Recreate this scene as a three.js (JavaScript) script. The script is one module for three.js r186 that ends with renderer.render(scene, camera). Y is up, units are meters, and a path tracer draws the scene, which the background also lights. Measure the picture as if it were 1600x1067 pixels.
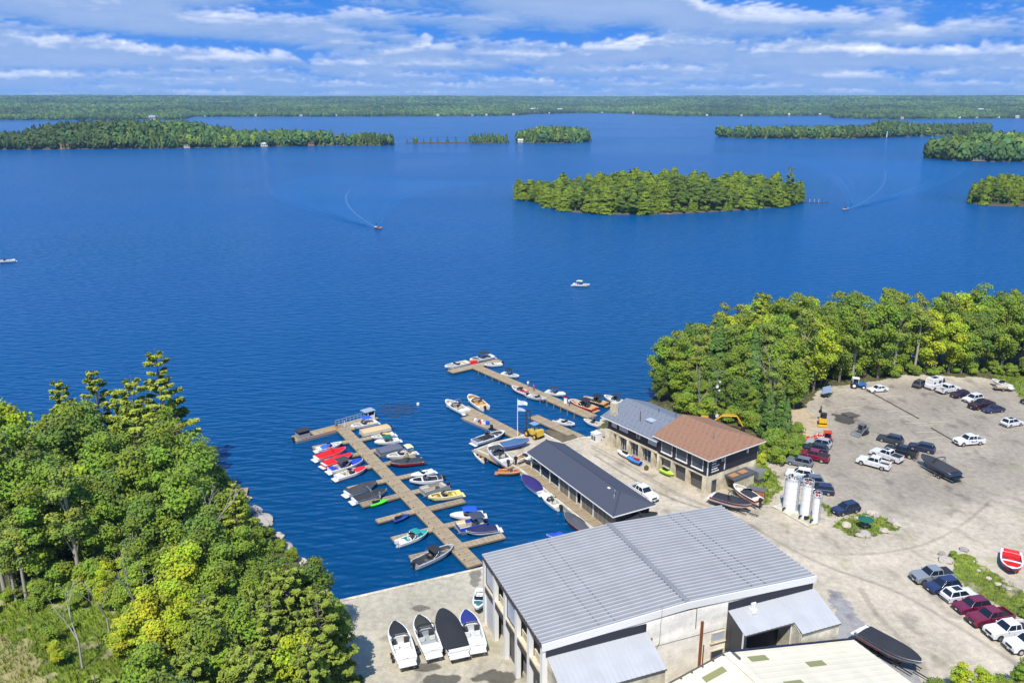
import * as THREE from 'three';
import { MarchingCubes } from 'three/addons/objects/MarchingCubes.js';

// ---------------------------------------------------------------- camera, sky, sun, exposure
const scene = new THREE.Scene();
const W0 = 1600, H0 = 1067, FOC = 1280, EYE = 66;
const PITCH = Math.atan((533.5 - 157) / FOC);
const camera = new THREE.PerspectiveCamera(2 * Math.atan(H0 / 2 / FOC) * 180 / Math.PI, W0 / H0, 0.5, 60000);
camera.position.set(0, EYE, 0);
camera.rotation.set(-PITCH, 0, 0);
camera.updateMatrixWorld();
const renderer = new THREE.WebGLRenderer({ antialias: true });
renderer.setSize(1024, 682);
renderer.toneMapping = THREE.LinearToneMapping;
renderer.toneMappingExposure = 1.15;
renderer.shadowMap.enabled = true;
const SUN = new THREE.Vector3(-0.13, Math.sin(0.98), Math.cos(0.98)).normalize();
const sun = new THREE.DirectionalLight(new THREE.Color().setRGB(1, 0.95, 0.86), 4.9);
sun.name = 'sun';
sun.position.copy(SUN).multiplyScalar(400).add(new THREE.Vector3(20, 0, -130));
sun.target.position.set(20, 0, -130);
sun.castShadow = true;
Object.assign(sun.shadow.camera, { left: -160, right: 160, top: 160, bottom: -160, near: 10, far: 900 });
sun.shadow.mapSize.set(4096, 4096);
scene.add(sun, sun.target);
// air: far shores fade towards blue
scene.fog = new THREE.FogExp2(new THREE.Color().setRGB(0.38, 0.66, 1.0), 0.00007);

// ---------------------------------------------------------------- noise and random numbers
function rng(seed) { let a = seed >>> 0; return () => { a = (a + 0x6D2B79F5) | 0; let t = Math.imul(a ^ (a >>> 15), 1 | a); t = (t + Math.imul(t ^ (t >>> 7), 61 | t)) ^ t; return ((t ^ (t >>> 14)) >>> 0) / 4294967296; }; }
const GX = new Float32Array(256), GY = new Float32Array(256), PERM = new Uint8Array(512);
{ const r = rng(77); const p = [...Array(256).keys()]; for (let i = 255; i > 0; i--) { const j = Math.floor(r() * (i + 1)); [p[i], p[j]] = [p[j], p[i]]; }
  for (let i = 0; i < 512; i++) PERM[i] = p[i & 255];
  for (let i = 0; i < 256; i++) { const a = r() * 6.2832; GX[i] = Math.cos(a); GY[i] = Math.sin(a); } }
function noise(x, y) {   // gradient noise, about -0.7 .. 0.7
  const xf = Math.floor(x), yf = Math.floor(y), fx = x - xf, fy = y - yf, xi = xf & 255, yi = yf & 255;
  const a = PERM[PERM[xi] + yi], b = PERM[PERM[(xi + 1) & 255] + yi], c = PERM[PERM[xi] + ((yi + 1) & 255)], d = PERM[PERM[(xi + 1) & 255] + ((yi + 1) & 255)];
  const u = fx * fx * fx * (fx * (fx * 6 - 15) + 10), v = fy * fy * fy * (fy * (fy * 6 - 15) + 10);
  const n0 = GX[a] * fx + GY[a] * fy, n1 = GX[b] * (fx - 1) + GY[b] * fy, n2 = GX[c] * fx + GY[c] * (fy - 1), n3 = GX[d] * (fx - 1) + GY[d] * (fy - 1);
  return (n0 + (n1 - n0) * u) + ((n2 + (n3 - n2) * u) - (n0 + (n1 - n0) * u)) * v;
}
function fbm(x, y, o) { let s = 0, a = 1, t = 0; for (let i = 0; i < o; i++) { s += a * noise(x, y); t += a; a *= 0.5; x = x * 2.03 + 17.3; y = y * 2.03 + 9.1; } return s / t * 1.6; }
const clamp = (x, a = 0, b = 1) => Math.min(b, Math.max(a, x)), mix = (a, b, t) => a + (b - a) * t;
const sstep = (a, b, x) => { const t = clamp((x - a) / (b - a)); return t * t * (3 - 2 * t); };

// ---------------------------------------------------------------- sky: air and a deck of broken cumulus, marched through
{
  const SW = 4096, SH = 2048, data = new Float32Array(SW * SH * 4);
  const N = 16;
  for (let j = 0; j < SH; j++) {
    const el = ((j + 0.5) / SH - 0.5) * Math.PI;
    if (el < -0.003) { for (let i = 0; i < SW; i++) { const k = (j * SW + i) * 4; data[k] = 0.20; data[k + 1] = 0.34; data[k + 2] = 0.62; data[k + 3] = 1; } continue; }
    const e = Math.max(el, 0), se = Math.sin(e);
    const hz = Math.exp(-e / 0.026), md = Math.exp(-e / 0.3);
    const ar = mix(mix(0.030, 0.048, md), 0.25, hz), ag = mix(mix(0.17, 0.25, md), 0.46, hz), ab = mix(mix(0.60, 0.80, md), 0.90, hz);
    const low = e < 0.42, steps = low ? N : 3, oct = low ? 6 : 4, grow = low ? 1 : 1, step = low ? (e < 0.18 ? 1 : 2) : 4;
    const te = Math.tan(e + 0.024);
    for (let i = 0; i < SW; i += step) {
      const az = ((i + 0.5) / SW - 0.5) * 2 * Math.PI, ca = Math.cos(az), sa = Math.sin(az);
      let T = 1, r = 0, g = 0, b = 0;
      for (let s = 0; s < steps && T > 0.03; s++) {
        const hk = s / (steps - 1 || 1), rr = (1 + hk * 0.34) / te;
        const x = rr * ca * 0.31 + 3.7, y = rr * sa * 0.31 - 1.9;
        const thr = -0.17 + hk * 0.62, f0 = fbm(x, y, 2) * 0.60;
        if (f0 + 0.5 < thr) continue;
        const f = f0 + fbm(x * 3.6 + 5, y * 3.6, oct - 1) * 0.50 + fbm(az * rr * 3.2, (1 + hk * 0.34) * 6.5 + rr * 0.11, oct - 1) * 0.34;
        const d = sstep(thr, thr + 0.12, f);
        if (d > 0.003) {
          const up = clamp(hk * 1.5 + (f - thr) * 0.10);
          const lit = Math.pow(up, 0.72);
          const cr = mix(0.10, 1.05, lit), cg = mix(0.27, 1.06, lit), cb = mix(0.64, 1.08, lit);
          const al = 1 - Math.pow(1 - d * 0.5, 15 / steps);
          r += T * al * cr; g += T * al * cg; b += T * al * cb; T *= 1 - al;
        }
      }
      const far = clamp(hz * 0.6);                       // distant deck sinks into the air's own colour
      r = mix(r + T * ar, ar, far); g = mix(g + T * ag, ag, far); b = mix(b + T * ab, ab, far);
      for (let q = 0; q < step; q++) { const k = (j * SW + i + q) * 4; data[k] = r; data[k + 1] = g; data[k + 2] = b; data[k + 3] = 1; }
    }
  }
  const sky = new THREE.DataTexture(data, SW, SH, THREE.RGBAFormat, THREE.FloatType);
  sky.mapping = THREE.EquirectangularReflectionMapping; sky.magFilter = THREE.LinearFilter; sky.minFilter = THREE.LinearFilter; sky.needsUpdate = true;
  scene.background = sky; scene.environment = sky;
}

// ---------------------------------------------------------------- helpers: places, meshes, things
const CP = Math.cos(PITCH), SP = Math.sin(PITCH);
const GROUND = 0.9, DOCK = 0.6;
function P(px, py, h = GROUND) {   // photo pixel -> point on the level h
  const x = (px - 800) / FOC, y = -(py - 533.5) / FOC, dy = y * CP - SP, dz = -CP - y * SP, t = (h - EYE) / dy;
  return new THREE.Vector3(x * t, h, dz * t);
}
const used = new Map();
function numbered(n) { const k = used.get(n) || 0; used.set(n, k + 1); return k ? `${n}_${String(k).padStart(3, '0')}` : n; }
function tag(o, label, category, group, kind) { if (label) o.userData.label = label; if (category) o.userData.category = category; if (group) o.userData.group = group; if (kind) o.userData.kind = kind; return o; }
function thing(name, label, category, pos, turn = 0, group) {
  const o = new THREE.Group(); o.name = numbered(name); o.position.copy(pos); o.rotation.y = turn; scene.add(o); return tag(o, label, category, group);
}
const heading = (a, b) => Math.atan2(-(b.z - a.z), b.x - a.x);   // turn that points local +x from a to b
const V = (x, y, z) => new THREE.Vector3(x, y, z);
class MB {   // collects faces of ONE mesh; uv in metres by box projection
  constructor() { this.p = []; this.n = []; this.c = null; }
  tri(a, b, c, na, nb, nc) {
    if (!na) { const ux = b[0] - a[0], uy = b[1] - a[1], uz = b[2] - a[2], vx = c[0] - a[0], vy = c[1] - a[1], vz = c[2] - a[2]; const n = [uy * vz - uz * vy, uz * vx - ux * vz, ux * vy - uy * vx], l = Math.hypot(...n) || 1; na = nb = nc = [n[0] / l, n[1] / l, n[2] / l]; }
    this.p.push(...a, ...b, ...c); this.n.push(...na, ...nb, ...nc); return this;
  }
  quad(a, b, c, d) { return this.tri(a, b, c).tri(a, c, d); }
  hexa(q) { // 8 corners: 0-3 bottom (ccw from above), 4-7 top
    const [a, b, c, d, e, f, g, h] = q; return this.quad(d, c, b, a).quad(e, f, g, h).quad(a, b, f, e).quad(b, c, g, f).quad(c, d, h, g).quad(d, a, e, h);
  }
  box(cx, cy, cz, sx, sy, sz, turn = 0) {
    const c = Math.cos(turn), s = Math.sin(turn), q = [];
    for (const y of [-1, 1]) for (const [x, z] of [[-1, 1], [1, 1], [1, -1], [-1, -1]]) { const lx = x * sx / 2, lz = z * sz / 2; q.push([cx + lx * c + lz * s, cy + y * sy / 2, cz - lx * s + lz * c]); }
    return this.hexa(q);
  }
  cyl(a, b, r0, r1 = r0, n = 8, caps = true) {   // from point a to point b
    const A = V(...a), B = V(...b), d = B.clone().sub(A).normalize(), u = Math.abs(d.y) > 0.9 ? V(1, 0, 0) : V(0, 1, 0), e = u.clone().cross(d).normalize(), f = d.clone().cross(e);
    const ring = (C, r) => [...Array(n).keys()].map((i) => { const t = i / n * 6.28318, v = e.clone().multiplyScalar(Math.cos(t)).addScaledVector(f, Math.sin(t)); return [[C.x + v.x * r, C.y + v.y * r, C.z + v.z * r], [v.x, v.y, v.z]]; });
    const ra = ring(A, r0), rb = ring(B, r1);
    for (let i = 0; i < n; i++) { const j = (i + 1) % n; this.tri(ra[i][0], ra[j][0], rb[j][0], ra[i][1], ra[j][1], rb[j][1]).tri(ra[i][0], rb[j][0], rb[i][0], ra[i][1], rb[j][1], rb[i][1]); }
    if (caps) for (let i = 1; i < n - 1; i++) { this.tri(ra[0][0], ra[i + 1][0], ra[i][0]); this.tri(rb[0][0], rb[i][0], rb[i + 1][0]); }
    return this;
  }
  tube(pts, r, n = 6) { for (let i = 0; i + 1 < pts.length; i++) this.cyl(pts[i], pts[i + 1], r, r, n); return this; }
  grid(rows, smooth = true, closed = false) {   // rows of points, all of one length
    const R = rows.length, C = rows[0].length, nr = rows.map((r) => r.map(() => [0, 0, 0]));
    const add = (n, q) => { q[0] += n[0]; q[1] += n[1]; q[2] += n[2]; };
    const faces = [];
    for (let i = 0; i + 1 < R; i++) for (let j = 0; j + 1 < C + (closed ? 1 : 0); j++) { const k = (j + 1) % C; faces.push([[i, j], [i + 1, j], [i + 1, k]], [[i, j], [i + 1, k], [i, k]]); }
    if (smooth) {
      for (const f of faces) { const [a, b, c] = f.map(([i, j]) => rows[i][j]); const ux = b[0] - a[0], uy = b[1] - a[1], uz = b[2] - a[2], vx = c[0] - a[0], vy = c[1] - a[1], vz = c[2] - a[2]; const n = [uy * vz - uz * vy, uz * vx - ux * vz, ux * vy - uy * vx]; for (const [i, j] of f) add(n, nr[i][j]); }
      for (const r of nr) for (const q of r) { const l = Math.hypot(...q) || 1; q[0] /= l; q[1] /= l; q[2] /= l; }
      for (const f of faces) this.tri(...f.map(([i, j]) => rows[i][j]), ...f.map(([i, j]) => nr[i][j]));
    } else for (const f of faces) this.tri(...f.map(([i, j]) => rows[i][j]));
    return this;
  }
  add(g, m) {   // any three.js geometry
    let q = g.index ? g.toNonIndexed() : g.clone(); if (m) q.applyMatrix4(m);
    const p = q.attributes.position.array, n = q.attributes.normal.array; for (let i = 0; i < p.length; i++) { this.p.push(p[i]); this.n.push(n[i]); } return this;
  }
  geo() {
    const g = new THREE.BufferGeometry(), p = this.p, n = this.n, uv = new Float32Array(p.length / 3 * 2);
    for (let i = 0, k = 0; i < p.length; i += 3, k += 2) { const ax = Math.abs(n[i]), ay = Math.abs(n[i + 1]), az = Math.abs(n[i + 2]); if (ay >= ax && ay >= az) { uv[k] = p[i]; uv[k + 1] = p[i + 2]; } else if (ax > az) { uv[k] = p[i + 2]; uv[k + 1] = p[i + 1]; } else { uv[k] = p[i]; uv[k + 1] = p[i + 1]; } }
    g.setAttribute('position', new THREE.Float32BufferAttribute(p, 3)); g.setAttribute('normal', new THREE.Float32BufferAttribute(n, 3)); g.setAttribute('uv', new THREE.BufferAttribute(uv, 2));
    return g;
  }
  build(name, mat, parent) { return mesh(name, this.geo(), mat, parent); }
}
function mesh(name, geo, mat, parent) { const m = new THREE.Mesh(geo, mat); m.name = parent ? name : numbered(name); m.castShadow = m.receiveShadow = true; (parent || scene).add(m); return m; }
const cache = new Map();
const once = (k, f) => { if (!cache.has(k)) cache.set(k, f()); return cache.get(k); };

// ---------------------------------------------------------------- materials (linear colours)
const lin = (r, g, b) => new THREE.Color().setRGB(r, g, b);
const hex = (h) => new THREE.Color(h);
const std = (k, color, rough = 0.7, metal = 0, extra = {}) => once('m:' + k, () => new THREE.MeshStandardMaterial({ color, roughness: rough, metalness: metal, name: k, ...extra }));
const paint = (h) => once('paint' + h, () => new THREE.MeshPhysicalMaterial({ color: hex(h), roughness: 0.45, metalness: 0.1, clearcoat: 0.8, clearcoatRoughness: 0.12, name: 'paint' }));
const gel = (h) => once('gel' + h, () => new THREE.MeshPhysicalMaterial({ color: hex(h), roughness: 0.32, clearcoat: 0.4, clearcoatRoughness: 0.2, name: 'gelcoat' }));
const canvas = (h) => once('cv' + h, () => new THREE.MeshStandardMaterial({ color: hex(h), roughness: 0.88, bumpMap: fabricBump(), bumpScale: 0.06, name: 'canvas' }));
const vinyl = (h) => once('vy' + h, () => new THREE.MeshStandardMaterial({ color: hex(h), roughness: 0.6, name: 'vinyl' }));
function tex(size, f, srgb = true, sizeY = size) {   // f(x, y) -> [r, g, b] 0..1 ; tiles must be periodic in f
  const d = new Uint8Array(size * sizeY * 4);
  for (let y = 0; y < sizeY; y++) for (let x = 0; x < size; x++) { const c = f(x / size, y / sizeY), k = (y * size + x) * 4; d[k] = clamp(c[0]) * 255; d[k + 1] = clamp(c[1]) * 255; d[k + 2] = clamp(c[2]) * 255; d[k + 3] = 255; }
  const t = new THREE.DataTexture(d, size, sizeY); t.wrapS = t.wrapT = THREE.RepeatWrapping; t.magFilter = THREE.LinearFilter; t.minFilter = THREE.LinearMipmapLinearFilter; if (srgb) t.colorSpace = THREE.SRGBColorSpace; t.needsUpdate = true; return t;
}
function tnoise(x, y, f, o, seed = 0) {   // periodic on the unit square
  let s = 0, a = 1, t = 0; for (let i = 0; i < o; i++) { const q = 6.28318, X = x * q, Y = y * q, R = f / q; s += a * (noise(Math.cos(X) * R + seed + 31 * i, Math.cos(Y) * R + 7) + noise(Math.sin(X) * R + 13 * i, Math.sin(Y) * R + seed) + noise(Math.cos(X) * R + 50 + seed, Math.sin(Y) * R + 3 * i) + noise(Math.sin(X) * R + 90, Math.cos(Y) * R + 23 + seed)); t += a; a *= 0.55; f *= 2; } return s / t * 0.8;
}
const fabricBump = () => once('fabricBump', () => { const t = tex(256, (x, y) => { const v = 0.5 + 0.5 * tnoise(x, y, 6, 4, 5); return [v, v, v]; }, false); t.repeat.set(0.4, 0.4); return t; });
const glassDark = once('glassDark', () => new THREE.MeshPhysicalMaterial({ color: lin(0.012, 0.018, 0.028), roughness: 0.06, name: 'tinted_glass' }));
const rubber = std('rubber', lin(0.018, 0.018, 0.02), 0.85);
const chrome = std('chrome', lin(0.62, 0.63, 0.65), 0.3, 0.9);
const alu = std('aluminium', lin(0.45, 0.46, 0.48), 0.42, 0.75);
const blackPlastic = std('black_plastic', lin(0.02, 0.021, 0.024), 0.55);
const whitePlastic = std('white_plastic', lin(0.78, 0.78, 0.76), 0.4);
const redLight = std('red_lens', lin(0.4, 0.015, 0.015), 0.25), clearLens = std('clear_lens', lin(0.55, 0.57, 0.6), 0.15);

// ---------------------------------------------------------------- water
const waves = tex(1024, (x, y) => {
  const t1 = tnoise(x, y, 4, 2, 3), t2 = tnoise(x, y, 5, 1, 9), wx = x + 0.012 * t1, wy = y + 0.012 * t2;
  let h = 0; const q = 6.28318;
  for (const [a, b, s] of [[2, 9, .5], [-3, 13, .45], [5, 17, .35], [-4, 23, .3], [7, 31, .22], [1, 27, .25], [-9, 37, .15], [12, 41, .12]]) h += s * Math.sin(q * (a * wx + b * wy) + 3 * t1 * Math.cos(a * 2.1 + b) + 3 * t2 * Math.sin(a * 1.7 + b * 3));
  h = 0.5 + 0.11 * h + 0.22 * tnoise(x, y * 1, 22, 3, 40); return [h, h, h];
}, false);
waves.repeat.set(1 / 44, 1 / 44);
const calm = tex(512, (x, y) => { const v = clamp(0.55 + 0.55 * tnoise(x, y, 5, 4, 60)); return [v, v, v]; }, false);
calm.repeat.set(1 / 1700, 1 / 520); 
const waterMat = new THREE.MeshPhysicalMaterial({ color: lin(0.0, 0.039, 0.124), specularIntensity: 0.32, sheen: 1, sheenColor: lin(0.0, 0.42, 1.0), sheenRoughness: 0.95, roughness: 0.3, roughnessMap: calm, ior: 1.33, bumpMap: waves, bumpScale: 0.65, name: 'water' });
const foamMat = std('churned_water', lin(0.014, 0.11, 0.29), 0.35, 0, { bumpMap: waves, bumpScale: 0.3 });
const rippleMat = waterMat.clone(); rippleMat.color = lin(0.0006, 0.056, 0.170); rippleMat.name = 'aerated_water';  // wake water paler than the lake: sky reflection on its slopes painted into the colour
{ const s = 30000, m = new MB(); m.quad([-s, 0, 3000], [s, 0, 3000], [s, 0, -s], [-s, 0, -s]); const w = m.build('water', waterMat); tag(w, 'deep blue lake water with small ripples', null, null, 'structure'); }

// wakes: raised ripples of water left behind the moving boats
const lakeY = (px, py) => P(px, py, 0);
function wakePath(pts) { return new THREE.CatmullRomCurve3(pts.map((p) => lakeY(...p))); }
function wake(pts, len, spread, label) {
  const c = wakePath(pts), n = 90, rows = [], foam = [], L = c.getLength();
  for (let i = 0; i <= n; i++) {
    const t = i / n, p = c.getPointAt(t), d = c.getTangentAt(t), nx = -d.z, nz = d.x, s = t * L, w = 2 + s * spread, fade = (1 - t) ** 0.6 * sstep(0, 0.03, t), row = [];
    for (let j = 0; j <= 150; j++) {
      const u = (j / 150 - 0.5) * 2, o = u * w, e = Math.abs(u), env = sstep(1, 0.9, e) * sstep(0.35, 0.75, e);
      const h = 0.26 * fade * env * Math.sin((1 - e) * Math.min(w * 1.6, 34)) + 0.012 * sstep(1, 0.8, e);
      row.push([p.x + nx * o, 0.004 + Math.max(0, h + 0.2 * env * fade), p.z + nz * o]);
    }
    rows.push(row);
    const fw = (0.6 + 0.9 * Math.sqrt(t)) * (1 - 0.8 * t) * (1 + .5 * noise(s * .11, 4)), fr = []; for (let j = 0; j <= 6; j++) { const u = (j / 6 - 0.5) * 2; fr.push([p.x + nx * fw * u, 0.05 + 0.10 * fade * (1 - u * u) + 0.04 * noise(s * 0.7, u * 2) * fade, p.z + nz * fw * u]); } foam.push(fr);
  }
  const crest = new MB(); for (const side of [1, -1]) for (const k of [.92, .74, .56]) { const rw = []; for (let i = 4; i <= 70; i++) { const t = i / n, p = c.getPointAt(t), d = c.getTangentAt(t), nx = -d.z * side, nz = d.x * side, s = t * L, o = (2 + s * spread) * k, w = (.5 + .9 * Math.sqrt(t)) * (1 - t) * (1 + .6 * noise(s * .09, k * 9)); const y = .34 * (1 - t) + .06; rw.push(side > 0 ? [[p.x + nx * (o + w), .02, p.z + nz * (o + w)], [p.x + nx * o, y, p.z + nz * o], [p.x + nx * (o - w), .02, p.z + nz * (o - w)]] : [[p.x + nx * (o - w), .02, p.z + nz * (o - w)], [p.x + nx * o, y, p.z + nz * o], [p.x + nx * (o + w), .02, p.z + nz * (o + w)]]); } crest.grid(rw); }
  const g = thing('boat_wake', label, 'wake', V(0, 0, 0)); g.userData.kind = 'stuff';
  new MB().grid(rows.map((r) => r.slice().reverse())).build('wake_ripples', rippleMat, g);
  crest.build('wake_crests', rippleMat, g);
  new MB().grid(foam.slice(0, 60).map((r) => r.slice().reverse())).build('churned_strip', foamMat, g);
}
wake([[588, 356], [570, 345], [551, 330], [541, 315], [545, 300], [572, 288], [625, 279]], 1, 0.30, 'curving wake spreading behind the red speedboat out on the lake');
wake([[1328, 326], [1345, 318], [1363, 307], [1376, 295], [1384, 280], [1380, 262], [1366, 250]], 1, 0.2, 'curved wake trailing behind the white speedboat beyond the wooded island');

// ---------------------------------------------------------------- land
const inPoly = (x, z, q) => { let c = false; for (let i = 0, j = q.length - 1; i < q.length; j = i++) { const a = q[i], b = q[j]; if ((a[1] > z) !== (b[1] > z) && x < (b[0] - a[0]) * (z - a[1]) / (b[1] - a[1]) + a[0]) c = !c; } return c; };
const px2 = (pts, h = GROUND) => pts.map(([a, b]) => { const v = P(a, b, h); return [v.x, v.z]; });
function rough(pts, amp, step, seed) { // uneven natural shoreline
  const r = rng(seed), out = []; for (let i = 0; i + 1 < pts.length; i++) { const [a, b] = [pts[i], pts[i + 1]], n = Math.max(1, Math.round(Math.hypot(b[0] - a[0], b[1] - a[1]) / step)); for (let k = 0; k < n; k++) { const t = k / n; out.push([a[0] + (b[0] - a[0]) * t + (k ? (r() - 0.5) * amp : 0), a[1] + (b[1] - a[1]) * t + (k ? (r() - 0.5) * amp : 0)]); } } out.push(pts[pts.length - 1]); return out;
}
const leftShore = rough([[-420, -110], ...px2([[-300, 772], [0, 757], [250, 742], [330, 748], [368, 765], [385, 790], [405, 818], [440, 855], [470, 893], [490, 922], [503, 945]])], 1.6, 4, 3);
const quay = px2([[503, 946], [750, 889], [925, 838], [931, 831], [812, 733], [800, 727], [744, 703], [772, 692], [812, 683], [838, 672], [879, 693.5], [906, 685], [926, 683], [933, 672]]);
const rightShore = rough(px2([[938, 655], [962, 633], [1012, 630], [1048, 608], [1078, 592], [1130, 570], [1200, 557], [1300, 556], [1400, 558], [1500, 553], [1600, 548], [1750, 540]]).concat([[420, -230], [640, -150]]), 2.2, 5, 4);
const landPoly = [...leftShore, ...quay, ...rightShore, [640, 120], [-420, 120]];
const Z = {
  yard: px2([[503, 945], [750, 888], [757, 985], [880, 1080], [860, 1200], [575, 1200], [560, 1060], [530, 985]]),
  meadow: px2([[-200, 925], [0, 925], [60, 948], [150, 930], [235, 970], [300, 1060], [260, 1200], [-200, 1200]]),
  dry: px2([[-200, 985], [0, 992], [40, 1002], [66, 1030], [60, 1200], [-200, 1200]]),
  lot: px2([[1262, 748], [1248, 715], [1268, 670], [1262, 640], [1290, 615], [1345, 604], [1430, 592], [1530, 596], [1620, 612], [1800, 640], [1800, 790], [1600, 775], [1520, 790], [1440, 812], [1340, 812], [1296, 800]]),
  rightWood: px2([[930, 670], [980, 628], [1048, 606], [1130, 568], [1300, 552], [1640, 540], [1640, 600], [1530, 590], [1430, 585], [1345, 598], [1280, 608], [1255, 640], [1262, 670], [1242, 715], [1196, 725], [1190, 700], [1080, 665]]),
  dirt: px2([[1186, 655], [1255, 636], [1285, 655], [1262, 690], [1236, 690], [1190, 676]]),
  grey: px2([[1296, 925], [1316, 925], [1345, 965], [1420, 1040], [1470, 1100], [1440, 1200], [1280, 1200], [1300, 1020]]),
  lawnTruck: px2([[1484, 868], [1512, 866], [1560, 898], [1605, 925], [1605, 968], [1570, 955], [1530, 925], [1497, 908]]),
  lawnHouse: px2([[1146, 770], [1182, 746], [1200, 730], [1216, 742], [1222, 762], [1206, 780], [1190, 792], [1172, 790], [1160, 776]]),
  lawnRocks: px2([[1303, 818], [1330, 806], [1352, 802], [1376, 806], [1402, 818], [1396, 828], [1370, 833], [1356, 843], [1335, 838], [1315, 830]]),
  lawnFar: px2([[1548, 585], [1640, 590], [1640, 625], [1596, 622], [1580, 606]]),
  lawnSilo: px2([[1278, 784], [1296, 790], [1302, 810], [1296, 806]]),
};
const tracks = [
  [[[925, 700], [990, 736], [1065, 776], [1150, 808], [1215, 846], [1290, 884], [1400, 924], [1490, 975], [1600, 1045]], .5, .16], [[[930, 712], [980, 743], [1050, 779], [1100, 795], [1130, 800]], .4, .24], [[[925, 696], [975, 722], [1050, 766], [1100, 788]], .3, .22],
  [[[1165, 818], [1220, 848], [1270, 862], [1330, 866], [1390, 862], [1450, 848], [1510, 815], [1550, 780]], .45, .1], [[[1180, 838], [1260, 890], [1340, 930], [1420, 985]], .9, -.06], [[[1130, 812], [1210, 862], [1330, 905], [1430, 960], [1560, 1040]], 2.2, -.07], [[[1300, 880], [1420, 862], [1520, 800], [1600, 770]], 2.4, -.06],
  [[[1330, 760], [1400, 800], [1500, 830]], 1.2, .08], [[[1310, 640], [1400, 690], [1500, 760], [1600, 800]], 1.6, .06], [[[1345, 920], [1370, 960], [1420, 1010]], .6, .15], [[[985, 770], [1060, 790], [1110, 810]], 2, -.05],
].map(([pts, w, d]) => { const c = new THREE.CatmullRomCurve3(pts.map((p) => P(...p))).getSpacedPoints(60); return { pts: c, w, d }; });
const TX = [-115, 130], TZ = [-235, -55], TS = 2048;
const sRGB = (v) => v <= 0.0031308 ? v * 12.92 : 1.055 * Math.pow(v, 1 / 2.4) - 0.055;
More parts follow.
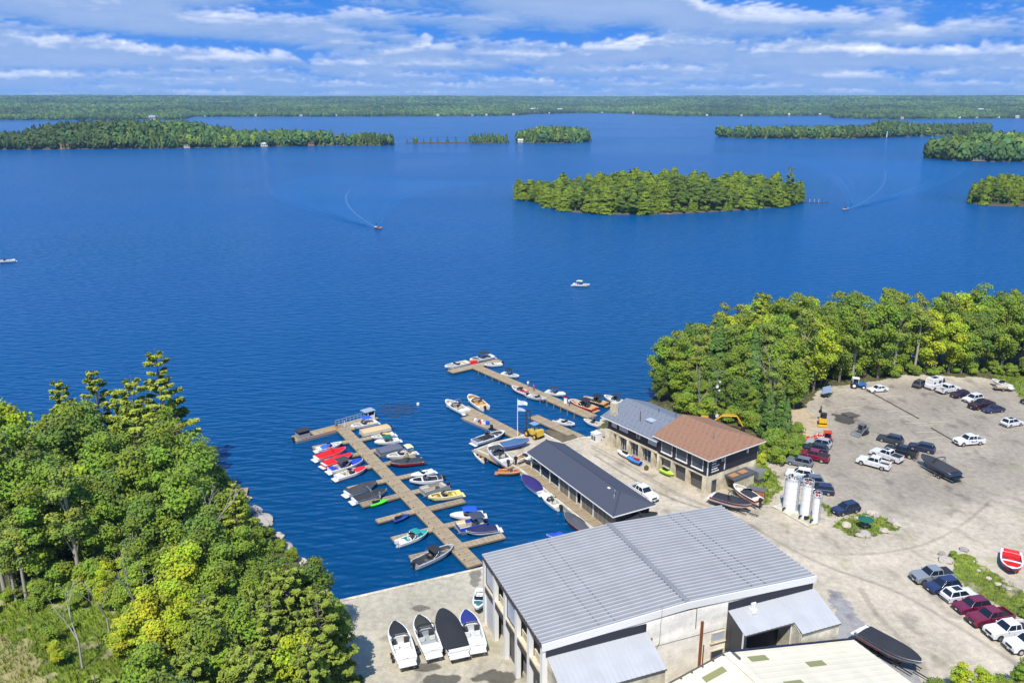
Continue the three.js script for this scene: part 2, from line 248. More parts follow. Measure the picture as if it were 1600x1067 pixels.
{
  const N = TS, d = new Uint8Array(N * N * 4), trk = new Float32Array(N * N);
  const toI = (x) => (x - TX[0]) / (TX[1] - TX[0]) * N, toJ = (z) => (z - TZ[0]) / (TZ[1] - TZ[0]) * N, sx = N / (TX[1] - TX[0]), sz = N / (TZ[1] - TZ[0]);
  for (const t of tracks) for (let k = 0; k + 1 < t.pts.length; k++) {
    const a = t.pts[k], b = t.pts[k + 1], r = t.w * 1.5 + 0.2, i0 = Math.floor(toI(Math.min(a.x, b.x) - r)), i1 = Math.ceil(toI(Math.max(a.x, b.x) + r)), j0 = Math.floor(toJ(Math.min(a.z, b.z) - r)), j1 = Math.ceil(toJ(Math.max(a.z, b.z) + r));
    for (let j = Math.max(0, j0); j <= Math.min(N - 1, j1); j++) for (let i = Math.max(0, i0); i <= Math.min(N - 1, i1); i++) {
      const x = i / sx + TX[0], z = j / sz + TZ[0], dx = b.x - a.x, dz = b.z - a.z, u = clamp(((x - a.x) * dx + (z - a.z) * dz) / (dx * dx + dz * dz)), q = Math.hypot(x - a.x - dx * u, z - a.z - dz * u);
      const v = t.d * sstep(t.w, t.w * 0.35, q + 0.25 * t.w * noise(x * 1.3, z * 1.3)), K = j * N + i; if (Math.abs(v) > Math.abs(trk[K])) trk[K] = v;
    }
  }
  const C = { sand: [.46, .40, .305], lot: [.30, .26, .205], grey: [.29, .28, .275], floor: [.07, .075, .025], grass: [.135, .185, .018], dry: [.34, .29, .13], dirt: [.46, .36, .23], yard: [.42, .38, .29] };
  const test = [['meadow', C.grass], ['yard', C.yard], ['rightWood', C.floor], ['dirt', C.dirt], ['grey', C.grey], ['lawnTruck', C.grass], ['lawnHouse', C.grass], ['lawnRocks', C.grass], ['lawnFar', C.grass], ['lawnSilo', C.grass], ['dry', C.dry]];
  for (const [k] of test) { const q = Z[k]; q.bb = [Math.min(...q.map((p) => p[0])) - 3, Math.max(...q.map((p) => p[0])) + 3, Math.min(...q.map((p) => p[1])) - 3, Math.max(...q.map((p) => p[1])) + 3]; }
  const yardX = P(530, 985).x;
  const G = 512, low = (f) => { const a = new Float32Array(G * G); for (let j = 0; j < G; j++) for (let i = 0; i < G; i++) a[j * G + i] = f(i / G * (TX[1] - TX[0]) + TX[0], j / G * (TZ[1] - TZ[0]) + TZ[0]); return (i, j) => { const u = Math.min(i * G / N, G - 1.001), v = Math.min(j * G / N, G - 1.001), i0 = u | 0, j0 = v | 0, p = u - i0, q = v - j0, k = j0 * G + i0; return (a[k] * (1 - p) + a[k + 1] * p) * (1 - q) + (a[k + G] * (1 - p) + a[k + G + 1] * p) * q; }; };
  const F1 = low((x, z) => fbm(x * .11, z * .11, 4)), F4 = low((x, z) => fbm(x * .32 + 60, z * .21 + 5, 3)), FW = low((x, z) => fbm(x * .22 - 14, z * .22 + 8, 4)), FL = low((x, z) => fbm(x * .06 + 4, z * .06, 3)), FB = low((x, z) => fbm(x * .35 + 3, z * .35, 3)), JX = low((x, z) => 1.3 * noise(x * .45, z * .45)), JZ = low((x, z) => 1.3 * noise(x * .45 + 40, z * .45)), DRY = low((x, z) => inPoly(x, z, landPoly) ? 1 : 0);
  const LM = (() => { const a = new Float32Array(G * G), o = new Float32Array(G * G), R = 9; for (let j = 0; j < G; j++) for (let i = 0; i < G; i++) { const x = i / G * (TX[1] - TX[0]) + TX[0], z = j / G * (TZ[1] - TZ[0]) + TZ[0]; a[j * G + i] = x > 20 && inPoly(x + 5 * noise(x * .1, z * .1), z + 5 * noise(x * .1 + 9, z * .1), Z.lot) ? 1 : 0; } for (let pass = 0; pass < 2; pass++) { for (let j = 0; j < G; j++) for (let i = 0; i < G; i++) { let s = 0; for (let k = -R; k <= R; k++) s += a[j * G + clamp(i + k, 0, G - 1)]; o[j * G + i] = s / (2 * R + 1); } for (let j = 0; j < G; j++) for (let i = 0; i < G; i++) { let s = 0; for (let k = -R; k <= R; k++) s += o[clamp(j + k, 0, G - 1) * G + i]; a[j * G + i] = s / (2 * R + 1); } } return (i, j) => a[(j * G / N | 0) * G + (i * G / N | 0)]; })();
  for (let j = 0; j < N; j++) for (let i = 0; i < N; i++) {
    const x = (i + .5) / sx + TX[0], z = (j + .5) / sz + TZ[0];
    if (Math.abs(x) > 8 - z * .68 || DRY(i, j) === 0) { const K = (j * N + i) * 4; d[K] = 110; d[K + 1] = 108; d[K + 2] = 80; d[K + 3] = 255; continue; }
    const jx = x + JX(i, j) + .6 * noise(x * 1.7 + 9, z * 1.7), jz = z + JZ(i, j) + .6 * noise(x * 1.7, z * 1.7 + 30);
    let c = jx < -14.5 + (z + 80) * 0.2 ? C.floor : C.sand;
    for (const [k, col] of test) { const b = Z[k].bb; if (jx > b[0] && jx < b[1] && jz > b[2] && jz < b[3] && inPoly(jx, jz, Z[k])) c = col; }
    const lm = c === C.sand ? LM(i, j) : 0;
    const bare = c === C.grass ? sstep(.16, .4, FB(i, j)) : 0;
    const green = c === C.grass || c === C.floor;
    const f1 = F1(i, j), f2 = fbm(x * 1.1 + 20, z * 1.1, 2), f3 = noise(x * 5.1, z * 5.1), f4 = F4(i, j);
    let m = 1 + (green ? .55 : .26) * f1 + (green ? .5 : .22) * f2 + .24 * f3 + .14 * noise(x * 2.3, z * 9.1);
    const damp = green ? 0 : .34 * sstep(.12, .6, f4) ; m *= 1 - damp; 
    const weeds = (c === C.sand || c === C.yard) ? .75 * sstep(.2, .6, FW(i, j)) : 0;
    let r = c[0], g = c[1], b = c[2];
    if (lm > 0) { const w = clamp(lm * 1.15 - .35 * sstep(-.1, .35, FL(i, j)) + .25 * f4); r = mix(r, C.lot[0], w); g = mix(g, C.lot[1], w); b = mix(b, C.lot[2], w); }
    if (bare) { r = mix(r, .33, bare * .7); g = mix(g, .29, bare * .7); b = mix(b, .18, bare * .7); }
    if (green && f2 > .1) { const y = (f2 - .1); r += .10 * y; g += .06 * y; }
    r = mix(r * m, .27, weeds * .5); g = mix(g * m, .27, weeds * .5); b = mix(b * m, .12, weeds * .5);
    const t = 1 - trk[j * N + i] * 1.5; const K = (j * N + i) * 4;
    d[K] = clamp(sRGB(r * t)) * 255; d[K + 1] = clamp(sRGB(g * t)) * 255; d[K + 2] = clamp(sRGB(b * t)) * 255; d[K + 3] = 255;
  }
  // wet puddle stains in the yard and a dark oil patch in the lot
  const blot = (px, py, rx, rz, k) => { const c = P(px, py); for (let j = Math.floor(toJ(c.z - rz * 1.5)); j < toJ(c.z + rz * 1.5); j++) for (let i = Math.floor(toI(c.x - rx * 1.5)); i < toI(c.x + rx * 1.5); i++) { if (i < 0 || j < 0 || i >= N || j >= N) continue; const x = i / sx + TX[0], z = j / sz + TZ[0], q = Math.hypot((x - c.x) / rx, (z - c.z) / rz) + .5 * fbm(x * .7, z * .7, 3); const v = 1 - k * sstep(1, .8, q), K = (j * N + i) * 4; for (let h = 0; h < 3; h++) d[K + h] *= v; } };
  blot(690, 1062, 2.6, 1.2, .45); blot(778, 1058, 3, 1.4, .45); blot(665, 1043, 2, .8, .42); blot(742, 900, .9, 2.6, .3); blot(1318, 654, 2.2, 3.4, .5); blot(1330, 648, 2, 1.6, .4); blot(655, 950, 1.2, .8, .3);
  const t = new THREE.DataTexture(d, N, N); t.colorSpace = THREE.SRGBColorSpace; t.magFilter = THREE.LinearFilter; t.minFilter = THREE.LinearMipmapLinearFilter; t.wrapS = t.wrapT = THREE.ClampToEdgeWrapping; t.needsUpdate = true;
  const bump = tex(512, (x, y) => { const v = .5 + .5 * tnoise(x, y, 14, 4, 70); return [v, v, v]; }, false);
  const gm = new THREE.MeshStandardMaterial({ map: t, roughness: .95, bumpMap: bump, bumpScale: .09, name: 'gravel_ground' });
  bump.channel = 1; bump.repeat.set(1 / 9, 1 / 9);
  const shape = new THREE.Shape(landPoly.map(([x, z]) => new THREE.Vector2(x, -z)));
  const top = new THREE.ShapeGeometry(shape), p = top.attributes.position, uv = new Float32Array(p.count * 2), uv1 = new Float32Array(p.count * 2), pos = new Float32Array(p.count * 3), nor = new Float32Array(p.count * 3);
  for (let i = 0; i < p.count; i++) { const x = p.getX(i), z = -p.getY(i); pos.set([x, GROUND, z], i * 3); nor.set([0, 1, 0], i * 3); uv.set([(x - TX[0]) / (TX[1] - TX[0]), (z - TZ[0]) / (TZ[1] - TZ[0])], i * 2); uv1.set([x, z], i * 2); }
  top.setAttribute('position', new THREE.BufferAttribute(pos, 3)); top.setAttribute('normal', new THREE.BufferAttribute(nor, 3)); top.setAttribute('uv', new THREE.BufferAttribute(uv, 2)); top.setAttribute('uv1', new THREE.BufferAttribute(uv1, 2));
  const land = mesh('ground', top, gm); tag(land, 'pale gravel marina yard, parking lot and forest floor', null, null, 'structure');
  const bank = new MB(); for (let i = 0; i + 1 < leftShore.length; i++) { const a = leftShore[i], b = leftShore[i + 1]; bank.quad([a[0] + .9, -1.2, a[1] - .5], [b[0] + .9, -1.2, b[1] - .5], [b[0], GROUND, b[1]], [a[0], GROUND, a[1]]); }
  for (let i = 0; i + 1 < rightShore.length; i++) { const a = rightShore[i], b = rightShore[i + 1]; bank.quad([a[0], -1.2, a[1] - 1], [b[0], -1.2, b[1] - 1], [b[0], GROUND, b[1]], [a[0], GROUND, a[1]]); }
  tag(bank.build('shore_bank', std('bank', lin(.14, .11, .07), .95)), 'earth bank of the wooded shore', null, null, 'structure');
}
const concreteTex = tex(512, (x, y) => { const v = .5 + .20 * tnoise(x, y, 6, 5, 21) + .05 * tnoise(x, y, 60, 2, 4); return [v * 1.02, v, v * .95]; }); 
const concreteBump = tex(256, (x, y) => { const v = .5 + .4 * tnoise(x, y, 20, 3, 2); return [v, v, v]; }, false);
function concrete(k, h, rep = .12, b = .01) { return once('conc' + k, () => { const t = concreteTex.clone(); t.repeat.set(rep, rep); t.needsUpdate = true; const u = concreteBump.clone(); u.repeat.set(.5, .5); u.needsUpdate = true; return new THREE.MeshStandardMaterial({ color: h, map: t, roughness: .9, bumpMap: u, bumpScale: b, name: 'concrete' }); }); }
const concPale = concrete('pale', lin(2.5, 2.4, 2.1)), concGrey = concrete('grey', lin(1.7, 1.6, 1.45));
{ // sea wall along the yard and quay sides
  const g = thing('sea_wall', 'pale concrete sea wall edging the yard beside the docks', 'sea wall', V(0, 0, 0));
  for (let i = 0; i + 1 < quay.length; i++) { const a = quay[i], b = quay[i + 1], l = Math.hypot(b[0] - a[0], b[1] - a[1]), n = Math.max(1, Math.round(l / 6)), t = Math.atan2(-(b[1] - a[1]), b[0] - a[0]);
    for (let k = 0; k < n; k++) { const u = (k + .5) / n; new MB().box(a[0] + (b[0] - a[0]) * u, .03, a[1] + (b[1] - a[1]) * u, l / n - .03, 2.0, .5, t).build('wall_block', concPale, g); } }
}

{ // concrete launch ramp running down into the slip, and a bed of floating weed off the dock head
  const a = P(879.5, 693), b = P(905.5, 685), c = P(872, 661, -.15), d = P(845, 670, -.15), g = thing('launch_ramp', 'wet brown concrete launch ramp sloping into the slip', 'ramp', V(a.x, 0, a.z)); const L = (p) => [p.x - a.x, p.y, p.z - a.z];
  new MB().quad(L(a), L(b), L(c), L(d)).build('ramp_slab', concrete('wetramp', lin(.62, .5, .32)), g);
  const r = rng(15), q = P(620, 640, 0), lg = new MB(); for (let k = 0; k < 6; k++) { const t = k / 6 * 6.283, u = (k + 1) / 6 * 6.283; lg.tri([0, 0, 0], [Math.cos(u), 0, Math.sin(u)], [Math.cos(t), 0, Math.sin(t)]); }
  const im = new THREE.InstancedMesh(lg.geo(), std('weed', lin(.035, .05, .085), .7), 260), M = new THREE.Matrix4(); for (let i = 0; i < 260; i++) { const t = r() * 6.283, k = Math.pow(r(), .6) * (1 + .5 * noise(t * 2, 3)), s = .10 + .22 * r(); M.compose(V(q.x + Math.cos(t) * k * 4.2, .03 + .02 * r(), q.z + Math.sin(t) * k * 5), new THREE.Quaternion(), V(s, 1, s * .7)); im.setMatrixAt(i, M); } im.name = 'floating_weed'; scene.add(im); tag(im, 'patch of brown floating weed off the dock head', 'weed', null, 'stuff');
}

// ---------------------------------------------------------------- buildings
const metalRoofTex = tex(256, (x, y) => { const v = .62 + .035 * tnoise(x, y, 4, 4, 8); return [v, v * 1.01, v * 1.02]; });
const roofMetal = (k, c, r = .5) => once('rm' + k, () => { const t = metalRoofTex.clone(); t.repeat.set(.15, .15); t.needsUpdate = true; return new THREE.MeshStandardMaterial({ color: c, map: t, roughness: r, metalness: .05, name: 'ribbed_metal' }); });
const shingleTex = tex(512, (x, y) => { const r = Math.floor(y * 32), cx = Math.floor(x * 16 + (r % 2) * .5), h = ((cx * 73 + r * 151) % 97) / 97, edge = (y * 32 % 1) < .14 ? .88 : 1, v = (.46 + .10 * h + .05 * tnoise(x, y, 30, 2, 5)) * edge; return [v, v, v]; });
const shingles = (k, c) => once('sh' + k, () => { const t = shingleTex.clone(); t.repeat.set(.22, .22); t.needsUpdate = true; return new THREE.MeshStandardMaterial({ color: c, map: t, roughness: .92, name: 'shingles' }); });
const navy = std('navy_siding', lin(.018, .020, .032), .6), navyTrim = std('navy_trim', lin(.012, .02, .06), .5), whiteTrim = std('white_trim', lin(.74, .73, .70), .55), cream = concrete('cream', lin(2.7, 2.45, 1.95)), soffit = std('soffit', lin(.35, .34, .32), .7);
const paneGlass = once('paneGlass', () => new THREE.MeshPhysicalMaterial({ color: lin(.05, .065, .085), roughness: .08, metalness: 0, name: 'window_glass' }));
const palePane = once('palePane', () => new THREE.MeshPhysicalMaterial({ color: lin(.42, .47, .55), roughness: .2, name: 'blind_behind_glass' }));
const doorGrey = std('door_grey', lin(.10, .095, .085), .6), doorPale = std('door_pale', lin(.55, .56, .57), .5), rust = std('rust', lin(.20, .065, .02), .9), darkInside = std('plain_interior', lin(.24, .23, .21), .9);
function wallWin(parent, x, y, z, w, h, nz, o = {}) {  // window on a wall facing local +z (nz=1), +x ('x'), -x ('-x'): frame bars, sill and a pane set back
  const g = new THREE.Group(); g.name = o.name || 'window'; g.position.set(x, y, z); g.rotation.y = nz === 'x' ? Math.PI / 2 : nz === '-x' ? -Math.PI / 2 : nz === -1 ? Math.PI : 0; parent.add(g);
  const t = o.t || .1, d = .12, fm = o.frame || whiteTrim, m = new MB();
  m.box(-w / 2 + t / 2, 0, .02, t, h, d).box(w / 2 - t / 2, 0, .02, t, h, d).box(0, h / 2 - t / 2, .02, w - 2 * t, t, d).box(0, -h / 2 + t / 2, .02, w - 2 * t, t, d);
  for (let k = 1; k < (o.mull || 1); k++) m.box(-w / 2 + w * k / (o.mull), 0, .015, t * .6, h - 2 * t, d * .8);
  m.build('frame', fm, g);
  const n = o.mull || 1; for (let k = 0; k < n; k++) new MB().box(-w / 2 + w * (k + .5) / n, 0, .02, w / n - t, h - t, .03).build('pane', o.pane || paneGlass, g);
  if (o.sill) new MB().box(0, -h / 2 - .06, .08, w + .2, .1, .26).build('sill', fm, g);
  return g;
}
function ribbedPanel(a, b, c, d, n, hgt, mat, name, parent, ribMat) {  // sheet a-b (one edge) to d-c (other edge), ribs running a->b direction, n panels across from a to d
  const L = (p, q, t) => [mix(p[0], q[0], t), mix(p[1], q[1], t), mix(p[2], q[2], t)];
  for (let k = 0; k < n; k++) {
    const t0 = k / n, t1 = (k + 1) / n, m = new MB(), pr = [[0, 0], [.28, .12], [.5, 1], [.72, .12], [1, 0]];
    for (let i = 0; i + 1 < pr.length; i++) { const u = mix(t0, t1, pr[i][0]), v = mix(t0, t1, pr[i + 1][0]), A = L(a, d, u), B = L(b, c, u), A2 = L(a, d, v), B2 = L(b, c, v); A[1] += pr[i][1] * hgt; B[1] += pr[i][1] * hgt; A2[1] += pr[i + 1][1] * hgt; B2[1] += pr[i + 1][1] * hgt; m.quad(A, B, B2, A2); }
    m.build(name, mat, parent);
    if (ribMat) { const w = .13, q = new MB(), u = mix(t0, t1, .5 - w), v = mix(t0, t1, .5 + w), up = (p, h) => [p[0], p[1] + h, p[2]]; const A = L(a, d, u), B = L(b, c, u), A2 = L(a, d, v), B2 = L(b, c, v), h = hgt + .03; q.quad(up(A, h), up(B, h), up(B2, h), up(A2, h)).quad(up(A2, h), up(B2, h), up(B2, hgt * .5), up(A2, hgt * .5)).quad(up(A, hgt * .5), up(B, hgt * .5), up(B, h), up(A, h)); q.build('roof_rib', ribMat, parent); }
  }
}
{ // ---- big storage building with ribbed roof
  const g = thing('storage_building', 'large boat storage building with grey ribbed metal roof and weathered cream concrete walls', 'building', V(16.5, GROUND, -89.55), .371);
  const X = 17.8, Zd = 9.62, E = 9.7, R = 10.5;   // half width, half depth, eave, ridge (above ground)
  const wallM = once('stainwall', () => { const t = tex(1024, (x, y) => { // weathered concrete: grain, rust runs and drip marks
    let v = .60 + .16 * tnoise(x, y, 6, 5, 91) + .035 * tnoise(x, y, 70, 2, 7), r = v * 1.01, gg = v * .985, b = v * .93;
    const runs = sstep(.22, .6, tnoise(x, y * .12, 14, 3, 17)) * sstep(-.2, .35, tnoise(x, y, 5, 3, 44)); r = mix(r, .45, runs * .6); gg = mix(gg, .36, runs * .6); b = mix(b, .26, runs * .6); return [r, gg, b]; });
    t.repeat.set(1 / 17, 1 / 11); return new THREE.MeshStandardMaterial({ map: t, color: lin(2.5, 2.5, 2.5), roughness: .92, bumpMap: concreteBump, bumpScale: .004, name: 'stained_concrete' }); });
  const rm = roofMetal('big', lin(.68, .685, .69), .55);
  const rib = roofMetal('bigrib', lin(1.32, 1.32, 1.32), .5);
  // roof: two low slopes, every rib sheet a piece of its own
  const o = .25;
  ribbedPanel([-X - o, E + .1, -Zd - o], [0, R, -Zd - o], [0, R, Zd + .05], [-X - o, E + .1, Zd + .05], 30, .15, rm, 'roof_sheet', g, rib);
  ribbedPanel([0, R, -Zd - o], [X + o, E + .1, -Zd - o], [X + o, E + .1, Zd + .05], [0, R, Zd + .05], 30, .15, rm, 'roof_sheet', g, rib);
  new MB().box(-.16, R + .17, 0, .34, .05, 2 * Zd + .3).box(.16, R + .16, 0, .34, .05, 2 * Zd + .3).build('ridge_cap', rm, g);
  for (const s of [-1, 1]) for (const [fx, w] of [[.33, .1], [.40, .1]]) { const y = mix(R, E, Math.abs(fx) * 1.75 / 1) ; const xx = s * X * fx * 1.55; new MB().box(xx, mix(R, E + .1, Math.abs(xx) / (X + o)) + .16, -.2, w, .035, 2 * Zd - .6).build('lap_joint', rm, g); }
  // walls
  const Wl = new MB(); Wl.box(0, E / 2 - .1, Zd - .15, 2 * X, E - .2, .3); Wl.build('front_wall', wallM, g);
  new MB().box(0, E / 2 - .1, -Zd + .15, 2 * X, E - .2, .3).build('rear_wall', wallM, g);
  new MB().box(X - .15, E / 2 - .1, 0, .3, E - .2, 2 * Zd - .6).build('end_wall', wallM, g);
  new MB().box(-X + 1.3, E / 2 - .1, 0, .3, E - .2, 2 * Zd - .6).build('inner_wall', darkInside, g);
  // white fascia on the front, joints on the wall
  { const m = new MB(); for (const s of [-1, 1]) m.hexa([[Math.min(0, s * (X + .3)), E + (s < 0 ? -.62 : .15), Zd + .16], [Math.max(0, s * (X + .3)), E + (s < 0 ? .15 : -.62), Zd + .16], [Math.max(0, s * (X + .3)), E + (s < 0 ? .15 : -.62), Zd + .01], [Math.min(0, s * (X + .3)), E + (s < 0 ? -.62 : .15), Zd + .01], [Math.min(0, s * (X + .3)), s < 0 ? E + .3 : R + .25, Zd + .2], [Math.max(0, s * (X + .3)), s < 0 ? R + .25 : E + .3, Zd + .2], [Math.max(0, s * (X + .3)), s < 0 ? R + .25 : E + .3, Zd + .06], [Math.min(0, s * (X + .3)), s < 0 ? E + .3 : R + .25, Zd + .06]]); m.build('fascia', whiteTrim, g); }
  new MB().box(.15, 5.9, Zd + .012, 10.2, .05, .03).build('wall_joint', doorGrey, g); new MB().box(1.2, 8.3, Zd + .03, .07, 2.8, .06).build('downpipe', doorGrey, g);
  new MB().box(2.0, 4.6, Zd + .14, .28, 6.2, .22).box(2.45, 2.6, Zd + .12, .1, 3.6, .1, .1).build('rusty_beam', rust, g).userData.label = 'rusted steel upright fixed to the wall';
  new MB().box(-4.7, 6.6, Zd + .08, .3, 1.2, .12).build('rusty_plate', rust, g);
  new MB().tube([[-3.6, 9.9, Zd + .25], [-3.6, 11.2, Zd + .25]], .03).tube([[-3.6, 9.9, Zd + .2], [-3.6, 6.4, Zd + .12], [-4, 5.6, Zd + .12]], .03).tube([[-3.9, 11, Zd + .25], [-3.3, 11.05, Zd + .25]], .02).build('antenna_mast', chrome, g);
  wallWin(g, 4.4, 5.0, Zd + .03, 1.9, 1.3, 1, { t: .14, pane: palePane, sill: true, frame: cream }); wallWin(g, 4.4, 2.6, Zd + .03, 1.9, 1.3, 1, { t: .14, frame: cream, sill: true });
  // dark bands above the lean-tos
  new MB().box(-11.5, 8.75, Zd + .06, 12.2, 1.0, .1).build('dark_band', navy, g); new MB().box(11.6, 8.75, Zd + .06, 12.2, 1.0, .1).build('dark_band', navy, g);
  const galv = roofMetal('galv', lin(1.3, 1.3, 1.3), .42);
  function leanTo(x0, x1, notch) {
    const top = 8.25, z0 = Zd + .02, parts = notch ? [[x0, notch, 3.1, 7.05], [notch, x1, 4.6, 6.5]] : [[x0, x1, 4.2, 6.55]];
    const l = new THREE.Group(); l.name = 'lean_to'; g.add(l);
    for (const [a, b, dz, ey] of parts) {
      const n = Math.round((b - a) / .62), L = [[a, top, z0], [a, ey, z0 + dz], [b, ey, z0 + dz], [b, top, z0]];
      const m = new MB(); for (let k = 0; k < n; k++) for (const [u, v, h0, h1] of [[0, .8, 0, 0], [.8, .86, 0, .06], [.86, .94, .06, .06], [.94, 1, .06, 0]]) { const A = a + (b - a) * (k + u) / n, B = a + (b - a) * (k + v) / n; m.quad([A, top + h0, z0], [A, ey + h0, z0 + dz + .3], [B, ey + h1, z0 + dz + .3], [B, top + h1, z0]); } m.build('lean_to_roof', galv, l);
      new MB().box((a + b) / 2, ey - .12, z0 + dz + .26, b - a, .16, .08).build('eave_trim', doorGrey, l);
      const wz = z0 + dz - .05; 
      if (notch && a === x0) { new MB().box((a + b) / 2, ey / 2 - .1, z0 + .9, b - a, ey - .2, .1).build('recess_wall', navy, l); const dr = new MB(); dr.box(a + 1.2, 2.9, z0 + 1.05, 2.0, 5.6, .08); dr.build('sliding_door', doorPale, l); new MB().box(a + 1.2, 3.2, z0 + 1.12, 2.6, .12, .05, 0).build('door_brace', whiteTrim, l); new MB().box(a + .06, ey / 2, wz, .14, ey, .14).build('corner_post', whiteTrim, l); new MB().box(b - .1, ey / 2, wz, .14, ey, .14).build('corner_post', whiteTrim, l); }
      else new MB().box((a + b) / 2, ey / 2 - .1, wz, b - a - .1, ey - .2, .2).build('lean_to_wall', concPale, l);
      for (const [sx, s] of [[a, -1], [b, 1]]) { const q = [[sx, 0, z0], [sx, 0, z0 + dz - .1], [sx, ey - .06, z0 + dz - .1], [sx, top - .08, z0]], w = .08 * s; const mm = new MB(); mm.hexa([[sx - w, 0, z0 + dz - .16], [sx, 0, z0 + dz - .16], [sx, 0, z0], [sx - w, 0, z0], [sx - w, ey - .12, z0 + dz - .16], [sx, ey - .12, z0 + dz - .16], [sx, top - .14, z0], [sx - w, top - .14, z0]]); mm.build('side_wall', notch && s < 0 && a === x0 ? std('dark_metal', lin(.07, .07, .075), .5, .4) : concPale, l); }
    }
  }
  leanTo(-17.4, -5.3); leanTo(5.5, 18.0, 12.4);
  { const v = new MB(); v.box(8.3, 8.15, Zd + 1.0, .7, .5, .7).cyl([8.15, 8.3, Zd + 1], [8.15, 9.1, Zd + 1], .13).cyl([8.45, 8.3, Zd + 1], [8.45, 9.1, Zd + 1], .13).cyl([8.0, 9.1, Zd + 1.0], [8.6, 9.1, Zd + 1.0], .12); v.build('vent_stack', whitePlastic, g); }
  // open-fronted end: white pilasters, beams, windows and racks between them
  const brown = std('brown_beam', lin(.075, .062, .055), .7), nb = 5;
  for (let k = 0; k <= nb; k++) { const z = -Zd + .3 + (2 * Zd - .6) * k / nb; new MB().box(-X + .1, E / 2 - .3, z, .55, E - .6, .62).build('pilaster', whiteTrim, g); }
  new MB().box(-X - .02, E - .35, 0, .3, .6, 2 * Zd).build('eave_beam', brown, g); new MB().box(-X + .0, 5.2, 0, .25, .8, 2 * Zd - .7).build('floor_beam', brown, g); new MB().box(-X + .02, 5.75, 0, .3, .22, 2 * Zd - .8).build('ledge', cream, g);
  for (let k = 0; k < nb; k++) { const z = -Zd + .3 + (2 * Zd - .6) * (k + .5) / nb;
    if (k === 0 || k === 2) wallWin(g, -X + .12, 7.55, z, 3.0, 3.1, '-x', { t: .12, pane: palePane, frame: brown }); else { new MB().box(-X + .5, 6.3, z, .1, .8, 3.0).build('panel', cream, g); }
    if (k === 0) { new MB().box(-X + .15, 2.4, z, .15, 4.6, 3.1).build('overhead_door', doorPale, g); } else if (k === 2) new MB().box(-X + .6, 2.4, z, .15, 4.6, 3.1).build('overhead_door', doorGrey, g);
    if (k === 1 || k === 3 || k === 4) new MB().box(-X + .75, 5.6, z, 1.0, .2, 3.1).build('rack_floor', cream, g); }
}
{ // ---- odds and ends stacked outside the end bays
  const r = rng(5), cols = [0x4a1d1a, 0x20242c, 0x8a8c90, 0xb7b2a2, 0x6b4a2c, 0x27384a];
  [[838, 1046, 'pile of salvaged engine parts and boxes beside the storage building'], [826, 1020, 'heap of folded tarps and crates against the white pilasters']].forEach(([px, py, lb]) => {
    const g = thing('salvage_pile', lb, 'pile', P(px, py), r());
    for (let k = 0; k < 14; k++) { const s = .35 + r() * .6; new MB().box((r() - .5) * 2, s * .4 + r() * .5, (r() - .5) * 2.2, s, s * .8, s * (.5 + r()), r() * 3).build(['crate', 'engine_block', 'drum_lid'][k % 3], std('pile' + (k % 6), hex(cols[k % 6]), .7), g); }
  });
}
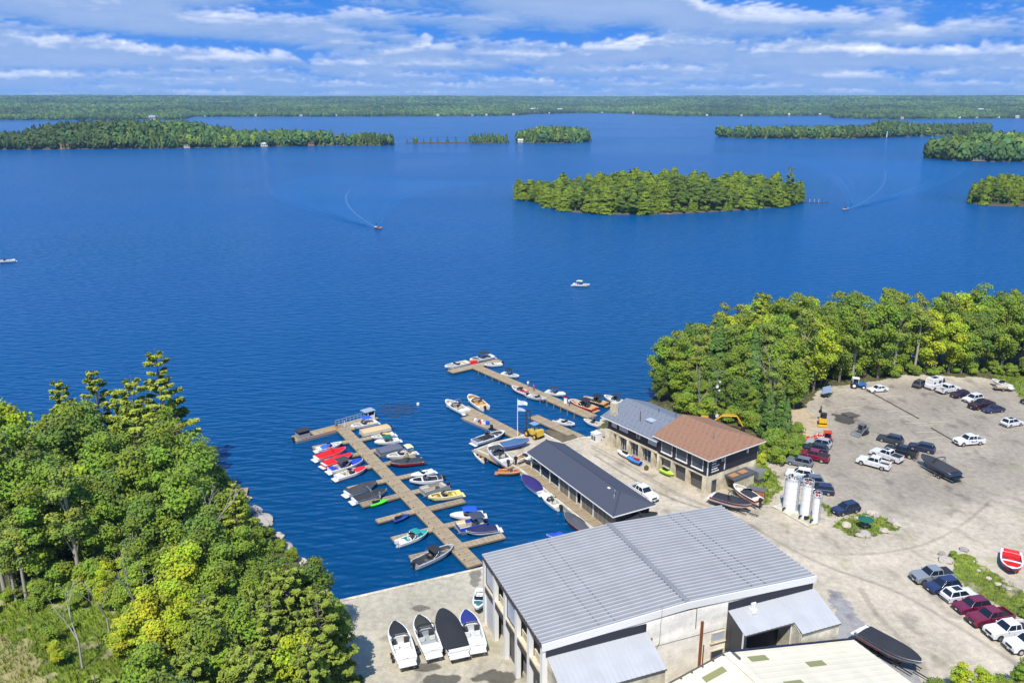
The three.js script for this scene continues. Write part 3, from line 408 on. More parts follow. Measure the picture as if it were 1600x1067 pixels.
{ // ---- cream-roofed building at the bottom
  const a = P(1136, 1020, 8.9), turn = Math.atan2(.41, .91), g = thing('cream_roof_building', 'low building with cream ribbed metal roof, skylight strips and navy fascia', 'building', V(a.x, GROUND, a.z), turn - .0);
  // local +x points right along the gable, +z towards the camera along the ridge
  const R = 8, Wd = 19, drop = 4.1, Ln = 26, cm = roofMetal('creamroof', lin(2.05, 1.85, 1.38), .75);
  ribbedPanel([-Wd, R - drop, 0], [0, R, 0], [0, R, Ln], [-Wd, R - drop, Ln], 30, .025, cm, 'roof_sheet', g);
  ribbedPanel([0, R, 0], [Wd, R - drop, 0], [Wd, R - drop, Ln], [0, R, Ln], 30, .025, cm, 'roof_sheet', g);
  new MB().box(-.2, R + .03, Ln / 2 , .44, .06, Ln).box(.2, R + .02, Ln / 2, .44, .06, Ln).build('ridge_cap', cm, g);
  const f = new MB(); f.hexa([[0, R - .5, -.1], [Wd, R - drop - .5, -.1], [Wd, R - drop - .5, -.25], [0, R - .5, -.25], [0, R + .12, -.1], [Wd, R - drop + .12, -.1], [Wd, R - drop + .12, -.25], [0, R + .12, -.25]]); f.build('gable_fascia', navyTrim, g);
  const f2 = new MB(); f2.hexa([[-Wd, R - drop - .3, -.02], [0, R - .3, -.02], [0, R - .3, -.14], [-Wd, R - drop - .3, -.14], [-Wd, R - drop + .13, -.02], [0, R + .13, -.02], [0, R + .13, -.14], [-Wd, R - drop + .13, -.14]]); f2.build('gable_trim', doorGrey, g);
  for (let k = 0; k < 14; k++) new MB().box(-Wd * (k + .4) / 14, R - drop * (k + .4) / 14 + .16, .12, .16, .1, .3).build('snow_clip', doorGrey, g);
  const sk = std('skylight', lin(.26, .26, .10), .4); const slope = Math.atan2(drop, Wd);
  for (const [x, z, w] of [[-2.9, 1.7, 2.6], [3.1, 1.5, 2.4], [9.6, 3.4, 2.4], [-5.2, 5.6, 2.6], [4, 6, 2.4]]) { const m = new MB(); const y = R - drop * Math.abs(x) / Wd + .09, dy = Math.sign(x) * drop / Wd * w / 2; m.hexa([[x - w / 2, y + dy - .02, z + .4], [x + w / 2, y - dy - .02, z + .4], [x + w / 2, y - dy - .02, z - .4], [x - w / 2, y + dy - .02, z - .4], [x - w / 2, y + dy + .02, z + .4], [x + w / 2, y - dy + .02, z + .4], [x + w / 2, y - dy + .02, z - .4], [x - w / 2, y + dy + .02, z - .4]]); m.build('skylight', sk, g); }
  new MB().box(.55, R + .06, .9, .3, .2, 1.1).build('ridge_vent', doorGrey, g);
  for (const z of [.2, Ln - .2]) { const m = new MB(); m.hexa([[-Wd + .3, 0, z + .1], [Wd - .3, 0, z + .1], [Wd - .3, 0, z - .1], [-Wd + .3, 0, z - .1], [-Wd + .3, R - drop - .1, z + .1], [Wd - .3, R - drop - .1, z + .1], [Wd - .3, R - drop - .1, z - .1], [-Wd + .3, R - drop - .1, z - .1]]); m.tri([-Wd + .3, R - drop - .1, z], [Wd - .3, R - drop - .1, z], [0, R - .15, z]); m.build('gable_wall', cream, g); }
  for (const x of [-Wd + .4, Wd - .4]) new MB().box(x, (R - drop) / 2 - .1, Ln / 2, .2, R - drop - .2, Ln - .5).build('side_wall', cream, g);
}
{ // ---- boathouse
  const g = thing('boathouse', 'long low boathouse with dark blue-grey roof beside the concrete quay', 'boathouse', V(12.78, GROUND, -127.98), -1.078);
  const X = 13.74, Zd = 4.1, E = 3.35, R = 5.0, sh = std('slate_roof', lin(.05, .058, .08), .8), sh2 = std('slate_sheet', lin(.056, .064, .09), .75, 0, { bumpMap: concreteBump, bumpScale: .006 });
  const rx0 = -X, rx1 = X - 4.0, e = .14;
  const slab = (q, name) => { const m = new MB(), t = .14, n = q.length; const top = q, bot = q.map((p) => [p[0], p[1] - t, p[2]]); for (let i = 1; i + 1 < n; i++) { m.tri(top[0], top[i], top[i + 1]); m.tri(bot[0], bot[i + 1], bot[i]); } for (let i = 0; i < n; i++) m.quad(bot[i], bot[(i + 1) % n], top[(i + 1) % n], top[i]); return m.build(name, sh2, g); };
  slab([[-X, E, Zd], [X, E, Zd], [rx1, R, 0], [rx0, R, 0]], 'roof_slope'); slab([[X, E, -Zd], [-X, E, -Zd], [rx0, R, 0], [rx1, R, 0]], 'roof_slope'); slab([[X, E, Zd], [X, E, -Zd], [rx1, R, 0]], 'hip_slope');
  const cap = new MB().cyl([rx0, R + .02, 0], [rx1, R + .02, 0], .13, .13, 6); cap.cyl([rx1, R + .02, 0], [X, E + .02, Zd], .12, .12, 6).cyl([rx1, R + .02, 0], [X, E + .02, -Zd], .12, .12, 6); cap.build('ridge_cap', sh, g);
  const gut = new MB().box(0, E - .12, Zd + .06, 2 * X + .2, .14, .1).box(0, E - .12, -Zd - .06, 2 * X + .2, .14, .1).box(X + .06, E - .12, 0, .1, .14, 2 * Zd + .1).box(-X - .06, E - .12, 0, .1, .14, 2 * Zd + .1); gut.build('gutter', whiteTrim, g);
  const dw = std('grey_boards', lin(.16, .145, .12), .85);
  // water side: open bays at the far end, board panels and dark bays towards the near end
  const bays = [['open', -13.2, -9.9], ['open', -9.9, -6.6], ['open', -6.6, -3.4], ['board', -3.4, -.2], ['board', -.2, 2.2], ['open', 2.2, 3.6], ['board', 3.6, 7.2], ['board', 7.2, 13.2]];
  for (const [k, a, b] of bays) {
    new MB().box(a, E / 2 - .1, Zd - .75, .18, E - .1, .18).build('post', whiteTrim, g);
    if (k === 'board') { const n = Math.round((b - a) / .4); for (let i = 0; i < n; i++) new MB().box(a + (b - a) * (i + .5) / n, E / 2 - .15, Zd - .8 + (i % 2) * .03, (b - a) / n - .03, E - .35, .07).build('wall_board', i % 3 ? dw : std('grey_boards2', lin(.21, .19, .16), .85), g); }
  }
  new MB().box(0, E / 2 - .1, -Zd + .8, 2 * X - 1.2, E - .2, .14).build('rear_wall', dw, g); new MB().box(X - .8, E / 2 - .1, 0, .14, E - .2, 2 * Zd - 1.6).build('end_wall', navy, g); new MB().box(5.2, E / 2 - .1, -.1, .14, E - .2, 2 * Zd - 1.8).build('partition', dw, g);
  new MB().box(-6, .06, 0, 14, .12, 2 * Zd - 1.7).build('floor_slab', concGrey, g);
  new MB().box(7.6, R - .35, .5, .55, .28, .7, .2).build('roof_vent', whitePlastic, g); new MB().cyl([10.1, 3.7, 1.3], [10.1, 5.4, 1.3], .07).cyl([10.1, 5.4, 1.3], [10.1, 5.6, 1.3], .14, .14).tube([[9.6, 4.0, 1.9], [10.1, 4.9, 1.3]], .03).tube([[10.5, 3.9, 1.9], [10.1, 4.9, 1.3]], .03).build('flue', chrome, g);
}
{ // ---- house: shop and garages below, navy storey above; grey roof part and brown roof part
  const g = thing('marina_house', 'two storey marina house with navy upper floor, cream pillars, brown and grey shingle roofs', 'building', V(33.4, GROUND, -127.8), -.96);
  const grey = shingles('grey', lin(.78, .88, 1.05)), brown = shingles('brown', lin(1.28, .68, .41));
  const slab = (q, name, mat) => { const m = new MB(), t = .16, n = q.length, bot = q.map((p) => [p[0], p[1] - t, p[2]]); for (let i = 1; i + 1 < n; i++) { m.tri(q[0], q[i], q[i + 1]); m.tri(bot[0], bot[i + 1], bot[i]); } for (let i = 0; i < n; i++) m.quad(bot[i], bot[(i + 1) % n], q[(i + 1) % n], q[i]); return m.build(name, mat, g); };
  const F = 3.35, EB = 7.0, RB = 9.4, EG = 6.2, RG = 8.5;
  // brown part: x -11.6..0, z -13..0
  slab([[-12.4, EB, .85], [.9, EB, .85], [-5.6, RB, -6.5], [-12.4, RB, -6.5]], 'brown_roof_slope', brown); slab([[.9, EB, -13.8], [-12.4, EB, -13.8], [-12.4, RB, -6.5], [-5.6, RB, -6.5]], 'brown_roof_slope', brown); slab([[.9, EB, .85], [.9, EB, -13.8], [-5.6, RB, -6.5]], 'brown_roof_hip', brown);
  const mg = new MB(); mg.box(-5.75, EB - .2, .9, 13.5, .16, .1).box(.96, EB - .2, -6.5, .1, .16, 14.8); mg.build('gutter', whiteTrim, g);
  new MB().box(-5.8, EB - .19, -6.5, 12.9, .04, 14.4).build('soffit', soffit, g);
  new MB().box(-5.8, F + (EB - F) / 2 - .1, -6.5, 11.6, EB - F - .2, 13).build('upper_storey', navy, g);
  { const tri = new MB(); tri.tri([-12.2, EB, -13], [-12.2, EB, 0], [-12.2, RB - .2, -6.5]); tri.build('gable_wall', navy, g); }
  for (const x of [-9.6, -6.0, -2.3]) { wallWin(g, x, 5.35, .04, 2.6, 2.3, 1, { t: .07, sill: true }); new MB().box(x, 3.95, .05, 2.6, .1, .08).build('trim_rail', whiteTrim, g); }
  new MB().box(.05, F + 1.7, .05, .16, 3.5, .16).build('corner_trim', whiteTrim, g);
  // lettering lines on the end wall
  const letter = std('lettering', lin(.75, .75, .75), .6), rr = rng(9);
  for (let k = 0; k < 5; k++) { const n = 3 + (k % 3), w = [1.3, 1.1, 1.9, 1.5, 1.9][k]; const m = new MB(); let z = -1.0; for (let i = 0; i < n; i++) { const l = w / n * (.7 + rr() * .25); m.box(.03, 5.9 - k * .48, z - l / 2, .05, .2, l); z -= w / n; } m.build('lettering_line', letter, g); }
  wallWin(g, .04, 5.9, -3.7, .55, 1.1, 'x', { t: .06 }); new MB().box(.09, 5.3, -4.2, .14, 3.2, .14).build('downpipe', whiteTrim, g); new MB().box(.12, 6.0, -10.0, .3, 1.3, .3).build('vent_pipe', whiteTrim, g);
  // ground floor
  const bx = [[-11.4, -.0]]; new MB().box(-12.8, F / 2 - .02, -7, 25.4, F - .04, 11.5).build('ground_storey', concrete('dim', lin(2.2, 2.0, 1.6)), g);
  new MB().box(.0 - .12, F / 2, -6.4, .24, F, 12.9).build('end_wall', cream, g);
  const cols = [-25.2, -22.6, -19.6, -16.4, -12.9, -9.35, -5.4, -1.2, -.3];
  for (const x of [-25.1, -22.7, -19.8, -16.6, -13.2, -11.7, -8.2, -4.6, -.5]) new MB().box(x, F / 2, -.35, x < -24 ? 2.4 : x > -1 ? 1.1 : .62, F, .75).build('pillar', cream, g);
  new MB().box(-18.8, F + .05, -.4, 13.4, .32, .9).build('band', cream, g); new MB().box(-5.8, F - .1, -.38, 11.5, .3, .8).build('band', cream, g);
  const bay = (a, b, k) => { const x = (a + b) / 2, w = b - a;
    if (k === 'glass') wallWin(g, x, 1.6, -1.0, w, 2.9, 1, { t: .08, mull: 3, name: 'shop_window' });
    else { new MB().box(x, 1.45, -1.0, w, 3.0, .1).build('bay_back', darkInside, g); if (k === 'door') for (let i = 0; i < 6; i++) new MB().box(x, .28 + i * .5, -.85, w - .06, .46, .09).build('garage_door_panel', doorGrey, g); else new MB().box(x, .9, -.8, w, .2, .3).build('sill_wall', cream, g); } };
  bay(-23.8, -23.0, 'door'); bay(-22.35, -20.15, 'glass'); bay(-19.45, -16.95, 'glass'); bay(-16.25, -13.55, 'glass'); bay(-12.9, -12, 'glass'); bay(-11.35, -8.55, 'open'); bay(-7.85, -4.95, 'door'); bay(-4.25, -1.1, 'door');
  wallWin(g, .05, 1.25, -1.8, 1.1, 2.2, 'x', { t: .08, name: 'side_door', frame: doorGrey });
  // grey part: x -26..-11.6
  slab([[-26.6, EG, .9], [-11.2, EG, .9], [-11.2, RG, -5.6], [-26.6, RG, -5.6]], 'grey_roof_slope', grey); slab([[-11.2, EG, -12], [-26.6, EG, -12], [-26.6, RG, -5.6], [-11.2, RG, -5.6]], 'grey_roof_slope', grey);
  new MB().box(-19.0, EG - .2, .95, 15.4, .16, .1).build('gutter', whiteTrim, g);
  new MB().box(-18.6, F + (EG - F) / 2 + .05, -5.8, 14.2, EG - F - .2, 11.2).build('upper_storey', navy, g); { const t = new MB(); t.tri([-25.7, EG, 0], [-25.7, RG - .2, -5.6], [-25.7, EG, -11.4]); t.build('gable_wall', navy, g); }
  for (const [x, w] of [[-23.9, 1.3], [-21.2, 2.3], [-17.2, .9], [-13.5, 2.1]]) wallWin(g, x, F + 1.75, -.18, w, 1.35, 1, { t: .08, mull: w > 2 ? 2 : 1, pane: w > 1 ? palePane : paneGlass });
  new MB().box(-24.6, 7.9, -.6, 1.15, 2.6, 1.0).build('chimney', cream, g); new MB().box(-16.7, 7.62, -2.9, 1.6, .25, 1.6).build('skylight', palePane, g);
  for (const [x, z] of [[-18.4, -1.6], [-17.4, -5.4], [-14.5, -7]]) new MB().cyl([x, 6.6, z], [x, 9.2, z], .08).build('vent_pipe', doorGrey, g);
  new MB().cyl([-2.6, 7.2, -4.1], [-2.6, 9.4, -4.1], .09).cyl([-2.6, 9.4, -4.1], [-2.6, 9.7, -4.1], .2, .12).build('flue', chrome, g);
  // side lean-to with planters, behind it a metal tank box
  const lt = new MB(); lt.hexa([[.1, 2.5, -4.4], [2.3, 2.2, -4.4], [2.3, 2.2, -10.0], [.1, 2.5, -10.0], [.1, 2.65, -4.4], [2.3, 2.35, -4.4], [2.3, 2.35, -10.0], [.1, 2.65, -10.0]]); lt.build('porch_roof', std('porch', lin(.07, .08, .1), .8), g);
  new MB().box(2.0, 1.1, -7.4, .2, 2.1, 5).build('porch_wall', cream, g); for (const z of [-5.6, -8]) new MB().box(1.1, 2.6, z, 1.1, .12, 1.7).build('planter_tray', std('terracotta', lin(.42, .2, .08), .9), g);
  new MB().box(1.4, 1.5, -11.7, 2.2, 1.5, 2.2).build('tank_box', alu, g); new MB().box(1.4, .4, -11.7, 2.0, .8, 2.0).build('tank_stand', doorGrey, g);
}
{ // ---- three white silos on a concrete pad
  const pad = thing('silo_pad', 'raised concrete pad carrying the three white silos', 'concrete pad', P(1250, 803));
  const t = heading(P(1203, 790), P(1263, 824)); pad.rotation.y = t;
  new MB().box(0, .12, 0, 7.6, .3, 4.6).build('slab', concPale, pad);
  const silo = (px, py, r, h, label) => {
    const g = thing('silo', label, 'silo', P(px, py, GROUND + .27), -1.05, 'white silos on the pad');
    const m = new MB(); m.cyl([0, 0, 0], [0, h, 0], r, r, 28); m.build('shell', whitePlastic, g);
    for (let k = 1; k < 5; k++) new MB().cyl([0, h * k / 5, 0], [0, h * k / 5 + .05, 0], r + .02, r + .02, 28).build('band', std('silo_band', lin(.62, .62, .62), .5), g);
    new MB().cyl([0, h, 0], [0, h + .35, 0], r, r * .35, 28).build('domed_top', whitePlastic, g);
    const rl = new MB(); for (const y of [.55, 1.05]) for (let i = 0; i < 16; i++) { const a = i / 16 * 6.283, b = (i + 1) / 16 * 6.283; rl.cyl([Math.cos(a) * r, h + y, Math.sin(a) * r], [Math.cos(b) * r, h + y, Math.sin(b) * r], .03, .03, 4); if (y > 1 && i % 2 === 0) rl.cyl([Math.cos(a) * r, h, Math.sin(a) * r], [Math.cos(a) * r, h + y, Math.sin(a) * r], .03, .03, 4); } rl.build('guard_rail', whitePlastic, g);
    const ld = new MB(), a0 = -.2; for (const o of [-.2, .2]) ld.cyl([r + .12, 0.3, o], [r + .12, h + .9, o], .03, .03, 4); for (let y = .5; y < h + .8; y += .42) ld.cyl([r + .12, y, -.2], [r + .12, y, .2], .025, .025, 4); ld.build('ladder', std('ladder_grey', lin(.16, .165, .17), .5), g);
    for (let y = 2.2; y < h; y += 1.1) { const cg = new MB(); const q = []; for (let i = 0; i <= 6; i++) { const u = i / 6 * Math.PI; q.push([r + .12 + Math.sin(u) * .6, y, -Math.cos(u) * .35]); } cg.tube(q, .02, 4); cg.build('ladder_cage', std('ladder_grey', lin(.16, .165, .17), .5), g); }
    new MB().cyl([-.2, h + .3, 0], [-.2, h + 1.0, 0], .16, .16, 8).cyl([.3, h + .3, .1], [.3, h + .75, .1], .12, .12, 8).build('vent_cap', r > 1.2 ? blackPlastic : redLight, g);
    new MB().cyl([0, .5, r - .05], [0, .5, r + .5], .14, .14, 8).cyl([0, .1, r + .5], [0, .6, r + .5], .1, .1, 8).build('outlet_valve', blackPlastic, g);
    return g;
  };
  silo(1235, 795, 1.22, 5.2, 'tallest and widest white silo with railed top on the concrete pad');
  silo(1258, 808, .84, 5.5, 'middle white silo between the widest and the slimmest silo');
  silo(1274, 815, .60, 4.1, 'slimmest and shortest white silo at the pad corner');
  const b = thing('pump_unit', 'small black pump with lime green hood at the silo foot', 'pump', P(1252, 806, GROUND + .27), .4); new MB().box(0, .35, 1.2, .8, .6, .5).build('motor', blackPlastic, b); new MB().cyl([.5, .3, 1.2], [1.0, .3, 1.2], .36, .36, 12).build('hood', std('lime', lin(.45, .6, .03), .5), b);
}
{ // ---- thin lattice mast with dishes behind the house
  const p = P(1117, 660), g = thing('radio_mast', 'slender grey lattice mast with dish antennas behind the house', 'mast', p, .3), m = new MB(), H = 11.4;
  for (const [x, z] of [[-.18, -.12], [.18, -.12], [0, .2]]) m.cyl([x, 0, z], [x * .7, H, z * .7], .035, .03, 4); for (let y = .5; y < H; y += .6) m.cyl([-.17, y, -.11], [.17, y + .3, -.11], .018, .018, 4).cyl([.17, y + .3, -.11], [0, y + .6, .18], .018, .018, 4); m.build('lattice', alu, g);
  new MB().cyl([-1.4, H + .3, 0], [1.6, H - .3, 0], .03).cyl([-.9, H + .1, -.6], [-.9, H + .1, .6], .02).cyl([.9, H - .2, -.6], [.9, H - .2, .6], .02).cyl([0, H - .5, 0], [0, H + .6, 0], .03).build('aerial', alu, g);
  for (const [y, s, r] of [[8.2, -.3, .35], [1.7, .1, .42], [7.3, .25, .22], [9.2, .25, .22]]) new MB().cyl([s, y, .3], [s, y, .55], r * .5, r, 12).build('dish', whitePlastic, g);
}

// ---------------------------------------------------------------- docks
const plankTex = tex(512, (x, y) => { const k = Math.floor(x * 24), u = x * 24 % 1, h = ((k * 37) % 23) / 23, seam = u < .09 ? .55 : 1, v = (.40 + .09 * h + .07 * tnoise(x, y, 8, 4, 33) + .04 * tnoise(x * 1, y, 40, 2, 2)) * seam; return [v * 1.08, v * 1.0, v * .86]; });
const deckWood = (k, c) => once('dw' + k, () => { const t = plankTex.clone(); t.repeat.set(1 / 3.6, 1 / 3.6); t.needsUpdate = true; return new THREE.MeshStandardMaterial({ color: c, map: t, roughness: .9, name: 'weathered_planks' }); });
const woodA = deckWood('a', lin(1.75, 1.6, 1.35)), woodB = deckWood('b', lin(1.85, 1.75, 1.55)), woodC = deckWood('c', lin(1.5, 1.4, 1.25)), beamWood = std('dock_beam', lin(.20, .16, .115), .9), float = std('dock_float', lin(.03, .03, .033), .8);
function dockPiece(a, b, w, parent, name, mat, origin) {   // a deck between two world points, as a part with its own beams and floats
  const l = a.distanceTo(b), t = heading(a, b), c = a.clone().add(b).multiplyScalar(.5).sub(origin), g = new THREE.Group(); g.name = name; g.position.copy(c); g.rotation.y = t; parent.add(g);
  new MB().box(0, -.05, 0, l, .1, w).build('deck', mat, g);
  new MB().box(0, -.19, w / 2 - .03, l, .22, .09).box(0, -.19, -w / 2 + .03, l, .22, .09).box(l / 2 - .03, -.19, 0, .09, .22, w - .2).box(-l / 2 + .03, -.19, 0, .09, .22, w - .2).build('rub_board', beamWood, g);
  const m = new MB(), n = Math.max(1, Math.round(l / 4)); for (let k = 0; k < n; k++) m.box(-l / 2 + l * (k + .5) / n, -.42, 0, l / n * .6, .5, w * .8); m.build('float', float, g); return g;
}
function dock(label, name, segs, group, extra) { // segs: [px0,py0,px1,py1,width,kind]
  const o = P(segs[0][0], segs[0][1], DOCK), g = thing(name, label, 'dock', V(o.x, 0, o.z), 0, group), org = V(o.x, 0, o.z);
  segs.forEach(([x0, y0, x1, y1, w, kind], i) => { const a = P(x0, y0, DOCK + (kind ? -.006 * (1 + i % 3) : 0)), b = P(x1, y1, DOCK + (kind ? -.006 * (1 + i % 3) : 0)); dockPiece(a, b, w, g, kind || 'walkway', kind ? (i % 3 ? woodB : woodC) : woodA, org); });
  if (extra) extra(g, org); return g;
}
dock('long floating wooden dock with finger piers on both sides, reaching out from the yard', 'floating_dock', [
  [533, 668, 742, 883, 2.5, 0], [528, 672, 552, 667, 2.2, 'end_pier'],
  [488, 699, 545, 689, 1.3, 'finger_pier'], [507, 720, 562, 708, 1.3, 'finger_pier'], [524, 740, 583, 727, 1.3, 'finger_pier'], [543, 763, 602, 750, 1.3, 'finger_pier'], [564, 789, 625, 773, 1.45, 'finger_pier'], [588, 814, 651, 797, 1.3, 'finger_pier'], [612, 842, 679, 825, 1.3, 'finger_pier'], [640, 871, 706, 855, 1.3, 'finger_pier'],
  [558, 688, 602, 678, 1.3, 'finger_pier'], [575, 706, 620, 694, 1.3, 'finger_pier'], [595, 726, 648, 712, 1.3, 'finger_pier'], [619, 747, 673, 735, 1.3, 'finger_pier'], [639, 770, 694, 757, 1.3, 'finger_pier'], [663, 796, 725, 781, 1.5, 'finger_pier'], [692, 822, 752, 808, 1.3, 'finger_pier'], [722, 852, 787, 836, 1.5, 'finger_pier']], null, (g, org) => {
  const cl = new MB(); for (let k = 0; k < 26; k++) { const a = P(527 + (733 - 527) * k / 26, 671 + (884 - 671) * k / 26, DOCK), q = a.sub(org); cl.cyl([q.x, -.2, q.z], [q.x, DOCK + .28, q.z], .09, .09, 6); } cl.build('mooring_post', beamWood, g); });
dock('wooden pier ending in a wide crosspiece far out on the water', 'crosspiece_pier', [[742, 572, 926, 651, 2.9, 0], [703, 580.5, 781, 562.5, 2.6, 'crosspiece']], null, (g, org) => { const m = new MB(); for (let k = 1; k < 16; k++) { const a = P(737 + (908 - 737) * k / 16, 577 + (655 - 577) * k / 16, DOCK).sub(org); m.cyl([a.x, -.5, a.z], [a.x, DOCK + .45, a.z], .12, .12, 6); } m.build('pile', beamWood, g); });
dock('wooden pier with the white flagpole at its shore end', 'flag_pier', [[723, 636, 812, 682, 2.9, 0]]);
dock('short wooden pier beside the boat launch slip', 'slip_pier', [[833, 650, 908, 684, 2.6, 0]]);
dock('weathered plank walkway along the boathouse quay', 'quay_walkway', [[818, 731, 936, 824, 1.9, 0], [748, 703, 806, 731, 3.6, 'landing_platform']]).position.y = .42;
dock('short grey swim dock on the wooded shore', 'shore_dock', [[379, 762, 371, 792, 1.9, 0]]);
{ const a = P(848, 735), b = P(950, 812), g = thing('timber_kerb', 'long timber kerb running along the quay walkway', 'kerb', a, heading(a, b)); const l = a.distanceTo(b); for (let k = 0; k < 9; k++) new MB().box(l * (k + .5) / 9, .14, 0, l / 9 - .05, .26, .26).build('timber', beamWood, g); }

// ---------------------------------------------------------------- boats
const WHITE = 0xdedfdd, BLACK = 0x1b1d21, TAN = 0xc9b185;
function boatShape(L, B, fb) {
  return (t) => {
    const f = t < .5 ? .90 + .10 * Math.sin(t * Math.PI) : Math.pow(Math.max(0, 1 - Math.pow((t - .5) / .5, 2.3)), .72), hb = B / 2 * f, gy = fb * (.74 + .26 * t * t), x = (t - .5) * L;
    const q = t > .55 ? (t - .55) / .45 : 0, ky = -.32 + q * q * (gy * .55 + .32), cy = Math.min(gy * .75, .08 + .42 * t * t * t), ch = hb * (.88 - .4 * q * q), my = mix(cy, gy, .45), mh = mix(ch, hb, .62);
    return { x, xk: x - L * .07 * q * q, hb, gy, ky, cy, ch, my, mh };
  };
}
const TS0 = [0, .06, .14, .22, .3, .4, .5, .58, .66, .73, .8, .86, .91, .95, .98, 1];
function seat(m, x, y, z, w, d, h) { m.box(x, y + .2, z, d, .22, w).box(x - d * .42, y + .45, z, d * .2, .5, w); }
function boat(o) {
  const y = o.land ? GROUND + (o.lift ?? .75) : 0, a = P(...o.stern, o.land ? GROUND + .9 : .3), b = P(...o.bow, o.land ? GROUND + .9 : .3), L = o.L || clamp(a.distanceTo(b), 4.2, 8.6), B = o.B || L * .365, fb = (o.fb || 1.14) * (L / 6.6) ** .5;
  const g = thing(o.name || 'motorboat', o.label, o.cat || 'boat', V((a.x + b.x) / 2, y, (a.z + b.z) / 2), heading(a, b), o.group); if (o.tilt) g.rotation.z = o.tilt;
  const S = boatShape(L, B, fb), ss = TS0.map(S), hull = gel(o.hull ?? WHITE), side = gel(o.side ?? o.hull ?? WHITE), deck = gel(o.deck ?? WHITE);
  new MB().grid(ss.map((s) => [[s.x, s.my, -s.mh], [s.xk, s.cy, -s.ch], [s.xk, s.ky, 0], [s.xk, s.cy, s.ch], [s.x, s.my, s.mh]]), true).tri([ss[0].x, ss[0].my, -ss[0].mh], [ss[0].x, ss[0].ky, 0], [ss[0].x, ss[0].my, ss[0].mh]).build('hull', hull, g);
  const tp = new MB(); for (const z of [1, -1]) tp.grid(ss.map((s) => z > 0 ? [[s.x, s.my, s.mh], [s.x, s.gy, s.hb]] : [[s.x, s.gy, -s.hb], [s.x, s.my, -s.mh]])); tp.quad([ss[0].x, ss[0].my, -ss[0].mh], [ss[0].x, ss[0].my, ss[0].mh], [ss[0].x, ss[0].gy, ss[0].hb], [ss[0].x, ss[0].gy, -ss[0].hb]); tp.build('topside', side, g);
  const rail = new MB(); for (const z of [1, -1]) rail.tube(ss.map((s) => [s.x, s.gy, z * s.hb]), .035, 4); rail.build('rub_rail', o.rail ? gel(o.rail) : whitePlastic, g);
  const full = o.cover && o.cover !== 'bow' && o.cover !== 'cockpit', c0 = o.closedStern ?? .16, c1 = .56, open = !full;
  if (open) {
    const inner = (t) => (t > c0 && t < c1 ? 1 : o.openBow !== false && t > .64 && t < .9 ? 1 : 0), wall = .2;
    const ts = []; for (const t of [0, .06, c0 - .001, c0 + .001, .3, .42, .5, c1 - .001, c1 + .001, .6, .639, .641, .72, .8, .86, .899, .901, .95, .98, 1]) ts.push(t);
    const dk = new MB();
    for (const z of [1, -1]) dk.grid(ts.map((t) => { const s = S(t), hi = inner(t) ? Math.max(.05, s.hb - wall) : 0, A = [s.x, s.gy, s.hb * z], C = [s.x, s.gy + (hi ? .02 : .07), hi * z]; return z > 0 ? [A, C] : [C, A]; }), false); dk.build('deck', deck, g);
    const tub = (t0, t1, fl, name, mat) => { const m = new MB(), q = [t0, (t0 + t1) / 2, t1].map((t) => { const s = S(t), hi = Math.max(.05, s.hb - wall); return [[s.x, s.gy + .02, hi], [s.x, fl, hi * .92], [s.x, fl, -hi * .92], [s.x, s.gy + .02, -hi]]; }); m.grid(q, false); for (const r of [q[0], q[2]]) m.quad(r[0], r[1], r[2], r[3]); m.build(name, mat, g); };
    tub(c0, c1, .2, 'cockpit', vinyl(o.floor ?? 0xb9b4a6)); if (o.openBow !== false) tub(.641, .899, .34, 'bow_well', vinyl(o.floor ?? 0xb9b4a6));
    const st = new MB(), si = S(.42), w = si.hb * .62; seat(st, si.x, .2, w * .8, w * .8, .5); seat(st, si.x, .2, -w * .8, w * .8, .5); const sb = S(c0 + .05); st.box(sb.x, .42, 0, .5, .42, (sb.hb - .25) * 2); st.build('seats', vinyl(o.seat ?? 0xd8d4c8), g);
    const pad = new MB(); pad.box(S(c0 * .5).x, S(0).gy + .1, 0, L * c0 * .8, .14, S(.1).hb * 1.5); pad.build('sun_pad', vinyl(o.pad ?? o.seat ?? 0xd8d4c8), g);
    if (o.openBow !== false) { const bw = new MB(), s1 = S(.7), s2 = S(.84); for (const z of [1, -1]) bw.box((s1.x + s2.x) / 2, .5, z * (s1.hb - .42), L * .13, .25, .3, z * .38); bw.build('bow_cushions', vinyl(o.pad ?? o.seat ?? 0xd8d4c8), g); }
    const co = new MB(), sc = S(.53); for (const z of [1, -1]) co.box(sc.x, .55, z * (sc.hb - .55), .5, .75, .6); co.build('console', vinyl(o.dash ?? 0x3a3c40), g);
    if (o.wind !== false) { const p = [[.47, .86], [.555, .80], [.60, .5], [.60, -.5], [.555, -.8], [.47, -.86]].map(([t, k]) => { const s = S(t); return [s.x, s.gy + .02, s.hb * k]; }), q = p.map((v) => [v[0] - .28, v[1] + .44, v[2] * .93]); const m = new MB(); m.grid([p, q], false); m.build('windshield', glassDark, g); new MB().tube(q, .025, 4).build('windshield_frame', chrome, g); }
  } else {
    const tops = new MB(), rows = TS0.filter((t) => t >= .06 && t <= .98).map((t) => { const s = S(t), hump = .12 + .58 * Math.exp(-(((t - .5) / .17) ** 2)) + .16 * Math.exp(-(((t - .2) / .12) ** 2)) + .03 * noise(t * 23, L); return [[s.x, s.gy - .16, s.hb * 1.03], [s.x, s.gy + .04, s.hb * 1.02], [s.x, s.gy + hump * .55, s.hb * .62], [s.x, s.gy + hump, s.hb * .22], [s.x, s.gy + hump, -s.hb * .22], [s.x, s.gy + hump * .55, -s.hb * .62], [s.x, s.gy + .04, -s.hb * 1.02], [s.x, s.gy - .16, -s.hb * 1.03]]; });
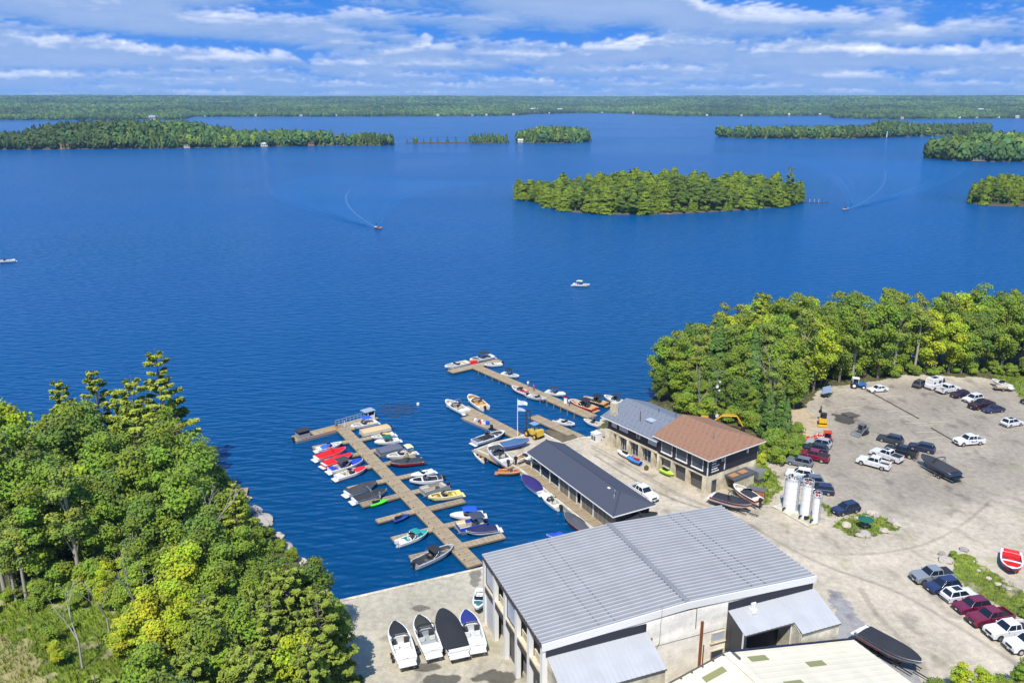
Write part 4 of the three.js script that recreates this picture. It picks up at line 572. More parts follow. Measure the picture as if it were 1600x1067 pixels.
    tops.grid(rows); const r0 = rows[0]; for (let j = 0; j + 1 < 4; j++) tops.quad(r0[j], r0[j + 1], r0[6 - j], r0[7 - j]); tops.build('cover', canvas(o.color), g);
    new MB().box(S(.02).x, S(0).gy - .06, 0, L * .06, .1, S(0).hb * 1.7).build('stern_deck', deck, g);
  }
  if (o.cover === 'bow' || o.cover === 'cockpit' || o.cover2) { const [t0, t1] = o.cover === 'bow' ? [.6, .97] : [.12, .6], m = new MB(), rows = []; for (let k = 0; k <= 6; k++) { const t = mix(t0, t1, k / 6), s = S(t), h = .12 + .2 * Math.sin(k / 6 * 3.1); rows.push([[s.x, s.gy - .08, s.hb * 1.03], [s.x, s.gy + h, s.hb * .5], [s.x, s.gy + h + .03, 0], [s.x, s.gy + h, -s.hb * .5], [s.x, s.gy - .08, -s.hb * 1.03]]); } m.grid(rows); m.build('cover', canvas(o.color), g); }
  if (o.bimini) { const bt = new THREE.Group(); bt.name = 'bimini_top'; g.add(bt); const m = new MB(), f = new MB(), rows = [], yy = fb + (o.biminiY ?? 1.15), w = S(.4).hb; for (let k = 0; k <= 4; k++) { const t = mix(o.bt0 ?? .22, o.bt1 ?? .56, k / 4), s = S(t), u = k / 4 * 2 - 1; rows.push([.95, .6, 0, -.6, -.95].map((z) => [s.x, yy - .12 * z * z - .10 * u * u, z * w])); } m.grid(rows); m.build('canopy', canvas(o.bimini), bt); for (const z of [1, -1]) { const s = S(.36); for (const r of [rows[0], rows[4], rows[2]]) f.cyl([s.x, s.gy, z * s.hb * .97], [r[0][0], r[0][1], z * w * .95], .022, .022, 4); } f.build('frame', chrome, bt); }
  if (o.tower) { const m = new MB(), s = S(.5), w = s.hb * .92, yt = fb + 1.15; for (const d of [0, .45]) m.tube([[s.x + d, s.gy, -w], [s.x - .25 + d * .4, yt - .3, -w * .85], [s.x - .35 + d * .3, yt, -w * .6], [s.x - .35 + d * .3, yt, w * .6], [s.x - .25 + d * .4, yt - .3, w * .85], [s.x + d, s.gy, w]], .04, 6); m.build('wake_tower', o.tower === 1 ? alu : std('tower' + o.tower, hex(o.tower), .4, .3), g); }
  const sw = new MB(); if (o.ob) { sw.box(-L / 2 - .28, .95, 0, .55, .55, .42).box(-L / 2 - .22, .3, 0, .26, .9, .22).box(-L / 2 - .3, -.25, 0, .5, .06, .3); sw.build('outboard_motor', o.ob === 2 ? whitePlastic : blackPlastic, g); } else { sw.box(-L / 2 - .3, .26, 0, .65, .08, B * .78); sw.build('swim_platform', o.plat ? gel(o.plat) : deck, g); }
  if (o.stripe) { const m = new MB(); for (const z of [1, -1]) m.grid([.03, .2, .4, .6, .75, .85].map((t) => { const s = S(t), k = (u) => { const yy = mix(s.cy, s.my, u), zz = mix(s.ch, s.mh, u) + .012; return [mix(s.xk, s.x, u), yy, zz * z]; }; return z > 0 ? [k(.35), k(.85)] : [k(.85), k(.35)]; })); m.build('hull_stripe', gel(o.stripe), g); }
  if (o.trailer) { const h = -y + GROUND, tr = new THREE.Group(); tr.name = 'trailer'; g.add(tr); const m = new MB(); for (const z of [1, -1]) m.box(.2, -.42, z * B * .32, L * .86, .12, .1).box(-L * .28, -.36, z * B * .3, L * .5, .1, .22); for (const x of [-.3, -.05, .2]) m.box(x * L, -.42, 0, .1, .1, B * .66); m.box(L * .56, -.46, 0, L * .3, .1, .12); m.cyl([L * .66, h, .1], [L * .66, -.4, .1], .04, .04, 5); m.build('frame', o.trailer === 2 ? blackPlastic : alu, tr); const wg = once('trw', () => { const w = new MB(); w.cyl([0, 0, -.11], [0, 0, .11], .34, .34, 14); return w.geo(); }), rg = once('trr', () => { const w = new MB(); w.cyl([0, 0, -.125], [0, 0, .125], .19, .17, 10); return w.geo(); }); for (const z of [1, -1]) for (const x of [-.22, -.11]) { const w = mesh('wheel', wg, rubber, tr); w.position.set(x * L, h + .34, z * (B * .5 - .02)); mesh('rim', rg, chrome, w); } }
  else if (o.land) { const h = -y + GROUND, m = new MB(); for (const x of [-.3, .22]) for (const z of [1, -1]) m.box(x * L, (h - .1) / 2 - .05, z * B * .2, .3, -h - .02, .3); if (-h > .3) m.build('stand_block', beamWood, g); }
  if (o.fenders) { const m = new MB(); for (const t of [.2, .45, .65]) { const s = S(t); m.cyl([s.x, s.my - .2, s.hb + .1], [s.x, s.my + .3, s.hb + .1], .1, .1, 8); } m.build('fenders', whitePlastic, g); }
  return g;
}
function pontoon(o) {
  const a = P(...o.stern, .6), b = P(...o.bow, .6), L = o.L || clamp(a.distanceTo(b), 5, 9), B = 2.5, g = thing(o.name || 'pontoon_boat', o.label, 'boat', V((a.x + b.x) / 2, 0, (a.z + b.z) / 2), heading(a, b), o.group);
  for (const z of [-.85, .85]) { const m = new MB(); m.cyl([-L / 2, .12, z], [L / 2 - .7, .12, z], .33, .33, 12).cyl([L / 2 - .7, .12, z], [L / 2, .3, z], .33, .05, 12); m.build('pontoon_tube', alu, g); }
  new MB().box(-.1, .5, 0, L - .2, .12, B).build('deck', o.deckWood ? woodB : std('pcarpet' + (o.deck ?? ''), hex(o.deck ?? 0x8f8a80), .9), g);
  if (!o.bare) { for (const z of [1, -1]) { new MB().box(-.1, .88, z * (B / 2 - .04), L - .6, .6, .05).build('fence_panel', gel(o.panel ?? 0xc9ccd0), g); new MB().cyl([-L / 2 + .2, 1.22, z * (B / 2 - .04)], [L / 2 - .4, 1.22, z * (B / 2 - .04)], .025, .025, 5).build('rail', chrome, g); } new MB().box(L / 2 - .35, .88, 0, .05, .6, B - .3).build('front_panel', gel(o.panel ?? 0xc9ccd0), g);
    if (o.cover == null) { const m = new MB(), v = o.seat ?? 0xd8d2c4; for (const z of [1, -1]) { m.box(L * .26, .78, z * .85, L * .3, .42, .55).box(L * .26, 1.05, z * 1.1, L * .3, .4, .16); } m.box(-L * .36, .78, .3, .6, .42, 1.6); m.build('seats', vinyl(v), g); new MB().box(-.3, .95, -.7, .5, .8, .7).build('console', vinyl(0x4a4c50), g); } else { const m = new MB(), rows = []; for (let k = 0; k <= 6; k++) { const x = mix(-L / 2 + .2, L / 2 - .35, k / 6), h = 1.3 + .28 * Math.sin(k / 6 * 3.14) + .06 * noise(k, L); rows.push([[x, 1.05, B / 2 + .02], [x, 1.22, B / 2], [x, h, .4], [x, h, -.4], [x, 1.22, -B / 2], [x, 1.05, -B / 2 - .02]]); } m.grid(rows); m.build('cover', canvas(o.cover), g); } }
  if (o.bimini) { const bt = new THREE.Group(); bt.name = 'bimini_top'; g.add(bt); const m = new MB(), rows = []; for (let k = 0; k <= 4; k++) { const x = mix(-L * .42, L * .02, k / 4), u = k / 2 - 1; rows.push([1.15, .6, 0, -.6, -1.15].map((z) => [x, 2.5 - .1 * z * z - .08 * u * u, z])); } m.grid(rows); m.build('canopy', canvas(o.bimini), bt); const f = new MB(); for (const z of [1, -1]) for (const x of [-L * .42, L * .02]) f.cyl([-L * .2, 1.2, z * 1.2], [x, 2.32, z * 1.15], .022, .022, 4); f.build('frame', chrome, bt); }
  new MB().box(-L / 2 - .2, .85, 0, .5, .55, .4).box(-L / 2 - .15, .25, 0, .25, .8, .2).build('outboard_motor', o.ob === 2 ? whitePlastic : blackPlastic, g);
  if (o.extra) o.extra(g, L, B); return g;
}
function jetski(o) {
  const h = o.land ? GROUND + .3 : 0, a = P(...o.stern, h + .2), b = P(...o.bow, h + .2), L = 3.2, B = 1.15, g = thing('jet_ski', o.label, 'jet ski', V((a.x + b.x) / 2, h, (a.z + b.z) / 2), heading(a, b), o.group), S = boatShape(L, B, .62), ss = TS0.map(S);
  new MB().grid(ss.map((s) => [[s.x, s.gy, -s.hb], [s.xk, s.cy, -s.ch], [s.xk, s.ky * .6, 0], [s.xk, s.cy, s.ch], [s.x, s.gy, s.hb]])).build('hull', gel(o.hull), g);
  new MB().grid(ss.map((s) => { const hh = .12 + .3 * Math.exp(-(((s.x - .55) / .5) ** 2)); return [[s.x, s.gy, s.hb], [s.x, s.gy + hh * .5, s.hb * .6], [s.x, s.gy + hh, 0], [s.x, s.gy + hh * .5, -s.hb * .6], [s.x, s.gy, -s.hb]]; })).build('deck', gel(o.deck), g);
  new MB().box(-.45, .78, 0, 1.35, .3, .38).box(-.9, .9, 0, .5, .2, .36).build('seat', vinyl(o.seat ?? BLACK), g); new MB().cyl([.35, 1.12, -.4], [.35, 1.12, .4], .04).cyl([.35, 1.1, 0], [.6, .75, 0], .06).build('handlebar', blackPlastic, g); return g;
}
// --- moored along the long floating dock, outer side
boat({ stern: [495, 705], bow: [534, 695.5], cover: 'cockpit', color: 0x2463c0, side: WHITE, bimini: null, label: 'white bowrider with blue cockpit cover tucked beside the red-covered boats' });
boat({ stern: [493, 719], bow: [540, 704.5], cover: 'full', color: 0xe0121c, hull: WHITE, side: WHITE, label: 'white runabout under a raised bright red full cover' , tower: 0xb0131b});
boat({ stern: [505, 729.5], bow: [550, 713.5], cover: 'full', color: 0xd9131d, hull: 0xa01018, side: 0xd9131d, plat: WHITE, label: 'red-hulled runabout under a flat red full cover' });
boat({ stern: [515, 738], bow: [567, 723], cover: 'bow', color: 0x1c3fae, side: WHITE, bimini: 0x3a3d44, pad: 0x1c3fae, seat: 0x1c3fae, label: 'white boat with royal blue covers and charcoal bimini' });
boat({ stern: [525, 749], bow: [572, 735], side: WHITE, hull: WHITE, stripe: 0xb01722, deck: WHITE, cover: 'bow', color: 0xd11f28, seat: 0xd9d5cb, label: 'open white runabout with red bow cover and red hull stripe' });
boat({ stern: [541, 774], bow: [588.5, 757.5], cover: 'full', color: 0x3c3f43, label: 'white runabout under charcoal cover at the fourth outer finger pier', rail: 0xc8c8c8 });
boat({ stern: [552, 785], bow: [604, 770], cover: 'full', color: 0x2e3136, tower: 1, label: 'white wakeboard boat with black cover and silver tower beside the green jet ski' });
jetski({ stern: [578, 791], bow: [605, 784], hull: 0x35c01e, deck: 0x4fe02a, label: 'bright green jet ski moored at a finger pier end' });
jetski({ stern: [612, 817], bow: [641, 806], hull: 0x182a66, deck: 0x24428f, label: 'dark blue jet ski moored alone along a finger pier' });
boat({ stern: [622, 851.5], bow: [668, 835], side: WHITE, hull: 0xcfd2d0, floor: 0x0f8f8d, seat: 0xe2ded4, cover: 'bow', color: 0x0fa3a0, bimini: 0x0c8f8b, bt0: .5, bt1: .72, biminiY: .75, ob: 2, label: 'white outboard boat with teal interior and teal canvas' });
boat({ stern: [648, 886], bow: [708, 858.5], hull: 0x9fa3a6, side: 0xa9adb0, deck: 0x8d9194, floor: 0x55585c, seat: 0x2b2d31, bimini: 0x26282c, bt0: .4, bt1: .62, biminiY: .8, ob: 1, openBow: true, B: 2.35, label: 'bare aluminium fishing boat with outboard next to the sea wall' });
pontoon({ stern: [470, 684], bow: [528, 669], L: 11.2, deckWood: true, bare: true, name: 'work_barge', label: 'long tan work barge with red stripe and cabin canopy at the dock head', extra: (g, L, B) => { for (const z of [1, -1]) { new MB().box(-.2, .75, z * 1.2, L - .5, .42, .1).build('side_wall', gel(0xb9ac93), g); new MB().box(-.8, .8, z * 1.256, L * .7, .12, .02).build('red_stripe', gel(0xb3182b), g); } new MB().box(-L * .33, 1.1, 0, 2.4, .9, 1.9).build('cabin', gel(0x8e9296), g); const m = new MB(); m.box(-L * .33, 1.85, 0, 2.2, .5, 1.7); m.build('cabin_window', glassDark, g); new MB().box(-L * .33, 2.2, 0, 2.7, .1, 2.1).build('cabin_roof', canvas(0x2f3237), g); new MB().box(L * .2, .68, .2, 2.6, .25, 1.0).box(L * .36, .75, -.4, .8, .4, .6).build('deck_cargo', std('cargo_tan', hex(0xa98a54), .9), g); new MB().cyl([L / 2 - .4, .55, .9], [L / 2 - .4, 2.3, .9], .05).build('mast', whitePlastic, g); } });
pontoon({ stern: [535, 665], bow: [580, 652], L: 9.5, name: 'work_platform', bare: true, deckWood: true, label: 'railed grey work platform with white pilot house moored outermost', extra: (g, L) => { const m = new MB(); for (const z of [1.2, -1.2]) { m.cyl([-L / 2 + .2, 1.6, z], [L * .2, 1.6, z], .04, .04, 5).cyl([-L / 2 + .2, 1.1, z], [L * .2, 1.1, z], .03, .03, 5); for (let k = 0; k < 8; k++) m.cyl([-L / 2 + .2 + k * .9, .5, z], [-L / 2 + .2 + k * .9, 1.6, z], .04, .04, 5); } m.build('railing', std('rail_grey', lin(.4, .42, .44), .5), g); new MB().box(L * .32, .95, 0, 1.7, .9, 1.7).build('pilot_house', whitePlastic, g); const w = new MB(); w.box(L * .32, 1.85, 0, 1.55, .95, 1.55); w.build('pilot_window', glassDark, g); const c = new MB(); for (const x of [-.8, .8]) for (const z of [-.8, .8]) c.box(L * .32 + x, 1.85, z, .14, 1, .14); c.build('corner_post', whitePlastic, g); new MB().box(L * .32 - .3, 2.42, 0, 2.6, .14, 2.1).build('pilot_roof', gel(0x9aa6b0), g); new MB().box(L * .45, .8, .3, .5, .6, .5).build('motor', blackPlastic, g); } });
// inner side
boat({ bow: [548, 670.5], stern: [588, 661], cover: 'cockpit', color: 0xcdb892, side: WHITE, bimini: 0x2358b8, label: 'white bowrider with small blue bimini and tan canvas at the dock head' });
pontoon({ bow: [562, 679], stern: [609, 669], cover: 0xc8ae84, panel: 0xd6d2c6, label: 'pontoon boat under a tan cover beside the dock head' });
boat({ bow: [580, 687], stern: [615, 680], cover: 'cockpit', color: 0xd8b879, label: 'white boat with sand-coloured stern cover next to the green bimini' });
boat({ bow: [585, 695], stern: [623, 689], side: WHITE, bimini: 0x0c6b52, bt0: .3, bt1: .66, biminiY: .85, cover: 'bow', color: 0xdcdcd6, label: 'white boat shaded by a dark green bimini' });
pontoon({ bow: [588, 709], stern: [627, 700], panel: 0x6c7178, seat: 0x8a8f96, cover: 0x5a6070, label: 'grey pontoon boat under a slate cover' });
boat({ bow: [604, 718], stern: [648, 708], seat: 0xd7c08c, pad: 0xd7c08c, bimini: 0xe6d59a, bt0: .1, bt1: .34, label: 'open white bowrider with pale yellow stern canopy' });
boat({ bow: [609, 728], stern: [661, 722], hull: 0x8f0f22, side: 0xb01430, deck: 0x23262b, cover: 'full', color: 0x35383d, tower: 0x202226, label: 'crimson-hulled wakeboard boat with black deck cover' });
boat({ bow: [642, 747], stern: [677, 738], openBow: false, cover: 'cockpit', color: 0xe9e9e6, label: 'plain all-white boat with white cover on the inner side' });
boat({ bow: [640, 756], stern: [691, 750], floor: 0x33363b, seat: 0x2e3136, tower: 1, ob: 1, label: 'white bowrider with black seats and silver tower' });
pontoon({ bow: [657, 771], stern: [699, 758.5], panel: 0x8e8f90, seat: 0xb9b2a4, label: 'open grey pontoon boat with beige seats beside the yellow boat' });
boat({ bow: [669, 782], stern: [720, 773], deck: 0xe8d37a, side: 0xe3d489, hull: WHITE, seat: 0xe6cf62, pad: 0xecd660, floor: 0x9a8a4a, label: 'yellow and white speedboat with yellow sun pads' });
boat({ bow: [703, 810], stern: [755, 806], openBow: false, bimini: 0x1552b8, bt0: .2, bt1: .62, biminiY: .9, label: 'white cuddy boat with wide bright blue bimini' });
pontoon({ bow: [712, 827], stern: [758, 817], panel: 0x1d47c0, bimini: 0x394456, seat: 0xd9c9a6, label: 'pontoon boat with royal blue side panels and slate bimini' });
boat({ bow: [728, 835], stern: [779, 828], cover: 'full', color: 0x20264f, label: 'white runabout under a navy cover at the finger pier nearest the sea wall' });
// --- crosspiece pier
boat({ bow: [695, 577], stern: [731, 568], seat: 0xd6c8a6, label: 'white bowrider with beige seats at the crosspiece tip' });
boat({ bow: [734, 566.5], stern: [770, 558.5], bimini: 0x2a2d33, stripe: 0x2a2d33, floor: 0x6b6e74, label: 'white speedboat with dark bimini on the outer face of the crosspiece' });
boat({ bow: [757, 573], stern: [784, 570], seat: 0xe4e0d6, wind: false, label: 'small open white skiff inside the crosspiece corner', ob: 1 });
boat({ stern: [785, 585], bow: [811, 591], bimini: 0x23262c, stripe: 0xb51b27, label: 'white bowrider with black bimini on the lake side of the crosspiece pier' });
boat({ bow: [800, 607], stern: [824, 616.5], hull: 0xb01a22, side: WHITE, seat: 0xc7303a, label: 'small red and white boat on the harbour side of the crosspiece pier' });
boat({ stern: [826, 620], bow: [854, 627], hull: 0x8a9096, side: 0xa4a9ad, deck: 0x9da2a6, ob: 1, label: 'grey aluminium boat tied to the crosspiece pier' });
boat({ stern: [854, 613.5], bow: [884, 619.5], bimini: 0x2b3440, cover: 'bow', color: 0xdde3e0, label: 'white boat with teal windscreen and dark bimini along the crosspiece pier' });
boat({ stern: [930, 642], bow: [891, 629], hull: 0x8b1118, side: 0xb3161e, deck: 0xc2a36e, seat: 0xc79a5a, bimini: 0x24262b, label: 'red runabout with tan interior near the shore end of the pier' });
boat({ stern: [948, 634], bow: [912, 624.5], hull: 0x3a2413, side: 0x5b3a1c, deck: 0xb98b4a, seat: 0xc79a5a, bimini: 0x1f2125, label: 'varnished wooden runabout with black bimini behind the red runabout' });
boat({ stern: [976, 632], bow: [944, 622], hull: 0x9c1620, side: WHITE, bimini: 0x22304f, label: 'white and red boat moored behind the grey-roofed house' });
boat({ bow: [912, 659], stern: [942, 667], seat: 0xcdb68c, tower: 1, label: 'white boat with tan seats moored beside the house corner' });
boat({ stern: [867, 658], bow: [898, 667], stripe: 0x2b2f55, pad: 0x2b2f66, label: 'white boat with navy cushions alongside the slip pier' });
// --- flag pier and quay
boat({ bow: [697, 630], stern: [728, 646], stripe: 0x30343a, hull: WHITE, pad: 0xe8e8e4, seat: 0xd2c4aa, tower: 1, label: 'white bowrider with dark stripe at the outer end of the flag pier' });
boat({ bow: [733, 622], stern: [757, 640], seat: 0xd8b67a, floor: 0xb08a55, ob: 1, label: 'white boat with honey-coloured seats on the lake side of the flag pier' });
pontoon({ bow: [726, 650], stern: [767, 667], bare: true, deckWood: true, name: 'raft_barge', label: 'flat wooden raft loaded with bags and a blue bin beside the flag pier', extra: (g) => { const r = rng(3), cs = [0xe5e2da, 0xd8d0c0, 0xb93040, 0xe8e8e8, 0x5a2a2a, 0x9fb0c0]; for (let k = 0; k < 9; k++) new MB().box(-2.2 + k * .42, .75, (r() - .5) * 1.2, .4 + r() * .3, .35 + r() * .4, .4 + r() * .3, r()).build('gear_bag', vinyl(cs[k % 6]), g); new MB().cyl([-2.7, .56, .4], [-2.7, 1.3, .4], .42, .46, 12).build('blue_bin', vinyl(0x1c55c8), g); } });
boat({ stern: [739, 694.5], bow: [790, 678.5], L: 7.6, side: 0xb8bcc2, hull: 0x6f757d, stripe: 0x30343b, tower: 1, floor: 0x4b4f57, seat: 0x3b3f46, pad: 0x565b63, label: 'grey and white wakeboard boat with silver tower below the flagpole' });
boat({ stern: [781, 698], bow: [827, 690], land: 1, lift: .45, hull: 0x1a3f9e, side: 0x1f4cb4, cover: 'full', color: 0x3c5f88, label: 'blue boat under slate cover hauled out below the flagpole' });
boat({ bow: [764, 699], stern: [793, 722], side: WHITE, floor: 0x565a60, bimini: 0x3a3d42, bt0: .5, bt1: .75, biminiY: .7, ob: 1, label: 'white boat with black forward canopy beside the landing platform', land: 1, lift: .2 });
boat({ bow: [741, 706], stern: [758, 722], L: 4.8, seat: 0xc79b62, floor: 0xa8793f, wind: false, ob: 1, label: 'small white rowing boat with wooden floor at the landing platform' });
boat({ stern: [784, 739], bow: [812, 739.5], L: 4.6, hull: 0x6e3d17, side: 0xb06a2c, deck: 0xc17a35, seat: 0xb8661f, floor: 0xb8661f, wind: false, label: 'small varnished orange wooden dinghy below the landing platform' });
boat({ bow: [828, 709.5], stern: [812, 716.5], L: 4.4, land: 1, lift: .4, floor: 0xb48a58, seat: 0xb48a58, ob: 1, wind: false, label: 'small white dinghy with tan floor parked at the boathouse end' });
boat({ bow: [850, 726], stern: [830, 718.5], L: 5, land: 1, lift: .4, hull: 0x26282c, side: 0x44474c, ob: 1, label: 'dark grey runabout half under the boathouse eaves' });
boat({ bow: [817, 748], stern: [848, 772], cover: 'full', color: 0x2a2466, label: 'white boat under a purple-blue cover tied to the quay walkway' });
boat({ bow: [847, 775], stern: [875, 796], ob: 1, openBow: false, floor: 0xa7adb0, label: 'white centre-console boat with black outboard along the quay walkway' });
boat({ bow: [883, 807], stern: [919, 833], hull: 0xa01420, side: 0xc01a28, cover: 'full', color: 0x4b4e54, label: 'red-hulled boat under grey cover along the quay walkway' });
boat({ stern: [894, 842], bow: [856, 840], cover: 'full', color: 0x1449b0, label: 'boat under bright blue tarp behind the storage building' });
boat({ stern: [966, 820], bow: [1028, 810], land: 1, lift: .75, hull: BLACK, side: 0xd6d6d4, deck: BLACK, cover: 'full', color: 0x25272c, trailer: 2, tower: 0x303236, label: 'black-covered wakeboard boat on a trailer beside the boathouse end' });
// --- on land
boat({ bow: [616, 981], stern: [636, 1038], land: 1, lift: .8, cover: 'bow', color: 0x24262b, bimini: null, seat: 0xeceae4, floor: 0xcfcdc6, trailer: 1, label: 'white boat with black bow cover, first of four parked in the yard' , openBow: false});
boat({ bow: [654, 971], stern: [677, 1025], land: 1, lift: .8, cover: 'bow', color: 0x34362f, stripe: 0xb81f28, side: 0xd8d8d6, floor: 0x9aa0a4, tower: 0x2b2d31, trailer: 1, label: 'white boat with olive black bow cover and red transom on yard trailer' });
boat({ bow: [690, 962], stern: [717, 1025], land: 1, lift: .8, cover: 'full', color: 0x25282d, trailer: 2, label: 'long boat under a black full cover parked in the yard' });
boat({ bow: [727, 963], stern: [746, 1017], land: 1, lift: .8, cover: 'bow', color: 0x23307a, seat: 0xdcdcd8, floor: 0xc2c6c8, stripe: 0xc4202a, trailer: 1, label: 'open white boat with navy bow cover parked beside the storage building' });
boat({ bow: [745, 957], stern: [753, 922], L: 4.8, land: 1, lift: .5, floor: 0x3f7f86, dash: 0x2c6d78, label: 'small white boat with teal dash against the building corner' });
boat({ stern: [1119, 780], bow: [1167, 795], L: 6.8, land: 1, lift: .8, hull: WHITE, side: 0x7d1027, deck: 0xe2dfd8, cover: 'full', color: 0x2b2c33, tower: 0x26282c, trailer: 2, label: 'burgundy and white boat with black cover on trailer in front of the house' });
boat({ bow: [1147, 764], stern: [1186, 787], L: 6.2, land: 1, lift: .8, hull: 0xd9d2c6, side: 0x9c2018, deck: 0xe6e0cf, cover: 'cockpit', color: 0x2c2f36, ob: 1, trailer: 1, label: 'cream and red boat with black cockpit cover by the wooden shed box' });
boat({ stern: [1496, 748], bow: [1438, 718], L: 8.2, land: 1, lift: .9, hull: 0x15171b, side: 0x2b4f7a, deck: 0x202226, cover: 'full', color: 0x35373d, tower: 0x26282c, trailer: 1, label: 'long black and blue boat on trailer hitched in the parking lot' });
boat({ stern: [1354, 998], bow: [1428, 1042], L: 8.0, land: 1, lift: 1.0, hull: 0x1a1a1e, side: 0x7b7f88, stripe: 0xa01828, cover: 'full', color: 0x2a2c33, trailer: 2, label: 'black-covered boat on trailer beside the cream roof building' });
boat({ stern: [1581, 860], bow: [1582, 896], L: 6.2, B: 2.9, land: 1, lift: .35, hull: 0x1c2440, side: 0x1f2948, deck: 0xe6e4df, floor: 0xd42a2e, seat: 0xc9262a, pad: 0xd42a2e, rail: 0xf0f0ee, wind: false, label: 'wide old boat with red interior and navy hull on the gravel' });
jetski({ stern: [984, 715], bow: [964, 705], hull: 0xd8d8d8, deck: 0xe8e8e6, land: 1, label: 'white jet ski parked before the shop windows' });
jetski({ stern: [1000, 724], bow: [982, 717], hull: 0x1560b8, deck: 0x2a8ad6, seat: 0xb01c22, land: 1, label: 'blue jet ski with red seat parked before the shop windows' });
jetski({ stern: [1036, 736], bow: [1050, 743], hull: 0x9ad02a, deck: 0xb8e23c, land: 1, label: 'lime green jet ski in the open garage bay' });
// --- out on the lake
boat({ bow: [598, 358.5], stern: [585, 355], L: 6.6, hull: 0xa81b1b, side: 0xc5302a, deck: 0xe6e2da, label: 'red speedboat running on the open lake' });
boat({ bow: [1314, 329], stern: [1328, 325.5], L: 7, label: 'white speedboat running beyond the wooded island', bimini: 0x30343a });
boat({ bow: [916, 447], stern: [901, 446], L: 6.4, label: 'white boat drifting alone off the pier', bimini: 0xc9ced2 });
boat({ bow: [-2, 410], stern: [16, 408.5], L: 7.6, label: 'long white boat lying still on the open lake, away from any wake', wind: true });

// ---------------------------------------------------------------- cars, pickups and vans
const CAR = {
  suv: { L: 4.7, W: 1.9, belt: 1.02, roof: 1.70, cowl: .95, rt: -.02, rb: -2.15, rr: -1.75, rf: .25, hood: .96, wr: .36 },
  sedan: { L: 4.65, W: 1.82, belt: .92, roof: 1.43, cowl: .85, rb: -1.75, rr: -1.0, rf: .1, hood: .84, wr: .33, trunk: 1 },
  hatch: { L: 4.3, W: 1.8, belt: .95, roof: 1.52, cowl: .85, rb: -2.0, rr: -1.5, rf: .1, hood: .88, wr: .33 },
  pickup: { L: 5.8, W: 2.05, belt: 1.30, roof: 1.98, cowl: 1.15, rb: -1.05, rr: -.92, rf: .5, hood: 1.26, wr: .43, bed: 1 },
  van: { L: 5.9, W: 2.05, belt: 1.35, roof: 2.7, cowl: 2.1, rb: -2.85, rr: -2.75, rf: 1.2, hood: 1.1, wr: .36, van: 1 },
};
